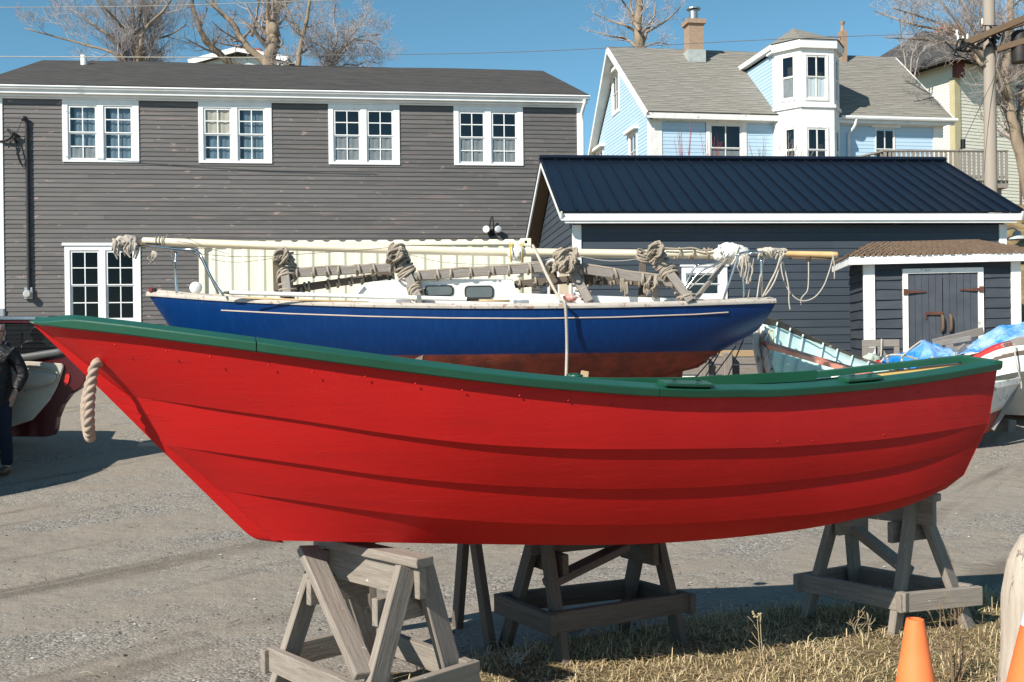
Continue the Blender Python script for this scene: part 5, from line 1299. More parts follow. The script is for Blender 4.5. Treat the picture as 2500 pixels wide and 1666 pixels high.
# ------------------------------------------------------------------ mast, boom, timber cradle and lashings
def helix(p, q, rad, n, r=.016, start=0., flat=1., wob=.15, seed=0, tilt=0.):
    p, q = V(p), V(q); t = (q-p); L = t.length; t.normalize(); a = t.cross(V((0, 1, 0)))
    a = a.normalized() if a.length > .1 else V((1, 0, 0)); b = t.cross(a); out = []; rnd = random.Random(seed); m = int(n*14)
    for k in range(m+1):
        th = 2*math.pi*k/14+start; f = k/m; q_ = rad*(1+wob*mnoise.noise(V((k*.21, seed*3.1, 0))))
        out.append(p+t*(L*(f+.45/n*mnoise.noise(V((k*.13, seed, 5))))+tilt*math.sin(th+seed+2.*mnoise.noise(V((k*.05, seed, 8)))))+a*q_*math.cos(th)+b*q_*flat*math.sin(th))
    return out
def spars():
    ml, mr_ = at(350, 589, 13.), at(1775, 622, 13.)
    m = empty('mast', ml.lerp(mr_, .5), 'long cream painted mast lying fore and aft above the sailboat deck', 'mast')
    pts = [ml.lerp(mr_, k/24)+V((0, 0, -.035*math.sin(math.pi*k/24))) for k in range(25)]
    t = NT('cream_spar_paint'); v = t.coord(); M['spar'] = t.out(t.mix(t.ramp(t.noise(t.coord('Object', (.4, 5, 5)), 4, 5), [(.4, (0,)*3), (.75, (1,)*3)]), (.75, .66, .49), (.66, .56, .40)), .4, None, .35)
    MB().tube(pts, [.047+.006*min(1, k/4) for k in range(25)], 14, flat=1.25).build('spar', M['spar'], m, smooth_=True, auto=50)
    bd = MB()
    for px in (384, 392, 399, 403): p = at(px, 590, 12.99); bd.tube(helix(p-V((.012, 0, 0)), p+V((.012, 0, 0)), .056, 1.05, .01), .006, 5)
    bd.build('mast_band', M['rope_white'], m, smooth_=True)
    sl = MB(); a, b = at(356, 595, 12.93), at(392, 597, 12.93); sl.beam(a, b, .02, .014, up=V((0, -1, 0))); sl.build('mast_slot', M['black_metal'], m)
    for px in (1655, 1692, 1725): p = at(px, 620, 12.98); MB().rope(helix(p-V((.03, 0, 0)), p+V((.03, 0, 0)), .068, 1.6, .011, px, 1.2, .1, px, .02), .011, 2).build('lashing', M['rope'], m, smooth_=True)
    MB().rope([at(1620, 606, 12.9), at(1655, 608, 12.9), at(1690, 606, 12.9), at(1715, 612, 12.9), at(1740, 609, 12.9)], .011, 6).build('lashing', M['rope'], m, smooth_=True)
    a, b = at(1880, 619, 12.95), at(2046, 622.5, 12.75); bm = MB().tube([a, a.lerp(b, .3), a.lerp(b, .9), b-V((.01, 0, 0)), b], [.034, .036, .038, .036, .02], 12); 
    bo = empty('boom', a, 'short varnished tan boom sticking out past the sailboat stern', 'boom'); bm.build('spar', M['tan_spar'], bo, smooth_=True)
    c = MB(); c.beam(at(1925, 629.5, 12.88), at(2030, 631.5, 12.8), .045, .03); c.lathe(at(1974, 633, 12.85), [(.0, -.05), (.05, .02), (.05, .04)], 8); c.build('boom_track', M['wood_brown'], bo)
    # tarred bundles
    def rag(c, rx, ry, rz, label, n, drop, mt, seed, amp=.35):
        e = empty('cloth_bundle', c, label, 'cloth'); MB().blob(c, rx, ry, rz, amp, 2.6, 16, seed).build('bundle', M[mt], e, smooth_=True)
        rnd = random.Random(seed); s = MB()
        for k in range(n):
            a = c+V((rnd.uniform(-.95, .95)*rx, -ry*rnd.uniform(.3, 1), rnd.uniform(-.2, .8)*rz)); l = rnd.uniform(.3, 1)*drop; w = rnd.uniform(.006, .022)
            p = smooth([a, a+V((rnd.uniform(-.04, .04), -.03, -l*.4)), a+V((rnd.uniform(-.06, .06), -.01, -l))], 5)
            s.grid([[q+V((-w*(1-.5*i/len(p)), 0, 0)), q+V((0, -w*.8, 0)), q+V((w*(1-.5*i/len(p)), .004, 0))] for i, q in enumerate(p)])
        s.build('tatters', M[mt], e, smooth_=True)
        return e
    rag(at(312, 593, 12.98), .15, .13, .085, 'frayed grey rags bound round the left end of the mast', 46, .20, 'rag', 3)
    e2 = rag(at(376, 622, 12.9), .03, .03, .05, 'torn strip of white cloth hanging under the mast near its left end', 6, .16, 'rag', 5)
    rag(at(1785, 619, 12.85), .21, .14, .125, 'big white cloth bundle wrapped round the right end of the mast', 10, .14, 'cloth_white', 8, .22)
    rag(at(1818, 640, 12.7), .07, .06, .08, 'dusty torn cloth drooping below the white bundle at the stern', 16, .28, 'rag', 11)
    rag(at(1882, 616, 12.8), .16, .07, .055, 'knotted clump of white line at the inner end of the tan boom', 26, .10, 'rope_white', 14, .5)
    w = rag(at(1262, 618, 12.75), .11, .09, .10, 'white wrapped tackle tied with yellow cord to the mast above the cabin', 0, .1, 'cloth_white', 17, .18)
    y = MB(); c = at(1262, 618, 12.75)
    for dx in (-.075, .06): y.tube(helix(c+V((dx-.01, 0, 0)), c+V((dx+.02, 0, 0)), .115, 1.2, .01), .009, 6)
    y.build('yellow_cord', M['yellow_cord'], w, smooth_=True)
    for dz in (.16, .26): p = c+V((.03, -.02, -dz)); MB().lathe(p, [(0, -.045), (.035, -.03), (.04, .02), (0, .045)], 12, V((.2, -1, .2))).build('tackle_block', M['cloth_white'], w, smooth_=True)
M['tan_spar'] = m_paint('varnished_tan_spar', (.60, .40, .19), (.53, .34, .155), .4, 5)
M['rag'] = m_paint('grey_rag', (.50, .45, .385), (.30, .26, .22), .95, 7, bump=.6, bscale=14)
M['cloth_white'] = m_paint('white_cloth', (.78, .76, .71), (.66, .62, .55), .9, 5, bump=.5, bscale=12)
M['yellow_cord'] = m_plain('yellow_cord', (.62, .45, .07), .7)
spars()
def cradle():
    c = at(1190, 700, 12.6); E = empty('mast_cradle', c, 'weathered timber cradle of posts and rails lashed on the sailboat deck', 'timber frame')
    def post(p, q, w, h, wraps, rad=.085, seed=0, mt='wood_silver', r=.0135):
        a, b = at(*p), at(*q); o = MB().beam(a, b, h, w, up=V((0, -1, 0))).build('post', M[mt], E, bevel=.005)
        m = MB(); rnd = random.Random(seed)
        for (f0, f1, n, rd) in wraps: m.rope(helix(a.lerp(b, f0), a.lerp(b, f1), rd*.9, n*1.25, r, rnd.random()*6, .8, .3, seed+int(f0*10), .035), r, 2)
        if wraps: m.build('lashing', M['rope'], o, smooth_=True)
        return o
    def rail(p, q, w, wraps, seed, mt='wood_silver', h=.06, r=.0135, top=True):
        a, b = at(*p), at(*q); o = MB().beam(a, b, h, w, up=V((0, 0, 1))).build('rail', M[mt], E, bevel=.005)
        m = MB(); n = wraps; rnd = random.Random(seed); prev = None
        for k in range(n):
            f = (k+.5+rnd.uniform(-.25, .25))/n; p_ = a.lerp(b, f); m.rope(helix(p_-V((.012, 0, 0)), p_+V((.03+rnd.uniform(-.03, .03), 0, 0)), w*.62, 1.15, r, 1.57, .8, .06, seed+k), r, 2)
            tp = p_+V((0, -.01, w*.62))
            if prev is not None and top: m.rope([prev, prev.lerp(tp, .5)+V((0, 0, -.006+rnd.uniform(-.01, .012))), tp], r, 4)
            prev = tp
        m.build('lashing', M['rope'], o, smooth_=True)
        return o
    post((693, 612, 12.55), (706, 731, 12.3), .17, .10, [(.02, .35, 5, .115), (.35, .62, 3, .12), (.62, .98, 2.5, .105)], .12, 1)
    post((676, 640, 12.75), (678, 712, 12.7), .12, .08, [], seed=2, mt='wood_dim')
    post((966, 606, 12.6), (1026, 738, 12.25), .135, .10, [(.0, .32, 7, .10), (.3, .52, 4, .115), (.72, .9, 3.2, .09)], .1, 3)
    post((1386, 640, 12.5), (1440, 740, 12.3), .14, .10, [(-.25, .13, 8, .125), (.3, .9, 3, .08)], .1, 4)
    post((1350, 660, 12.9), (1354, 742, 12.9), .12, .09, [], seed=5, mt='wood_brown')
    post((1592, 612, 12.45), (1686, 738, 12.25), .15, .10, [(-.06, .30, 8, .105), (.38, .52, 4, .11), (.8, .97, 2, .09)], .1, 6)
    post((1570, 615, 12.85), (1566, 740, 12.85), .10, .08, [(.0, .2, 3, .08)], seed=7, mt='wood_dim')
    rail((706, 669, 12.42), (966, 654, 12.45), .095, 7, 1); rail((716, 706, 12.6), (962, 671, 12.62), .09, 8, 2, 'wood_dim', top=False)
    rail((1004, 676, 12.4), (1390, 651, 12.42), .095, 9, 3); rail((1256, 695, 12.7), (1470, 676, 12.65), .09, 6, 4, 'wood_dim', top=False)
    rail((1380, 648, 12.4), (1648, 692, 12.4), .09, 0, 5) if False else rail((1380, 652, 12.4), (1660, 694, 12.38), .10, 4, 5); rail((1420, 686, 12.75), (1645, 692, 12.7), .085, 7, 6, 'wood_dim', top=False)
    # coils at the post heads
    for (px, py, Y, rx, sd) in ((690, 628, 12.4, .10, 1), (965, 625, 12.42, .10, 2), (1385, 632, 12.35, .125, 3), (1385, 650, 12.3, .1, 7), (1600, 612, 12.3, .10, 4), (1590, 690, 12.3, .07, 5), (1345, 655, 12.35, .06, 6)):
        c0 = at(px, py, Y); rnd = random.Random(sd); pts = []
        for k in range(46):
            th = k*.9; d = V((math.cos(th+.35*math.sin(k*.31))*rx*rnd.uniform(.45, 1.05), -.05+.05*math.sin(th*1.7+k*.2)-.0006*k, math.sin(th*1.07)*rx*rnd.uniform(.35, .8)+.035*math.cos(k*.8)))
            pts.append(c0+d)
        MB().rope(pts, .0125, 5).build('rope_coil', M['rope'], E, smooth_=True)
    fr_ = MB(); rnd = random.Random(9)
    for (px, py, n) in ((1520, 680, 10), (1601, 700, 18), (1580, 690, 12), (1528, 690, 6)):
        for k in range(n):
            a = at(px+rnd.uniform(-5, 5), py, 12.35); fr_.tube(smooth([a, a+V((rnd.uniform(-.02, .02), 0, -.07)), a+V((rnd.uniform(-.03, .03), 0, -rnd.uniform(.1, .17)))], 3), .006, 5)
    fr_.build('frayed_end', M['rope'], E, smooth_=True)
cradle()
def ropes():
    def rope(pts, r, label, mt='rope_white', grp=None, tw=True):
        p = [at(*q) for q in pts]; c = p[len(p)//2]
        m = MB().rope(p, r, 8) if tw else MB().tube(smooth(p, 8), r*.8, 6)
        tag(m.build('rope', M[mt], loc=c, smooth_=True), label, 'rope', grp)
    rope([(1301, 600, 12.7), (1318, 634, 12.2), (1338, 678, 12.0), (1366, 728, 11.85), (1378, 738, 11.8), (1382, 770, 11.83), (1384, 850, 11.9), (1382, 935, 11.9), (1380, 1040, 11.9), (1384, 1120, 11.9)], .0158, 'long white rope crossing from the mast down over the blue hull side')
    g = 'slack lines hanging at the sailboat stern'
    rope([(1907, 622, 12.8), (1908, 660, 12.75), (1920, 700, 12.75), (1942, 728, 12.75), (1965, 735, 12.75), (1990, 725, 12.75), (2010, 700, 12.75), (2022, 670, 12.75), (2031, 640, 12.75), (2035, 622, 12.75)], .0095, 'white line sagging in a deep curve below the tan boom end', 'rope_white', g, False)
    rope([(1974, 640, 12.8), (1974, 680, 12.8), (1971, 710, 12.8), (1957, 728, 12.8), (1955, 745, 12.8)], .009, 'short white line hanging straight down from the middle of the tan boom', 'rope_white', g, False)
    rope([(2033, 620, 12.7), (2037, 650, 12.7), (2037, 682, 12.7)], .008, 'short loose tail tied at the very tip of the tan boom', 'rope_white', g, False)
    rope([(1906, 625, 12.6), (1895, 660, 12.6), (1880, 690, 12.6), (1862, 725, 12.6)], .014, 'stiff doubled white line slanting from the boom knot to the stern corner', 'rope_white', g, False)
    rope([(1908, 628, 12.65), (1897, 672, 12.6), (1884, 700, 12.55), (1868, 722, 12.55)], .012, 'curved white line beside the stiff slanting one at the stern', 'rope_white', g, False)
    rope([(1912, 640, 12.7), (1925, 700, 12.7), (1926, 735, 12.7), (1929, 757, 12.7)], .010, 'knotted white line with frayed end dangling right of the transom', 'rope_white', g, False)
    rope([(1866, 628, 12.7), (1855, 680, 12.6), (1848, 728, 12.5)], .010, 'thin line dropping from the white knots to the stern deck', 'rope_white', g, False)
    rope([(1840, 632, 12.7), (1832, 690, 12.65), (1826, 730, 12.6)], .008, 'thin tan line dropping beside the drooping dusty cloth', 'rope', g, False)
    g = 'rigging wires slung under the mast'
    rope([(440, 614, 12.9), (540, 625, 12.9), (640, 627, 12.9), (760, 619, 12.9), (880, 611, 12.9), (975, 602, 12.9)], .005, 'bundle of dark wires sagging between the left end and the second post', 'wire', g, False)
    rope([(460, 622, 12.88), (560, 640, 12.88), (640, 635, 12.88), (690, 624, 12.88)], .004, 'thin wire dipping lowest in front of the cream container', 'wire', g, False)
    rope([(420, 580, 12.9), (460, 584, 12.88), (494, 600, 12.88), (560, 622, 12.88)], .004, 'thin wire falling from the mast band toward the pulpit', 'wire', g, False)
    rope([(1000, 622, 12.6), (1080, 640, 12.6), (1200, 646, 12.6), (1300, 640, 12.6), (1370, 626, 12.6)], .0055, 'pale wire sagging above the cabin toward the third post', 'rope_white', g, False)
    rope([(1415, 626, 12.6), (1470, 636, 12.6), (1520, 637, 12.6), (1572, 630, 12.6)], .0055, 'pale wire sagging between the last two posts', 'rope_white', g, False)
    rope([(1764, 642, 12.5), (1720, 672, 12.4), (1682, 706, 12.35)], .008, 'pale stay slanting across the small shed window', 'rope_white', g, False)
    a, b = at(1775, 634, 12.7), at(1692, 738, 12.45)
    tag(MB().beam(a, b, .045, .05).build('prop_stick', M['wood_silver'], loc=b, bevel=.004), 'weathered grey stick propping the white cloth bundle off the deck', 'stick')
    a, b = at(562, 715, 12.25), at(1140, 731, 11.98); e = empty('spinnaker_pole', a, 'white tube pole lying along the near deck edge of the sailboat', 'pole')
    MB().tube([a, b], .026, 10).build('tube', M['gel'], e, smooth_=True, auto=50)
    MB().tube([b, b+(b-a).normalized()*.13], [.026, .012], 8).tube([a, a-(b-a).normalized()*.08], [.022, .012], 8).build('end_fitting', M['black_rub'], e)
    a, b = at(600, 728, 12.15), at(900, 738, 12.0); tag(MB().tube([a, b], .010, 6).tube([at(1150, 734, 11.98), at(1245, 735, 11.97)], .013, 6).build('boat_hook', M['tan_spar'], loc=a, smooth_=True), 'thin tan stick lying beside the white pole on deck', 'stick')
    c = at(1392, 728, 12.2); tag(MB().blob(c, .085, .06, .04, .4, 3, 10, 4).build('cloth_bundle', M['red_cloth'], loc=c, smooth_=True), 'red and white crumpled cloth at the foot of the third post', 'cloth')
M['red_cloth'] = m_paint('red_white_cloth', (.60, .05, .05), (.66, .58, .5), .9, 14, bump=.5)
ropes()
# ------------------------------------------------------------------ old boats, timber barrier
def pl(pts, n):
    s = smooth([at(*p) for p in pts], 12); L = [0.]
    for a, b in zip(s, s[1:]): L.append(L[-1]+(b-a).length)
    out = []
    for k in range(n+1):
        d = L[-1]*k/n; i = max(0, min(len(s)-2, int(np.searchsorted(L, d))-1)); i = max(i, 0); t = (d-L[i])/max(1e-9, L[i+1]-L[i]); out.append(s[i].lerp(s[i+1], max(0, min(1, t))))
    return out
def old_dory():
    c = at(2150, 1020, 11.); E = empty('old_dory', (c.x, c.y, gz(c.x, c.y)), 'old peeling dory with turquoise inside and red bottom, heeled over behind the red dory', 'boat')
    n = 36
    fR = pl([(1862, 779, 11.7), (1905, 788, 11.8), (1960, 816, 11.95), (2030, 846, 12.1), (2100, 876, 12.15), (2180, 899, 12.1), (2280, 922, 11.9), (2400, 930, 11.3), (2484, 926, 10.6)], n)
    fC = pl([(1866, 880, 11.6), (1900, 925, 11.6), (1990, 940, 11.6), (2100, 958, 11.5), (2250, 985, 11.2), (2380, 1005, 10.8), (2430, 1040, 10.5)], n)
    nC = pl([(1862, 945, 11.45), (1900, 995, 11.0), (2000, 1055, 10.6), (2150, 1092, 10.4), (2300, 1088, 10.3), (2420, 1046, 10.4)], n)
    nR = pl([(1856, 790, 11.6), (1876, 830, 11.35), (1886, 900, 11.0), (1930, 975, 10.5), (2050, 1030, 10.1), (2250, 1000, 9.95), (2380, 950, 10.05), (2440, 937, 10.25), (2486, 927, 10.5)], n)
    M['turq'] = m_paint('turquoise_boat_paint', (.60, .76, .71), (.52, .69, .64), .6, 3, bump=.3, worn=(.20, .26, .23), wornp=.66, wscale=8)
    M['turq_dark'] = m_paint('dark_teal_paint', (.03, .13, .12), (.02, .09, .085), .6, 3)
    M['peel_white'] = m_paint('peeling_white_planks', (.70, .67, .62), (.60, .56, .51), .7, 4, bump=.4, worn=(.27, .22, .18), wornp=.56, wscale=7)
    M['peel_red'] = m_paint('peeling_red_bottom', (.36, .075, .05), (.27, .06, .045), .75, 5, bump=.4, worn=(.42, .27, .21), wornp=.64, wscale=8)
    def sheet(a, b, name, inner, outer, t, seg=4, flip=False):
        rows = [[p.lerp(q, j/seg) for p, q in zip(a, b)] for j in range(seg+1)]
        o = MB().grid(rows, flip=not flip).build(name, [M[inner], M[outer]], E, smooth_=True)
        s = o.modifiers.new('thickness', 'SOLIDIFY'); s.thickness = t; s.offset = -1; s.material_offset = 1; s.material_offset_rim = 1; return o
    sheet(fR, fC, 'far_side', 'turq', 'peel_white', .03)
    sheet(fC, nC, 'bottom', 'turq', 'peel_red', .03)
    mid = [p.lerp(q, .58) for p, q in zip(nR, nC)]
    sheet(nC, mid, 'near_side_lower', 'turq', 'peel_red', .03); sheet(mid, nR, 'near_side', 'turq', 'peel_white', .03)
    st = MB(); st.tube([at(1856, 784, 11.62), at(1848, 800, 11.55), at(1846, 845, 11.5), at(1858, 900, 11.45), at(1872, 950, 11.4), at(1895, 1000, 11.1)], [.05, .065, .07, .075, .08, .08], 6, flat=.7); st.build('stem', M['peel_white'], E, bevel=.01)
    st = MB(); st.tube([at(2487, 924, 10.55), at(2470, 968, 10.45), at(2446, 1010, 10.4), at(2422, 1050, 10.38)], .035, 5); st.build('stem', M['wood_silver'], E)
    M['black_rail'] = m_paint('black_weathered_rail', (.05, .042, .036), (.09, .075, .06), .8, 6, bump=.5, worn=(.42, .38, .33), wornp=.62, wscale=9)
    for a, nm, gm in ((fR, 'gunwale', 'black_rail'), (nR, 'gunwale', 'peel_white')):
        g = MB(); up = V((0, 0, 1)); off = V((0, .03, 0)) if a is fR else V((0, -.03, 0))
        g.grid([[p+up*.02-off, p+up*.03+off*1.2, p-up*.05+off*1.3, p-up*.075-off*.6] for p in a], closed=True); g.build(nm, M[gm], E, bevel=.006)
    rb = MB(); k = 2
    for j in range(1, 15):
        i = int(j*n/16); p, q = fR[i], fC[i]; d = (q-p); ins = V((0, -.02, .012)); rb.tube([p+d*.03+ins, p+d*.5+ins, q+ins], .012, 5)
    rb.build('rib', M['turq'], E)
    w = MB(); a = pl([(1862, 836, 11.35), (1905, 848, 11.4), (1990, 874, 11.55), (2060, 894, 11.65), (2130, 914, 11.7), (2230, 945, 11.5)], 20)
    w.grid([[p+V((0, 0, .03)), p+V((0, -.24, -.03)), p+V((0, -.25, -.085)), p+V((0, .02, -.04))] for p in a], closed=True); M['salmon'] = m_paint('faded_salmon_paint', (.70, .30, .21), (.60, .18, .11), .7, 4, bump=.3, worn=(.66, .52, .44), wornp=.58, wscale=5)
    w.build('side_bench', M['salmon'], E)
    w = MB(); w.beam(at(1880, 918, 11.3), at(1960, 948, 11.2), .16, .03); w.build('floor_board', M['cream'], E)
    bh = MB(); bh.add([at(1861, 800, 11.6), at(1874, 795, 11.75), at(1876, 850, 11.7), at(1866, 850, 11.55)], [(0, 1, 2, 3)]); bh.build('breast_board', M['turq_dark'], E)
    r = MB(); r.rope([at(1880, 833, 11.6), at(1877, 812, 11.62), at(1883, 806, 11.62), at(1888, 812, 11.62), at(1885, 834, 11.6), at(1876, 832, 11.6), at(1890, 836, 11.6)], .009, 6); tag(r.build('rope_loop', M['yellowed'], loc=at(1883, 830, 11.6), smooth_=True), 'small yellowed rope loop hung on the turquoise planks of the old dory', 'rope')
    # chocks
    for (px, py, Y) in ((2464, 1034, 11.35), (1990, 1090, 10.9)):
        q = at(px, py, Y); g = gz(q.x, q.y); tag(MB().beam(V((q.x, q.y, g-.02)), V((q.x+.02, q.y, q.z+.05)), .13, .10).build('wood_block', M['wood_silver'], loc=(q.x, q.y, g), bevel=.01), 'squared timber block propping the right end of the old dory' if px > 2400 else 'squared timber block under the left end of the old dory', 'block')
    bits = MB(); bits.beam(at(2450, 908, 11.2), at(2482, 912, 11.2), .05, .06); bits.build('thwart_end', M['wood_silver'], E)
    bits = MB(); bits.add([at(2440, 922, 11.3), at(2452, 930, 11.1), at(2438, 945, 11.2)], [(0, 1, 2)]); bits.build('green_patch', M['green'], E)
    q = at(2040, 922, 11.4); MB().blob(q, .07, .07, .045, .05, 2, 10).build('float', M['gel'], E, smooth_=True)
M['yellowed'] = m_plain('yellowed_rope', (.60, .50, .30), .9)
KY[0] = 1.22; old_dory(); KY[0] = 1.
def covered_boat():
    c = at(2420, 960, 13.); E = empty('covered_boat', (c.x, c.y, gz(c.x, c.y)), 'white hulled boat with a red rail, partly covered in blue tarpaulin', 'boat')
    n = 30
    nR = pl([(2142, 886, 13.4), (2200, 889, 13.2), (2300, 884, 12.8), (2385, 872, 12.5), (2425, 852, 12.4), (2500, 836, 12.3), (2700, 826, 12.3)], n)
    nM = pl([(2150, 905, 13.3), (2220, 915, 13.0), (2310, 925, 12.5), (2400, 925, 12.1), (2450, 915, 12.), (2520, 905, 11.95), (2700, 900, 12.)], n)
    nB = pl([(2160, 930, 13.4), (2230, 985, 13.1), (2320, 1000, 12.8), (2420, 1010, 12.6), (2520, 1015, 12.5), (2700, 1015, 12.5)], n)
    fR = pl([(2146, 880, 13.5), (2220, 868, 14.2), (2320, 855, 14.6), (2430, 838, 14.7), (2520, 826, 14.6), (2700, 818, 14.5)], n)
    M['hull_white'] = m_paint('chalky_white_hull', (.66, .63, .58), (.58, .55, .50), .75, 3, bump=.3, worn=(.35, .31, .27), wornp=.67)
    hl = MB(); hl.grid([nR, nM, nB]); hl.grid([fR, [p-V((0, 0, .6)) for p in fR]]); hl.grid([[p-V((0, 0, .12)) for p in nR], [p-V((0, 0, .12)) for p in fR]]); hl.build('hull', M['hull_white'], E, smooth_=True, auto=50)
    k = 17
    M['rail_red'] = m_paint('chipped_red_rail', (.48, .03, .028), (.40, .025, .025), .6, 5, worn=(.6, .45, .38), wornp=.62, wscale=12)
    for a, m, s0, s1, dz in ((nR, 'rail_red', 0, k+1, 0), (nR, 'wood_silver', k, n, 0.0)):
        g = MB(); g.grid([[p+V((0, -.04, .035)), p+V((0, .05, .045)), p+V((0, .05, -.02)), p+V((0, -.045, -.03))] for p in a[s0:s1+1]], closed=True); g.build('rail', M[m], E, bevel=.006)
    g = MB(); g.grid([[p+V((0, .04, .04)), p+V((0, -.05, .05)), p+V((0, -.05, -.02))] for p in fR]); g.build('rail', M['wood_silver'], E)
    s = MB(); s.grid([[p+V((0, -.022, -.04)) for p in nR[:k+6]], [p.lerp(q, .42)+V((0, -.022, 0)) for p, q in zip(nR[:k+6], nM)]]); s.build('bare_strake', M['bare'], E)
    s = MB(); s.grid([[p+V((0, -.02, -.06)) for p in nR[k+4:]], [p.lerp(q, .25)+V((0, -.02, 0)) for p, q in zip(nR[k+4:], nM[k+4:])]]); s.build('bare_strake', M['bare'], E)
    # tarpaulin in two sheets
    t = NT('blue_tarpaulin'); v = t.coord(); g1 = t.noise(v, 2.6, 6, .7); g2 = t.noise(v, 9, 5, .65)
    f = t.ramp(t.math('ADD', t.math('MULTIPLY', g1, .75), t.math('MULTIPLY', g2, .3)), [(.44, (0,)*3), (.60, (1,)*3)])
    tc = t.n('TexCoord'); uvx = t.n('SeparateXYZ'); t.l(tc.outputs['Object'], uvx.inputs[0]); fade = t.n('MapRange'); fade.inputs['From Min'].default_value = -1.05; fade.inputs['From Max'].default_value = -.45; t.l(uvx.outputs[0], fade.inputs['Value'])
    M['tarp'] = t.out(t.mix(t.math('MULTIPLY', f, fade.outputs[0]), (.015, .22, .62), (.36, .53, .78)), .45, t.bump(g2, .5, .02, t.bump(t.noise(v, 30, 4), .25, .006)), .4)
    T = empty('blue_tarpaulin', at(2400, 850, 12.4), 'crumpled blue tarpaulin, faded pale on the right, over the white hulled boat', 'tarpaulin')
    def drape(cols, Y0, seed):
        a = pl([(x, t0, Y0+.25) for x, t0, b0 in cols], 44); b = pl([(x, b0, Y0-.22) for x, t0, b0 in cols], 44); rows = []
        for j in range(13):
            rw = []
            for i, (p, q) in enumerate(zip(a, b)):
                f = j/12; d = mnoise.fractal(V((i*.16+seed, f*2.2, seed)), .8, 2, 4); rw.append(p.lerp(q, f)+V((.03*mnoise.noise(V((i*.3, f*3, seed+4))), -.06*math.sin(math.pi*min(1, f*1.3))-.05*d, .035*d)))
            rows.append(rw)
        return MB().grid(rows).build('sheet', M['tarp'], T, smooth_=True)
    drape([(2152, 874, 888), (2180, 868, 899), (2215, 858, 903), (2236, 848, 900), (2256, 830, 884), (2290, 842, 872), (2335, 860, 867)], 12.6, 2)
    drape([(2340, 862, 868), (2372, 838, 862), (2405, 816, 856), (2440, 799, 842), (2480, 790, 824), (2520, 784, 820), (2640, 780, 815)], 12.7, 7)
    r = MB()
    for px, y0, y1 in ((2168, 872, 895), (2203, 868, 898), (2277, 870, 890), (2331, 862, 884)): p = at(px, y0, 12.3); r.rope([p, at(px-1, (y0+y1)/2, 12.2), at(px+1, y1, 12.3)], .012, 6)
    r.rope([at(2150, 884, 12.3), at(2170, 868, 12.25), at(2205, 868, 12.22), at(2240, 878, 12.25)], .012, 6); r.rope([at(2200, 872, 12.2), at(2225, 850, 12.2), at(2250, 832, 12.2)], .009, 6)
    r.build('lashing', M['rope_white'], T, smooth_=True)
    tag(MB().tube(smooth([at(2477, 838, 12.2), at(2480, 880, 11.9), at(2492, 930, 11.9), at(2494, 950, 11.9)], 8), .010, 6).build('rope', M['rope_white'], loc=at(2477, 838, 12.2), smooth_=True), 'thin pale rope hanging down the chalky white hull', 'rope')
    for (p, q, w, l) in (((2278, 838, 13.2), (2400, 808, 13.3), .11, 'grey brown plank leaning across the white boat, the upper one'), ((2280, 842, 13.), (2370, 826, 13.), .07, 'grey plank below the leaning one in the white boat'), ((2318, 842, 12.9), (2322, 866, 12.9), .1, 'short pale upright board inside the white boat'), ((2342, 862, 12.75), (2358, 848, 12.8), .12, 'pale board under the edge of the faded tarpaulin')):
        a, b = at(*p), at(*q); tag(MB().beam(a, b, .035, w).build('plank', M['wood_silver'], loc=a, bevel=.004), l, 'plank')
    kb = MB(); c = at(2508, 985, 13.2); kb.box(WORLD, c.x-.1, c.x+1.5, c.y-.1, c.y+.6, gz(c.x, c.y)-.05, c.z); kb.build('keel', M['peel_red'], E)
M['bare'] = m_paint('bare_dark_wood', (.10, .075, .055), (.17, .13, .10), .85, 6, bump=.5, worn=(.36, .30, .25), wornp=.60, wscale=8)
KY[0] = 1.13; covered_boat(); KY[0] = 1.
def barrier():
    Y = 15.2; o = at(1752, 945, Y); E = empty('timber_barrier', (o.x, Y, gz(o.x, Y)), 'low barrier of new and weathered planks on posts between the two old boats', 'barrier')
    for (y0, y1, x0, x1, m) in ((855, 871, 1752, 1850, 'wood_new'), (873, 889, 1655, 1860, 'wood_silver'), (892, 915, 1600, 1862, 'wood_silver'), (918, 927, 1600, 1870, 'white_old'), (930, 941, 1600, 1870, 'wood_new')):
        p, q = at(x0, (y0+y1)/2+.6, Y), at(x1+30, (y0+y1)/2, Y); MB().beam(p, q, .05, (y1-y0)/F*Y).build('board', M[m], E, bevel=.004)
    for (x0, x1, yt) in ((1707, 1730, 868), (1762, 1789, 861)):
        p = at((x0+x1)/2, yt, Y-.09); MB().beam(V((p.x, p.y, gz(p.x, p.y)-.1)), p, .12, (x1-x0)/F*Y, up=V((0, -1, 0))).build('post', M['wood_silver'], E, bevel=.008)
    q = at(1718, 880, Y-.17); b = MB(); b.beam(at(1710, 886, Y-.16), at(1728, 870, Y-.16), .01, .05, up=V((0, -1, 0))); b.build('reflector_tape', M['white'], E)
    b = MB(); b.beam(at(1716, 881, Y-.17), at(1721, 876, Y-.17), .01, .052, up=V((0, -1, 0))); b.build('reflector_tape', M['rail_red'], E)
barrier()
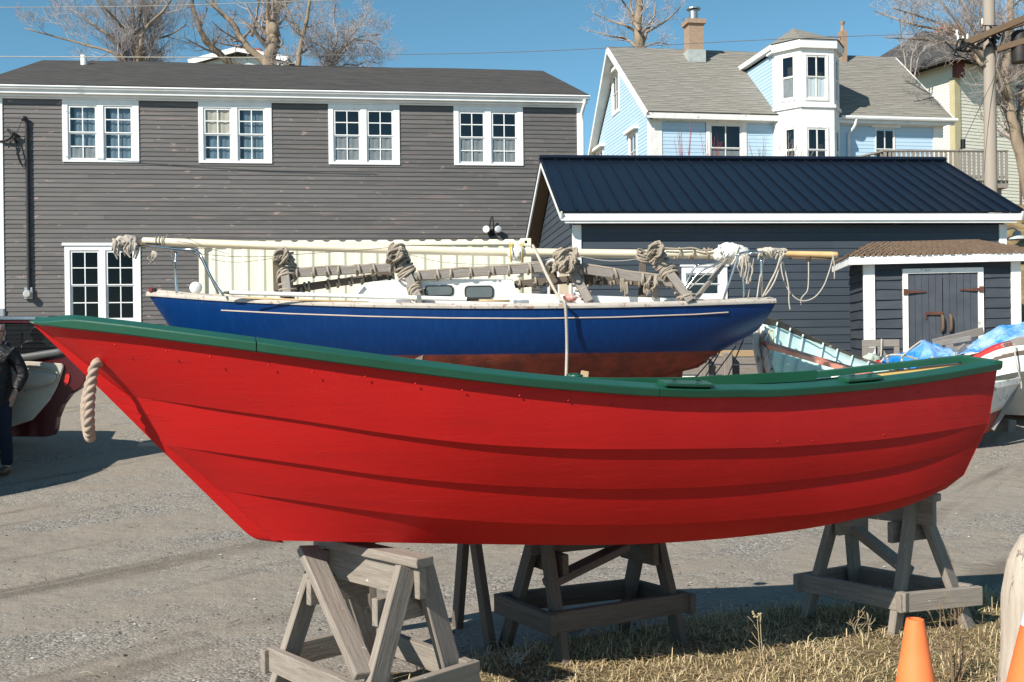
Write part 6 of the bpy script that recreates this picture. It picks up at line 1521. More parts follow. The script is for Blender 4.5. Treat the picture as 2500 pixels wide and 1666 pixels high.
def old_board():
    a, b = at(2105, 830, 16.4), at(2196, 826, 16.3); fr = Frame((a.x, a.y), math.atan2(b.y-a.y, b.x-a.x)); W_ = (b-a).length; z1 = a.z; z0 = at(2105, 905, 16.4).z
    E = fempty('weathered_board', fr, 'weathered grey board with cut out notches standing before the small shed', 'board')
    m = MB(); m.box(fr, 0, W_, 0, .04, z1-.11, z1); m.box(fr, 0, .1, 0.001, .039, z0, z1-.111); m.box(fr, W_-.08, W_, .001, .039, z0, z1-.111); m.prism([fr.w(.1, .0, z1-.12), fr.w(.2, .0, z1-.12), fr.w(.1, 0, z0+.15)], fr.i*.038)
    m.beam(fr.w(W_*.45, .02, z1-.1), fr.w(W_*.8, .02, z0+.05), .03, .06); m.prism([fr.w(W_*.42, 0, z1-.12), fr.w(W_*.55, 0, z1-.12), fr.w(W_*.42, 0, z1-.26)], fr.i*.036)
    m.build('panel', M['wood_silver'], E, bevel=.004); MB().tube(smooth([fr.w(W_*.52, -.02, z1+.01), fr.w(W_*.5, -.03, z1-.2), fr.w(W_*.46, -.03, z1-.4)], 5), .014, 6).build('string', M['rope_white'], E)
    c = at(2128, 880, 16.2); tag(MB().blob(c, .14, .1, .09, .5, 2.5, 12, 6).build('cloth_bundle', M['pale_green'], loc=c, smooth_=True), 'pale green crumpled sacking beside the notched grey board', 'cloth')
    c = at(1402, 921, 5.5); tag(MB().blob(c, .042, .03, .02, .4, 2.5, 12, 9).build('cloth_bundle', M['green'], loc=c, smooth_=True), 'dark green crumpled cloth peeping over the dory rail below the rope', 'cloth')
M['pale_green'] = m_paint('pale_green_sacking', (.42, .50, .42), (.33, .40, .33), .9, 8, bump=.5)
old_board()
def lumps():
    a, b = at(1392, 1160, 11.55), at(1428, 908, 12.05); tag(MB().beam(a, b, .09, .06, up=V((0, -1, 0))).build('timber_prop', M['wood_new'], loc=a, bevel=.005), 'pale timber prop leaning against the red bottom of the sailboat', 'prop')
lumps()

# ------------------------------------------------------------------ car with its rear door open, and the man beside it
def car():
    g = gz(-6.8, 12); E = empty('car', (-7.25, 12., g), 'dark red car just out of frame with its rear door open toward the dory', 'car')
    M['maroon'] = m_paint('maroon_car_paint', (.075, .008, .010), (.065, .007, .009), .22, 2, bump=0, spec=.6); M['tyre'] = m_plain('tyre_rubber', (.018, .018, .018), .85); M['beige'] = m_plain('beige_door_trim', (.47, .42, .345), .6); M['trim_grey'] = m_plain('grey_door_trim', (.10, .10, .10), .5); M['chrome_strip'] = m_metal('window_bright_strip', (.6, .58, .56), .25)
    prof = [(9.3, .5), (9.25, .85), (9.4, 1.08), (9.75, 1.72), (10.3, 1.84), (11.6, 1.86), (12.4, 1.74), (13.1, 1.22), (13.9, 1.08), (14.05, .8), (14.0, .45), (13.75, .35), (9.6, .35)]
    x0, x1 = -8.05, -6.27; secs = []
    for x, ins in ((x0+.02, .10), (x0+.18, .0), (x1-.18, .0), (x1-.02, .10)):
        cy, cz_ = 11.7, .95; secs.append([V((x, cy+(y-cy)*(1-ins*.2), g+cz_+(z-cz_)*(1-ins*(.9 if z > .9 else .2)))) for y, z in prof])
    b = MB().grid(secs, closed=True); b.poly(secs[0]); b.poly(secs[-1][::-1]); b.build('body', M['maroon'], E, smooth_=True, auto=35, bevel=.03)
    for x in (x0+.05, x1-.05):
        w = MB(); s = 1 if x > -7 else -1
        w.prism([V((x+.07*s*.5, y, g+z)) for y, z in ((9.85, 1.1), (10.1, 1.55), (11.2, 1.62), (11.2, 1.1))], (.01*s, 0, 0)); w.build('side_window', M['pane'], E)
        for y in (10.15, 12.75):
            c = V((x-.02*s, y, g+.33)); wh = MB().lathe(c, [(0, -.1), (.30, -.1), (.33, -.06), (.33, .06), (.30, .1), (.2, .105)], 22, V((s, 0, 0))).build('wheel', M['tyre'], E, smooth_=True, auto=40)
            MB().lathe(c, [(.2, .1), (.19, .085), (.06, .09), (0, .1)], 14, V((s, 0, 0))).build('rim', M['galv'], wh, smooth_=True)
    Y = 12.3
    D = MB(); out = [(-62, 772), (150, 773), (180, 790), (203, 850), (212, 900), (207, 930), (196, 947), (172, 962), (152, 988), (139, 1020), (135, 1050), (126, 1064), (110, 1067), (-62, 1066)]
    win = [(-56, 791), (135, 791), (160, 805), (178, 850), (140, 857), (62, 868), (-56, 880)]
    o3 = [at(x, y, Y) for x, y in out]; th = V((0, .12, 0))
    # door skin as a ring round the window
    ring = [(-62, 772), (150, 773), (180, 790), (203, 850), (212, 900)]
    def quad(a): return [at(x, y, Y) for x, y in a]
    D.prism(quad([(-62, 772), (150, 773), (180, 790), (203, 850), (178, 850), (160, 805), (135, 791), (-56, 791), (-62, 791)]), th); D.prism(quad([(178, 850), (203, 850), (212, 900), (207, 930), (196, 947), (172, 962), (152, 988), (139, 1020), (135, 1050), (126, 1064), (110, 1067), (-62, 1066), (-62, 880), (-56, 880), (62, 868), (140, 857)]), th)
    d = D.build('door', M['maroon'], E, bevel=.008)
    MB().prism([at(x, y, Y+.06) for x, y in win], (0, .006, 0)).build('door_window', M['dark_glass'], d)
    t = MB(); t.prism([at(x, y, Y-.035) for x, y in ((-60, 884), (66, 882), (151, 888), (155, 896), (146, 925), (138, 946), (120, 978), (78, 1026), (30, 1042), (-60, 1044))], (0, .033, 0)); tp = t.build('trim_panel', M['beige'], d, bevel=.012)
    t = MB(); t.tube([at(-60, 880, Y-.02), at(62, 873, Y-.02), at(140, 861, Y-.02), at(170, 856, Y)], .045, 8, flat=.6); t.build('window_sill', M['trim_grey'], d, smooth_=True)
    t = MB(); t.prism([at(x, y, Y-.075) for x, y in ((-60, 912), (70, 905), (132, 915), (138, 922), (128, 936), (95, 944), (-60, 950))], (0, .04, 0)); t.build('armrest', M['beige'], tp, bevel=.02)
    t = MB(); t.tube(smooth([at(60, 893, Y-.05), at(110, 898, Y-.05), at(140, 912, Y-.05), at(134, 934, Y-.05), at(100, 950, Y-.05), at(60, 955, Y-.05)], 6), .01, 6); t.build('trim_seam', M['beige'], tp, smooth_=True)
    t = MB(); t.prism([at(x, y, Y-.003) for x, y in ((158, 940), (157, 926), (162, 914), (169, 913), (171, 920), (168, 934), (162, 943))], (0, -.012, 0)); t.build('reflector', M['refl'], d)
    t = MB(); t.beam(at(-60, 777, Y-.012), at(120, 777, Y-.012), .02, .035, up=V((0, 0, 1))); t.build('window_frame_strip', M['chrome_strip'], d); t = MB(); t.beam(at(-60, 786, Y-.01), at(90, 786, Y-.01), .01, .02); t.build('red_seal', M['maroon'], d)
M['refl'] = m_plain('red_reflector', (.62, .03, .02), .25, .6)
car()
def skinned(name, chains, mat, parent, sub=2, root=0):
    """one continuous skin-modifier surface grown on joint chains that share points"""
    vs, rs, es, idx = [], [], [], {}
    for ch in chains:
        prev = None
        for (p, r) in ch:
            key = tuple(round(c, 4) for c in p)
            if key not in idx: idx[key] = len(vs); vs.append(p); rs.append(r)
            i = idx[key]
            if prev is not None and prev != i: es.append((prev, i))
            prev = i
    inv = WM[parent].inverted(); me = bpy.data.meshes.new(name); me.from_pydata([tuple(inv @ V(p)) for p in vs], es, []); me.materials.append(mat)
    o = bpy.data.objects.new(name, me); COL.objects.link(o); o.parent = parent; WM[o] = WM[parent].copy()
    m = o.modifiers.new('skin', 'SKIN'); m.use_smooth_shade = True
    if not me.skin_vertices: return o
    for i, sv in enumerate(me.skin_vertices[0].data):
        r = rs[i]; sv.radius = r if isinstance(r, tuple) else (r, r); sv.use_root = (i == root)
    s = o.modifiers.new('subdivision', 'SUBSURF'); s.levels = s.render_levels = sub
    return o
def m_quilt():
    t = NT('black_quilted_jacket'); w = t.n('TexWave', wave_type='BANDS', bands_direction='Z'); w.inputs['Scale'].default_value = 3.4; w.inputs['Distortion'].default_value = 5.; w.inputs['Detail'].default_value = 2; t.l(t.coord(), w.inputs[0])
    n = t.noise(t.coord(), 16, 4); return t.out(t.mix(n, (.010, .010, .012), (.020, .020, .022)), .5, t.bump(w.outputs['Fac'], .3, .03, t.bump(n, .8, .03)), .3)
def person():
    Y = 11.85; ft = at(18, 1150, Y); g = gz(ft.x, Y); E = empty('person', (ft.x-.1, Y, g), 'bald man in dark glasses, black quilted jacket and jeans by the open car door', 'person')
    X0 = at(-13, 900, Y).x
    P = lambda x, y, z: (X0+x, Y+y, g+z)
    M['skin'] = m_plain('skin', (.40, .24, .18), .55); M['jacket'] = m_quilt(); M['jeans'] = m_plain('dark_jeans', (.014, .019, .034), .9); M['shoe'] = m_plain('brown_shoe', (.10, .065, .04), .6); M['shirt'] = m_plain('pinkish_shirt', (.34, .25, .23), .9)
    H = 1.70
    pel = P(0, 0, .93); ch = P(0, .0, 1.25); nk = P(.02, 0, 1.44)
    body = [[(pel, .12), (P(0, 0, 1.08), .11), (ch, .12), (P(0, 0, 1.36), .09), (nk, .056), (P(.03, -.01, 1.51), .058), (P(.035, -.015, 1.58), (.078, .092)), (P(.035, -.01, 1.645), (.078, .095)), (P(.03, .0, 1.69), .05)]]
    for s in (-1, 1):
        sh = P(.19*s, .0, 1.37); el = P(.29*s+(.02 if s > 0 else 0), .05, 1.11); wr = P(.27*s, -.10, .93)
        body.append([(P(0, 0, 1.36), .09), (sh, .055), (el, .043), (wr, .03), (P(.265*s, -.13, .88), (.02, .038)), (P(.26*s, -.145, .845), (.016, .038))])
        for k in range(4):
            b = P(.26*s+(k-1.5)*.004, -.145+(k-1.5)*.019, .845); L = (.07, .082, .078, .062)[k]
            body.append([(P(.26*s, -.145, .845), (.016, .038)), (b, .0095), (P(.258*s, -.148+(k-1.5)*.02, .845-L*.55), .0088), (P(.245*s, -.148+(k-1.5)*.018, .845-L), .0075)])
        body.append([(P(.265*s, -.13, .88), (.02, .038)), (P(.258*s, -.178, .865), .011), (P(.25*s, -.192, .83), .009)])
        hp = P(.09*s, 0, .88); kn = P(.11*s, -.03, .50); ak = P(.12*s, .02, .10)
        body.append([(pel, .12), (hp, .08), (kn, .055), (P(.115*s, .02, .32), .052), (ak, .038), (P(.125*s, -.04, .05), .036), (P(.13*s, -.14, .035), .03)])
    skinned('body', body, M['skin'], E)
    jk = [[(P(0, 0, .70), (.20, .17)), (P(0, 0, .90), (.20, .175)), (P(0, 0, 1.08), (.195, .175)), (P(0, 0, 1.25), (.195, .18)), (P(0, 0, 1.385), (.15, .135)), (P(.0, .02, 1.455), (.11, .10))]]
    for s in (-1, 1): jk.append([(P(0, 0, 1.385), (.15, .135)), (P(.195*s, .0, 1.365), .088), (P(.26*s, .03, 1.23), .076), (P(.29*s+(.02 if s > 0 else 0), .05, 1.11), .07), (P(.285*s, -.03, 1.02), .062), (P(.272*s, -.095, .925), .056)])
    j = skinned('jacket', jk, M['jacket'], E)
    hd = skinned('hood', [[(P(-.12, .05, 1.43), .045), (P(-.06, .10, 1.46), .05), (P(.03, .12, 1.47), .05), (P(.11, .08, 1.45), .045), (P(.12, -.0, 1.42), .035)]], M['jacket'], E)
    MB().blob(P(.02, -.095, 1.415), .042, .03, .05, .05, 2, 8).build('shirt', M['shirt'], E, smooth_=True)
    tr = [[(P(0, 0, .95), (.165, .13)), (P(0, 0, .86), (.155, .125))]]
    for s in (-1, 1): tr.append([(P(0, 0, .86), (.155, .125)), (P(.09*s, 0, .76), .105), (P(.11*s, -.03, .50), .082), (P(.115*s, .01, .30), .074), (P(.12*s, .02, .08), .068)])
    skinned('trousers', tr, M['jeans'], E)
    for s in (-1, 1): skinned('shoe', [[(P(.12*s, .05, .05), .05), (P(.125*s, -.04, .05), .05), (P(.13*s, -.13, .04), (.045, .04)), (P(.135*s, -.19, .035), (.035, .03))]], M['shoe'], E)
    hx, hy, hz = .035, -.015, 1.60
    gl = MB()
    for s in (-1, 1): gl.blob(P(hx+.034*s, hy-.092, hz+.01), .027, .012, .02, 0, 1, 8)
    gl.tube([P(hx-.07, hy-.085, hz+.014), P(hx+.07, hy-.085, hz+.014)], .006, 6)
    for s in (-1, 1): gl.tube([P(hx+.07*s, hy-.085, hz+.014), P(hx+.085*s, hy+.02, hz+.01)], .005, 5)
    gl.build('sunglasses', M['black_rub'], E, smooth_=True)
    fc = MB(); fc.blob(P(hx, hy-.102, hz-.025), .014, .022, .026, 0, 1, 8)
    fc.build('nose', M['skin'], E, smooth_=True)
    for s in (-1, 1): MB().blob(P(hx+.086*s, hy+.015, hz-.01), .012, .022, .035, .1, 2, 8).build('ear', M['skin'], E, smooth_=True)
    MB().blob(P(hx, hy-.09, hz-.065), .024, .008, .006, 0, 1, 8).build('mouth', M['lip'], E, smooth_=True)
M['lip'] = m_plain('lips', (.30, .12, .10), .6)
person()

# ------------------------------------------------------------------ cones, log post
def cones():
    M['cone_orange'] = m_paint('orange_cone_plastic', (.84, .22, .07), (.78, .18, .05), .55, 5, bump=.1, worn=(.45, .16, .08), wornp=.68); M['cone_white'] = m_plain('reflective_white_band', (.68, .70, .70), .45)
    c = at(2234, 1512, 4.25); p = V((c.x, c.y, gz(c.x, c.y)+.005)); h = c.z-p.z
    E = empty('traffic_cone', p, 'plain orange traffic cone in front of the stern sawhorse', 'traffic cone', 'orange traffic cones at the lower right')
    MB().lathe(p, [(.105, .03), (.10, .045), (.037, h-.012), (.034, h), (.026, h+.002), (.026, h-.03), (.05, .2)], 30).build('cone_body', M['cone_orange'], E, smooth_=True, auto=40)
    b = MB(); b.box(WORLD, p.x-.15, p.x+.15, p.y-.15, p.y+.15, p.z, p.z+.03); b.build('base', M['cone_orange'], E, bevel=.01)
    Y = 3.3; H = .91; base = at(2505, 2060, Y); p = V((base.x, base.y, .005)); ax = V((math.sin(R(6)), 0.02, math.cos(R(6)))).normalized()
    E = empty('traffic_cone', p, 'larger leaning orange cone with a white band at the right edge', 'traffic cone', 'orange traffic cones at the lower right')
    r = lambda z: .165-.145*z
    MB().lathe(p, [(r(.03), .03), (r(.675), .675)], 32, ax).lathe(p, [(r(.80), .80), (r(.91), .91), (.02, .91)], 32, ax).build('cone_body', M['cone_orange'], E, smooth_=True, auto=40)
    MB().lathe(p, [(r(.675), .675), (r(.675)+.002, .676), (r(.80)+.002, .799), (r(.80), .80)], 32, ax).build('reflective_band', M['cone_white'], E, smooth_=True, auto=40)
    b = MB(); b.box(WORLD, p.x-.2, p.x+.2, p.y-.2, p.y+.2, p.z, p.z+.03); b.build('base', M['cone_orange'], E, bevel=.01)
    # log post
    Y = 4.2; pts = [at(x, y, Y) for x, y in ((2516, 1820), (2522, 1660), (2528, 1560), (2528, 1450), (2530, 1370), (2542, 1310))]; rows = []
    rad = [.135, .125, .125, .12, .10, .075]
    pp = smooth(pts, 8); rr = np.interp(np.linspace(0, 5, len(pp)), range(6), rad)
    for i, (q, r_) in enumerate(zip(pp, rr)):
        rows.append([q+V((math.cos(a), math.sin(a), 0))*r_*(1+.10*mnoise.noise(V((math.cos(a)*2, math.sin(a)*2, i*.05)))+.05*mnoise.noise(V((a*4, i*.12, 3)))) for a in [2*math.pi*k/28 for k in range(28)]])
    E = empty('log_post', (pts[0].x, pts[0].y, 0), 'bleached driftwood log post with broken top at the right edge', 'post')
    t = NT('bleached_driftwood'); v = t.coord('Object', (14, 14, 1.6)); o = t.coord(); n1 = t.noise(v, 1.5, 7, .7, .8)
    cr = t.ramp(t.noise(v, 2.2, 5, .6, 1.5), [(.60, (0,)*3), (.66, (1,)*3)]); col = t.mix(t.ramp(n1, [(.35, (0,)*3), (.7, (1,)*3)]), (.56, .49, .40), (.40, .34, .275)); col = t.mix(t.math('MULTIPLY', cr, .8), col, (.13, .10, .075))
    M['drift'] = t.out(col, .85, t.bump(n1, .7, .012), .15)
    m = MB().grid(rows, closed=True); m.poly(rows[-1]); m.build('log', M['drift'], E, smooth_=True)
cones()
# ------------------------------------------------------------------ bare trees
def bark(name, a, b):
    t = NT(name); v = t.coord('Object', (1, 1, .3)); n = t.noise(v, 5, 6, .65); return t.out(t.mix(t.ramp(n, [(.35, (0,)*3), (.65, (1,)*3)]), a, b), .9, t.bump(n, .5, .03), .1)
M['bark'] = bark('brown_bark', (.22, .165, .115), (.33, .26, .19)); M['twig'] = bark('pale_twigs', (.29, .245, .215), (.37, .315, .28)); M['twig_grey'] = bark('grey_twigs', (.32, .28, .262), (.40, .35, .33))
class Tree:
    def __init__(s, seed, dk=1., dl=1.): s.dk = dk; s.dl = dl; s.rnd = random.Random(seed); s.tr = MB(); s.br = MB(); s.n = 0
    def grow(s, p, d, L, r, lvl, up=.25, spread=.7, maxlvl=3, rmin=.006, kids=6, drop=0.):
        rn = s.rnd; seg = max(4, int(6-lvl)); pts = [p]; q = V(p); dd = V(d).normalized()
        for i in range(seg):
            dd = (dd+V((rn.uniform(-1, 1), rn.uniform(-1, 1), rn.uniform(-1, 1)))*.13+V((0, 0, up*.3-drop*i*.1))).normalized(); q = q+dd*(L/seg); pts.append(q)
        rad = [max(rmin*.5, r*(1-.75*i/seg)) for i in range(seg+1)]
        (s.tr if lvl == 0 else s.br).tube(pts, rad, 6 if lvl == 0 else 4 if lvl == 1 else 3, cap=False); s.n += 1
        if lvl < maxlvl: s.kids(pts, rad, L, lvl, up, spread, maxlvl, rmin, kids, drop)
    def kids(s, pts, rad, L, lvl, up, spread, maxlvl, rmin, kids, drop=0., f0=.18):
        rn = s.rnd; m = len(pts)-1
        for k in range(kids):
            f = f0+(1-f0)*(k+rn.random())/kids; i = min(m-1, int(f*m)); t = f*m-i; b = pts[i].lerp(pts[i+1], t); ax = (pts[i+1]-pts[i]).normalized()
            o = V((rn.uniform(-1, 1), rn.uniform(-.7, .7), rn.uniform(-.6, 1))); o = (o-ax*o.dot(ax)).normalized()
            d = ax*(1-spread*rn.uniform(.5, 1.))+o*spread
            s.grow(b, d, L*rn.uniform(.45, .85)*(1-.4*f), max(rmin*.55, (rad[i]*(1-t)+rad[i+1]*t)*.5), lvl+1, up, spread, maxlvl, rmin, max(3, kids-1), drop)
    def limb(s, pts, r0, r1, L, kids=8, maxlvl=3, up=.25, spread=.7, rmin=.006, drop=0., f0=.12):
        if maxlvl >= 3: L *= 1.2*s.dl; kids = max(3, round((kids+2)*s.dk))
        p = smooth(pts, 6); rad = [lerp(r0, r1, i/(len(p)-1)) for i in range(len(p))]
        p = [q+V((s.rnd.uniform(-1, 1), s.rnd.uniform(-1, 1), s.rnd.uniform(-1, 1)))*rad[i]*.25 for i, q in enumerate(p)]
        s.tr.tube(p, rad, 8); s.kids(p, rad, L, 0, up, spread, maxlvl, rmin, kids, drop, f0)
    def done(s, base, label, tm='bark', bm='twig'):
        E = empty('bare_tree', base, label, 'tree', 'leafless trees behind the houses'); s.tr.build('trunk', M[tm], E, smooth_=True); s.br.build('branches', M[bm], E)
def trees():
    Y = 44.
    T = Tree(1, .8); A = lambda x, y, dy=0.: at(x, y, Y+dy); base = A(335, 260)
    for (x1, y1, x2, y2, r) in ((345, 90, 380, -60, .16), (330, 90, 300, -50, .14), (318, 100, 215, -20, .13), (352, 80, 440, -40, .12), (300, 120, 170, 20, .11), (338, 60, 345, -70, .13), (285, 135, 60, 70, .10), (360, 110, 455, 60, .08)):
        T.limb([base, at(lerp(335, x1, .55), 190, Y), A(x1, y1, T.rnd.uniform(-1, 1)), A(lerp(x1, x2, .5)+8, lerp(y1, y2, .5), T.rnd.uniform(-1.5, 1.5)), A(x2, y2, T.rnd.uniform(-2, 2))], r, .025, 2.3, 12, 3, .35, .55, .008)
    T.done(base, 'leafless many stemmed tree fanning up behind the left of the grey roof', 'bark', 'twig_grey')
    Y = 46.; T = Tree(5, .62); base = A(665, 280)
    T.limb([base, A(657, 158), A(668, 90), A(673, 40), A(676, -60)], .34, .16, 2.6, 10, 3, .2, .7, .008); T.limb([A(660, 130), A(655, 60), A(652, -50)], .2, .1, 2.2, 8, 3, .2, .7, .008)
    T.limb([A(655, 160), A(600, 110), A(565, 55), A(520, 10), A(500, -50)], .17, .06, 2.2, 10, 3, .2, .7, .008); T.limb([A(600, 175), A(545, 140), A(502, 100), A(478, 40), A(462, -20)], .17, .09, 2.0, 9, 3, .2, .7, .008)
    T.limb([A(650, 70), A(620, 66), A(585, 100), A(560, 95)], .08, .03, 1.6, 7, 3, .1, .7, .008); T.limb([A(672, 125), A(690, 105), A(675, 90)], .06, .02, .8, 4, 2, .1, .7, .008); T.limb([A(615, 90), A(625, 40), A(640, -30)], .08, .03, 1.6, 7, 3, .2, .7, .008)
    T.done(base, 'big leafless tree with thick twisted trunk behind the middle of the grey roof', 'bark', 'twig')
    Y = 43.; T = Tree(9, .75); base = A(722, 280)
    T.limb([base, A(728, 160), A(738, 95), A(750, 45), A(762, -50)], .13, .06, 1.9, 11, 3, .2, .75, .008); T.limb([A(742, 95), A(720, 60), A(700, 20), A(690, -30)], .06, .03, 1.5, 8, 3, .2, .7, .008)
    T.done(base, 'slender leafless tree just right of the thick twisted one', 'bark', 'twig')
    Y = 45.; T = Tree(14, .85); base = A(795, 280)
    for q, r in (([(815, 165), (838, 110), (872, 70), (905, 20)], .1), ([(805, 165), (830, 120), (880, 90), (930, 85)], .08), ([(790, 165), (800, 130), (770, 105), (735, 95)], .06), ([(815, 165), (848, 108), (900, 100), (935, 130)], .06), ([(800, 165), (822, 100), (815, 50), (820, 5)], .06), ([(830, 168), (870, 160), (900, 150), (930, 158)], .05)):
        T.limb([base]+[A(x, y, T.rnd.uniform(-1, 1)) for x, y in q], r, .02, 1.7, 11, 3, .05, .7, .007)
    T.done(base, 'low spreading leafless tree at the end of the row over the grey roof', 'twig', 'twig_grey')
    Y = 58.; T = Tree(21, .5, .8); base = A(1562, 260)
    T.limb([base, A(1560, 118), A(1559, 60), A(1562, -70)], .33, .16, 2.6, 12, 3, .25, .7, .011, f0=.45)
    for q, r in (([(1556, 118), (1530, 96), (1490, 88), (1438, 74)], .09), ([(1556, 80), (1525, 62), (1490, 50), (1445, 32)], .09), ([(1560, 75), (1530, 20), (1500, -30)], .1), ([(1566, 118), (1580, 78), (1600, 20), (1590, -40)], .1), ([(1580, 78), (1620, 55), (1650, 30), (1662, 15)], .08), ([(1566, 120), (1600, 105), (1640, 110)], .05), ([(1558, 60), (1540, 15), (1545, -40)], .09)):
        T.limb([A(x, y, T.rnd.uniform(-1, 1)) for x, y in q], r, .02, 2.0, 9, 3, .25, .65, .010)
    T.done(base, 'leafless tree standing alone behind the blue house roof', 'bark', 'twig_grey')
    Y = 39.; T = Tree(33, .66); base = A(2530, 560)
    T.limb([base, A(2500, 420), A(2470, 290), A(2455, 180), A(2470, 60), A(2460, -60)], .26, .10, 2.4, 12, 3, .2, .7, .009, f0=.3)
    for q, r in (([(2500, 410), (2490, 280), (2520, 150), (2500, 0)], .15), ([(2465, 260), (2420, 150), (2370, 60), (2330, -30)], .11), ([(2440, 200), (2380, 110), (2300, 60), (2180, 20)], .10), ([(2400, 160), (2330, 85), (2230, 60), (2135, 28)], .08), ([(2420, 190), (2360, 120), (2280, 100), (2160, 92)], .08), ([(2460, 240), (2400, 80), (2390, -30)], .09), ([(2380, 120), (2340, 60), (2290, 0)], .06), ([(2510, 350), (2540, 200), (2480, 30)], .14), ([(2480, 330), (2440, 240), (2410, 170)], .08)):
        T.limb([A(x, y, T.rnd.uniform(-1, 1)) for x, y in q], r, .022, 2.0, 11, 3, .15, .65, .009)
    T.done(base, 'tall leafless tree beside the utility pole, branches reaching far left', 'bark', 'twig')
    Y = 50.; T = Tree(40); base = A(2215, 300)
    for q in ([(2210, 150), (2200, 120), (2205, 90)], [(2225, 150), (2235, 120), (2240, 95)], [(2240, 150), (2255, 125), (2262, 108)]): T.limb([base]+[A(x, y) for x, y in q], .05, .015, 1.1, 9, 2, .2, .6, .009)
    T.done(base, 'thin leafless sapling in the gap between blue and cream houses', 'twig', 'twig_grey')
    # dogwood and scrub in front of the blue house
    M['red_twig'] = bark('red_twigs', (.26, .045, .05), (.36, .07, .07))
    for (px, label, mt, hgt, nn, seed) in ((1672, 'red stemmed bare shrub in front of the blue house', 'red_twig', 105, 9, 3), (1735, 'red stemmed bare shrub reaching the blue house window', 'red_twig', 80, 7, 4), (1855, 'thin brown bare shrub beside the bay tower foot', 'twig', 70, 8, 6), (1925, 'tangled brown shrub below the bay tower windows', 'twig', 75, 9, 7), (1958, 'pale bare shrub right of the tangled brown one', 'twig', 50, 6, 8)):
        Y = 35.; T = Tree(seed); b = at(px, 440, Y)
        for k in range(nn):
            x = T.rnd.uniform(-28, 28); T.limb([b, at(px+x*.5, 400, Y), at(px+x, 400-hgt*T.rnd.uniform(.5, 1.05), Y+T.rnd.uniform(-.5, .5))], .012, .005, .6, 4, 1, .35, .4, .005)
        E = empty('bare_shrub', b, label, 'shrub', 'bare shrubs in front of the blue house'); T.tr.build('stems', M[mt], E); T.br.build('twigs', M[mt], E)
trees()

# ------------------------------------------------------------------ turf, grass, stones
def gymax(x): return float(np.interp(x, [-.6, .33, 1.3, 2.78, 6], [5.02, 5.62, 6.1, 6.4, 6.8]))
def gxmin(y): return -.42+.25*(5.-y)+.1*math.sin(y*5)
def turf():
    t = NT('dead_turf'); v = t.coord(); n1 = t.noise(v, 2.2, 5); n2 = t.noise(v, 40, 6, .75)
    col = t.ramp(n2, [(.28, (.06, .045, .025)), (.5, (.22, .16, .085)), (.7, (.42, .32, .18))]); col = t.mix(t.ramp(n1, [(.5, (0,)*3), (.7, (.55,)*3)]), col, (.14, .15, .05))
    m = t.out(col, .95, t.bump(n2, 1., .03), .1)
    mb = MB(); rows = []; N = 70
    for j in range(30):
        rw = []
        for i in range(N):
            x = -.6+7*i/(N-1); w = .09*mnoise.noise(V((x*2.2, 3, 0)))+.04*mnoise.noise(V((x*9, 7, 0))); ym = gymax(x)+w
            x0 = x+.22*mnoise.noise(V((j*.4, 1, 5))) if i == 0 else x
            y = lerp(2.2, ym, j/29); rw.append(V((x0, y, gz(x0, y)+.004+.03*sstep((29-j)/3.)*(1 if i else 0)+.012*mnoise.noise(V((x*3, y*3, 1)))+.006)))
        rows.append(rw)
    tag(mb.grid(rows).build('turf', m, smooth_=True), kind='structure')
    rng = np.random.default_rng(5); n = 125000
    X = rng.uniform(-.7, 4.2, n); Yy = 2.6+(6.7-2.6)*rng.random(n)
    ok = np.zeros(n, bool); dens = np.zeros(n)
    for i in range(n):
        x, y = X[i], Yy[i]
        if abs(x) > y*.52+.1: continue
        w = .09*mnoise.noise(V((x*2.2, 3, 0)))+.04*mnoise.noise(V((x*9, 7, 0))); ed = gymax(x)+w+.06-y
        if ed < 0 or x < gxmin(y)-.1: continue
        d = min(1., ed/.25)*(.62+.5*mnoise.noise(V((x*1.7, y*1.7, 9))))*min(1, max(.1, (x-gxmin(y))/.25))
        ok[i] = rng.random() < d+.12
    X, Yy = X[ok], Yy[ok]; n = len(X)
    Z = np.array([gz(x, y)+.012*mnoise.noise(V((x*3, y*3, 1)))+.03 for x, y in zip(X, Yy)])
    cl = np.array([.5+.6*mnoise.noise(V((x*2.5, y*2.5, 2))) for x, y in zip(X, Yy)])
    th = rng.uniform(0, 2*np.pi, n); h = (.012+.032*rng.random(n)**2)*(1+np.clip(cl, 0, 1)); tall = rng.random(n) < .012; h[tall] *= 2.3
    ln = h*rng.uniform(.9, 2.8, n); ln[tall] *= .25; w = rng.uniform(.0014, .0032, n)
    dx, dy = np.cos(th), np.sin(th); b = np.stack([X, Yy, Z-.03], 1); d = np.stack([dx, dy, 0*dx], 1); s = np.stack([-dy, dx, 0*dx], 1)*w[:, None]; up = np.array([0, 0, 1.])
    mid = b+d*(ln*.4)[:, None]+up*((h*.75+.02)[:, None]); tip = b+d*ln[:, None]+up*((h*rng.uniform(.55, 1.05, n)+.02)[:, None])
    Vs = np.stack([b-s, b+s, mid+s*.8, mid-s*.8, tip], 1).reshape(-1, 3)
    me = bpy.data.meshes.new('grass'); k = np.arange(n)*5
    fs = [(a, a+1, a+2, a+3) for a in k.tolist()]+[(a+3, a+2, a+4) for a in k.tolist()]
    me.from_pydata(Vs.tolist(), [], fs)
    t = NT('dry_grass_blades'); g = t.n('NewGeometry'); rp = t.ramp(g.outputs['Random Per Island'], [(0, (.32, .225, .115)), (.35, (.50, .385, .215)), (.65, (.62, .51, .32)), (.92, (.38, .29, .14)), (.95, (.17, .19, .06)), (1, (.22, .23, .08))])
    t.out(rp, .8, None, .15); me.materials.append(t.m)
    tag_o = bpy.data.objects.new('grass', me); COL.objects.link(tag_o); tag(tag_o, 'dry straw coloured grass around the sawhorse feet', 'grass', None, 'stuff')
turf()
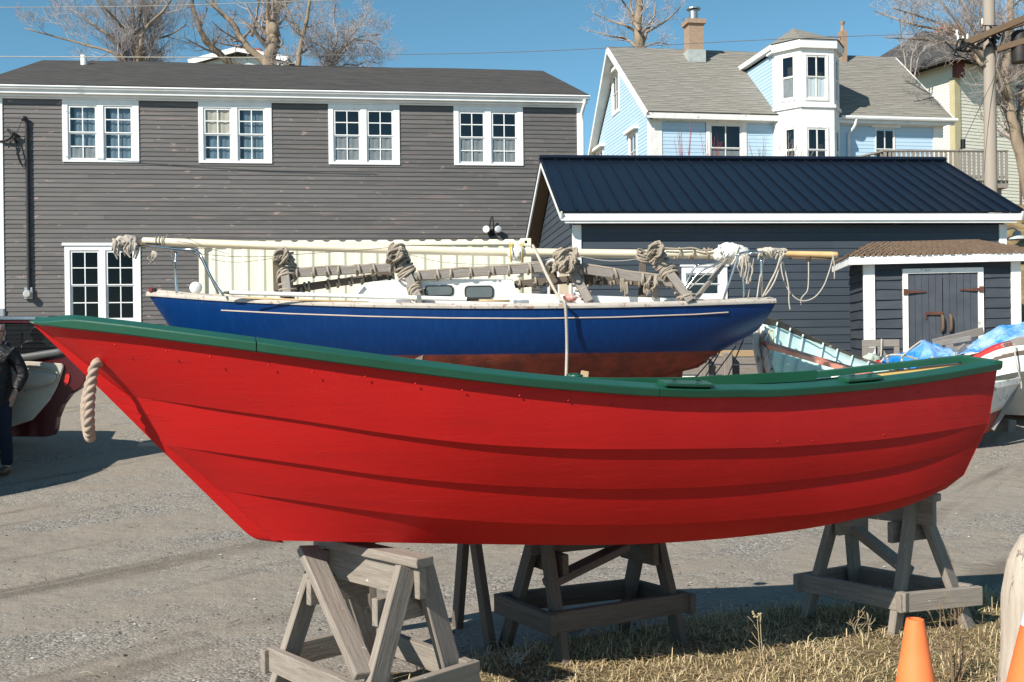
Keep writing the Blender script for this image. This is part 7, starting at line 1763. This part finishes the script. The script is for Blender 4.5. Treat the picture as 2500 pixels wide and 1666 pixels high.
def stones():
    rng = random.Random(8); mb = MB(); ico = [V(p).normalized() for p in ((0, 0, 1), (1, 0, .1), (.3, 1, 0), (-.9, .5, .1), (-.8, -.6, 0), (.4, -1, .1), (0, 0, -1))]
    fs = [(0, 1, 2), (0, 2, 3), (0, 3, 4), (0, 4, 5), (0, 5, 1), (6, 2, 1), (6, 3, 2), (6, 4, 3), (6, 5, 4), (6, 1, 5)]
    for k in range(7000):
        y = 3.6+9.5*rng.random()**1.5; x = rng.uniform(-.52, .52)*y
        if mnoise.noise(V((x*.32, y*1.1, 2)))+.25*mnoise.noise(V((x*2, y*2, 0)))+rng.uniform(-.35, .35) < -.02: continue
        if y < gymax(x)-.1 and x > gxmin(y): continue
        r = .003+.009*rng.random()**4; a = rng.uniform(0, 6.28); ca, sa = math.cos(a), math.sin(a); c = V((x, y, gz(x, y)+.022*mnoise.noise(V((x*.8, y*.8, 0)))+.008*mnoise.noise(V((x*3, y*3, 4)))-.002+r*.2)); e = rng.uniform(1, 1.7); f = rng.uniform(.5, .85)
        mb.add([c+V(((p.x*ca*e-p.y*sa)*r, (p.x*sa*e+p.y*ca)*r, p.z*r*f)) for p in ico], fs)
    t = NT('loose_stones'); g = t.n('NewGeometry'); rp = t.ramp(g.outputs['Random Per Island'], [(0, (.09, .083, .075)), (.4, (.19, .173, .153)), (.8, (.32, .295, .26)), (1, (.55, .52, .46))])
    tag(mb.build('gravel_stones', t.out(rp, .9, None, .15)), 'loose grey stones scattered over the gravel yard', 'gravel', None, 'stuff')
    lt = MB()
    for k in range(170):
        y = 5+9*rng.random(); x = rng.uniform(-.5, .5)*y; c = V((x, y, gz(x, y)+.028*0+.016)); a = rng.uniform(0, 3.14); l = rng.uniform(.02, .09); lt.tube([c, c+V((math.cos(a)*l, math.sin(a)*l, .006)), c+V((math.cos(a+.3)*l*1.7, math.sin(a+.3)*l*1.7, 0))], .0022, 4)
    tag(lt.build('straw_litter', M['rope'], smooth_=True), 'scattered straws and twigs lying on the gravel', 'litter', None, 'stuff')
    # dry weeds
    M['weed'] = m_plain('dry_weed_stalk', (.42, .33, .20), .9); M['weed_dark'] = m_plain('brown_weed_stalk', (.24, .165, .10), .9)
    def weed(px, py, Y, h, n, spr, label, mt, seed, heads=True):
        rn = random.Random(seed); c = at(px, py, Y); b = V((c.x, c.y, gz(c.x, c.y)+.01)); E = empty('dry_weed', b, label, 'weed', 'dry weeds among the grass'); m = MB(); hd = MB()
        for k in range(n):
            d = V((rn.uniform(-1, 1)*spr, rn.uniform(-1, 1)*spr*.6, 1)).normalized(); l = h*rn.uniform(.55, 1.05); p = smooth([b+V((rn.uniform(-.03, .03), rn.uniform(-.03, .03), 0)), b+d*l*.5+V((rn.uniform(-.02, .02), 0, 0)), b+d*l+V((rn.uniform(-.05, .05), 0, -.02*rn.random()))], 5); m.tube(p, [lerp(.0036, .0016, i/(len(p)-1)) for i in range(len(p))], 4)
            for j in range(4):
                q = p[int(len(p)*rn.uniform(.35, .95))]; m.tube([q, q+V((rn.uniform(-.05, .05), rn.uniform(-.03, .03), rn.uniform(.01, .07)))], .0013, 3)
            if heads and k % 2 == 0:
                for j in range(9): e = p[-1]+V((rn.uniform(-.026, .026), rn.uniform(-.02, .02), rn.uniform(.0, .022))); hd.tube([p[-1], e], .0014, 3); hd.blob(e, .006, .006, .005, 0, 1, 4)
        m.build('stalks', M[mt], E, smooth_=True)
        if hd.v: hd.build('seed_heads', M[mt], E)
    weed(1868, 1625, 5.0, .30, 2, .22, 'dry weed with flat seed heads left of the orange cone', 'weed', 1); weed(1805, 1590, 5.3, .2, 2, .3, 'small dry weed with seed head in the shade of the dory', 'weed', 2)
    weed(2335, 1645, 4.7, .42, 11, .42, 'bushy brown dead weed between cone and log post', 'weed_dark', 3, False); weed(1268, 1648, 5.05, .14, 5, .5, 'tiny white dry stalks near the middle sawhorse', 'rope_white', 4, False); weed(2400, 1500, 6.0, .15, 5, .4, 'thin straw stalks behind the stern sawhorse', 'weed', 5, False); weed(2110, 1560, 5.4, .2, 6, .5, 'straw stalks leaning on the stern sawhorse leg', 'weed', 6, False)
stones()
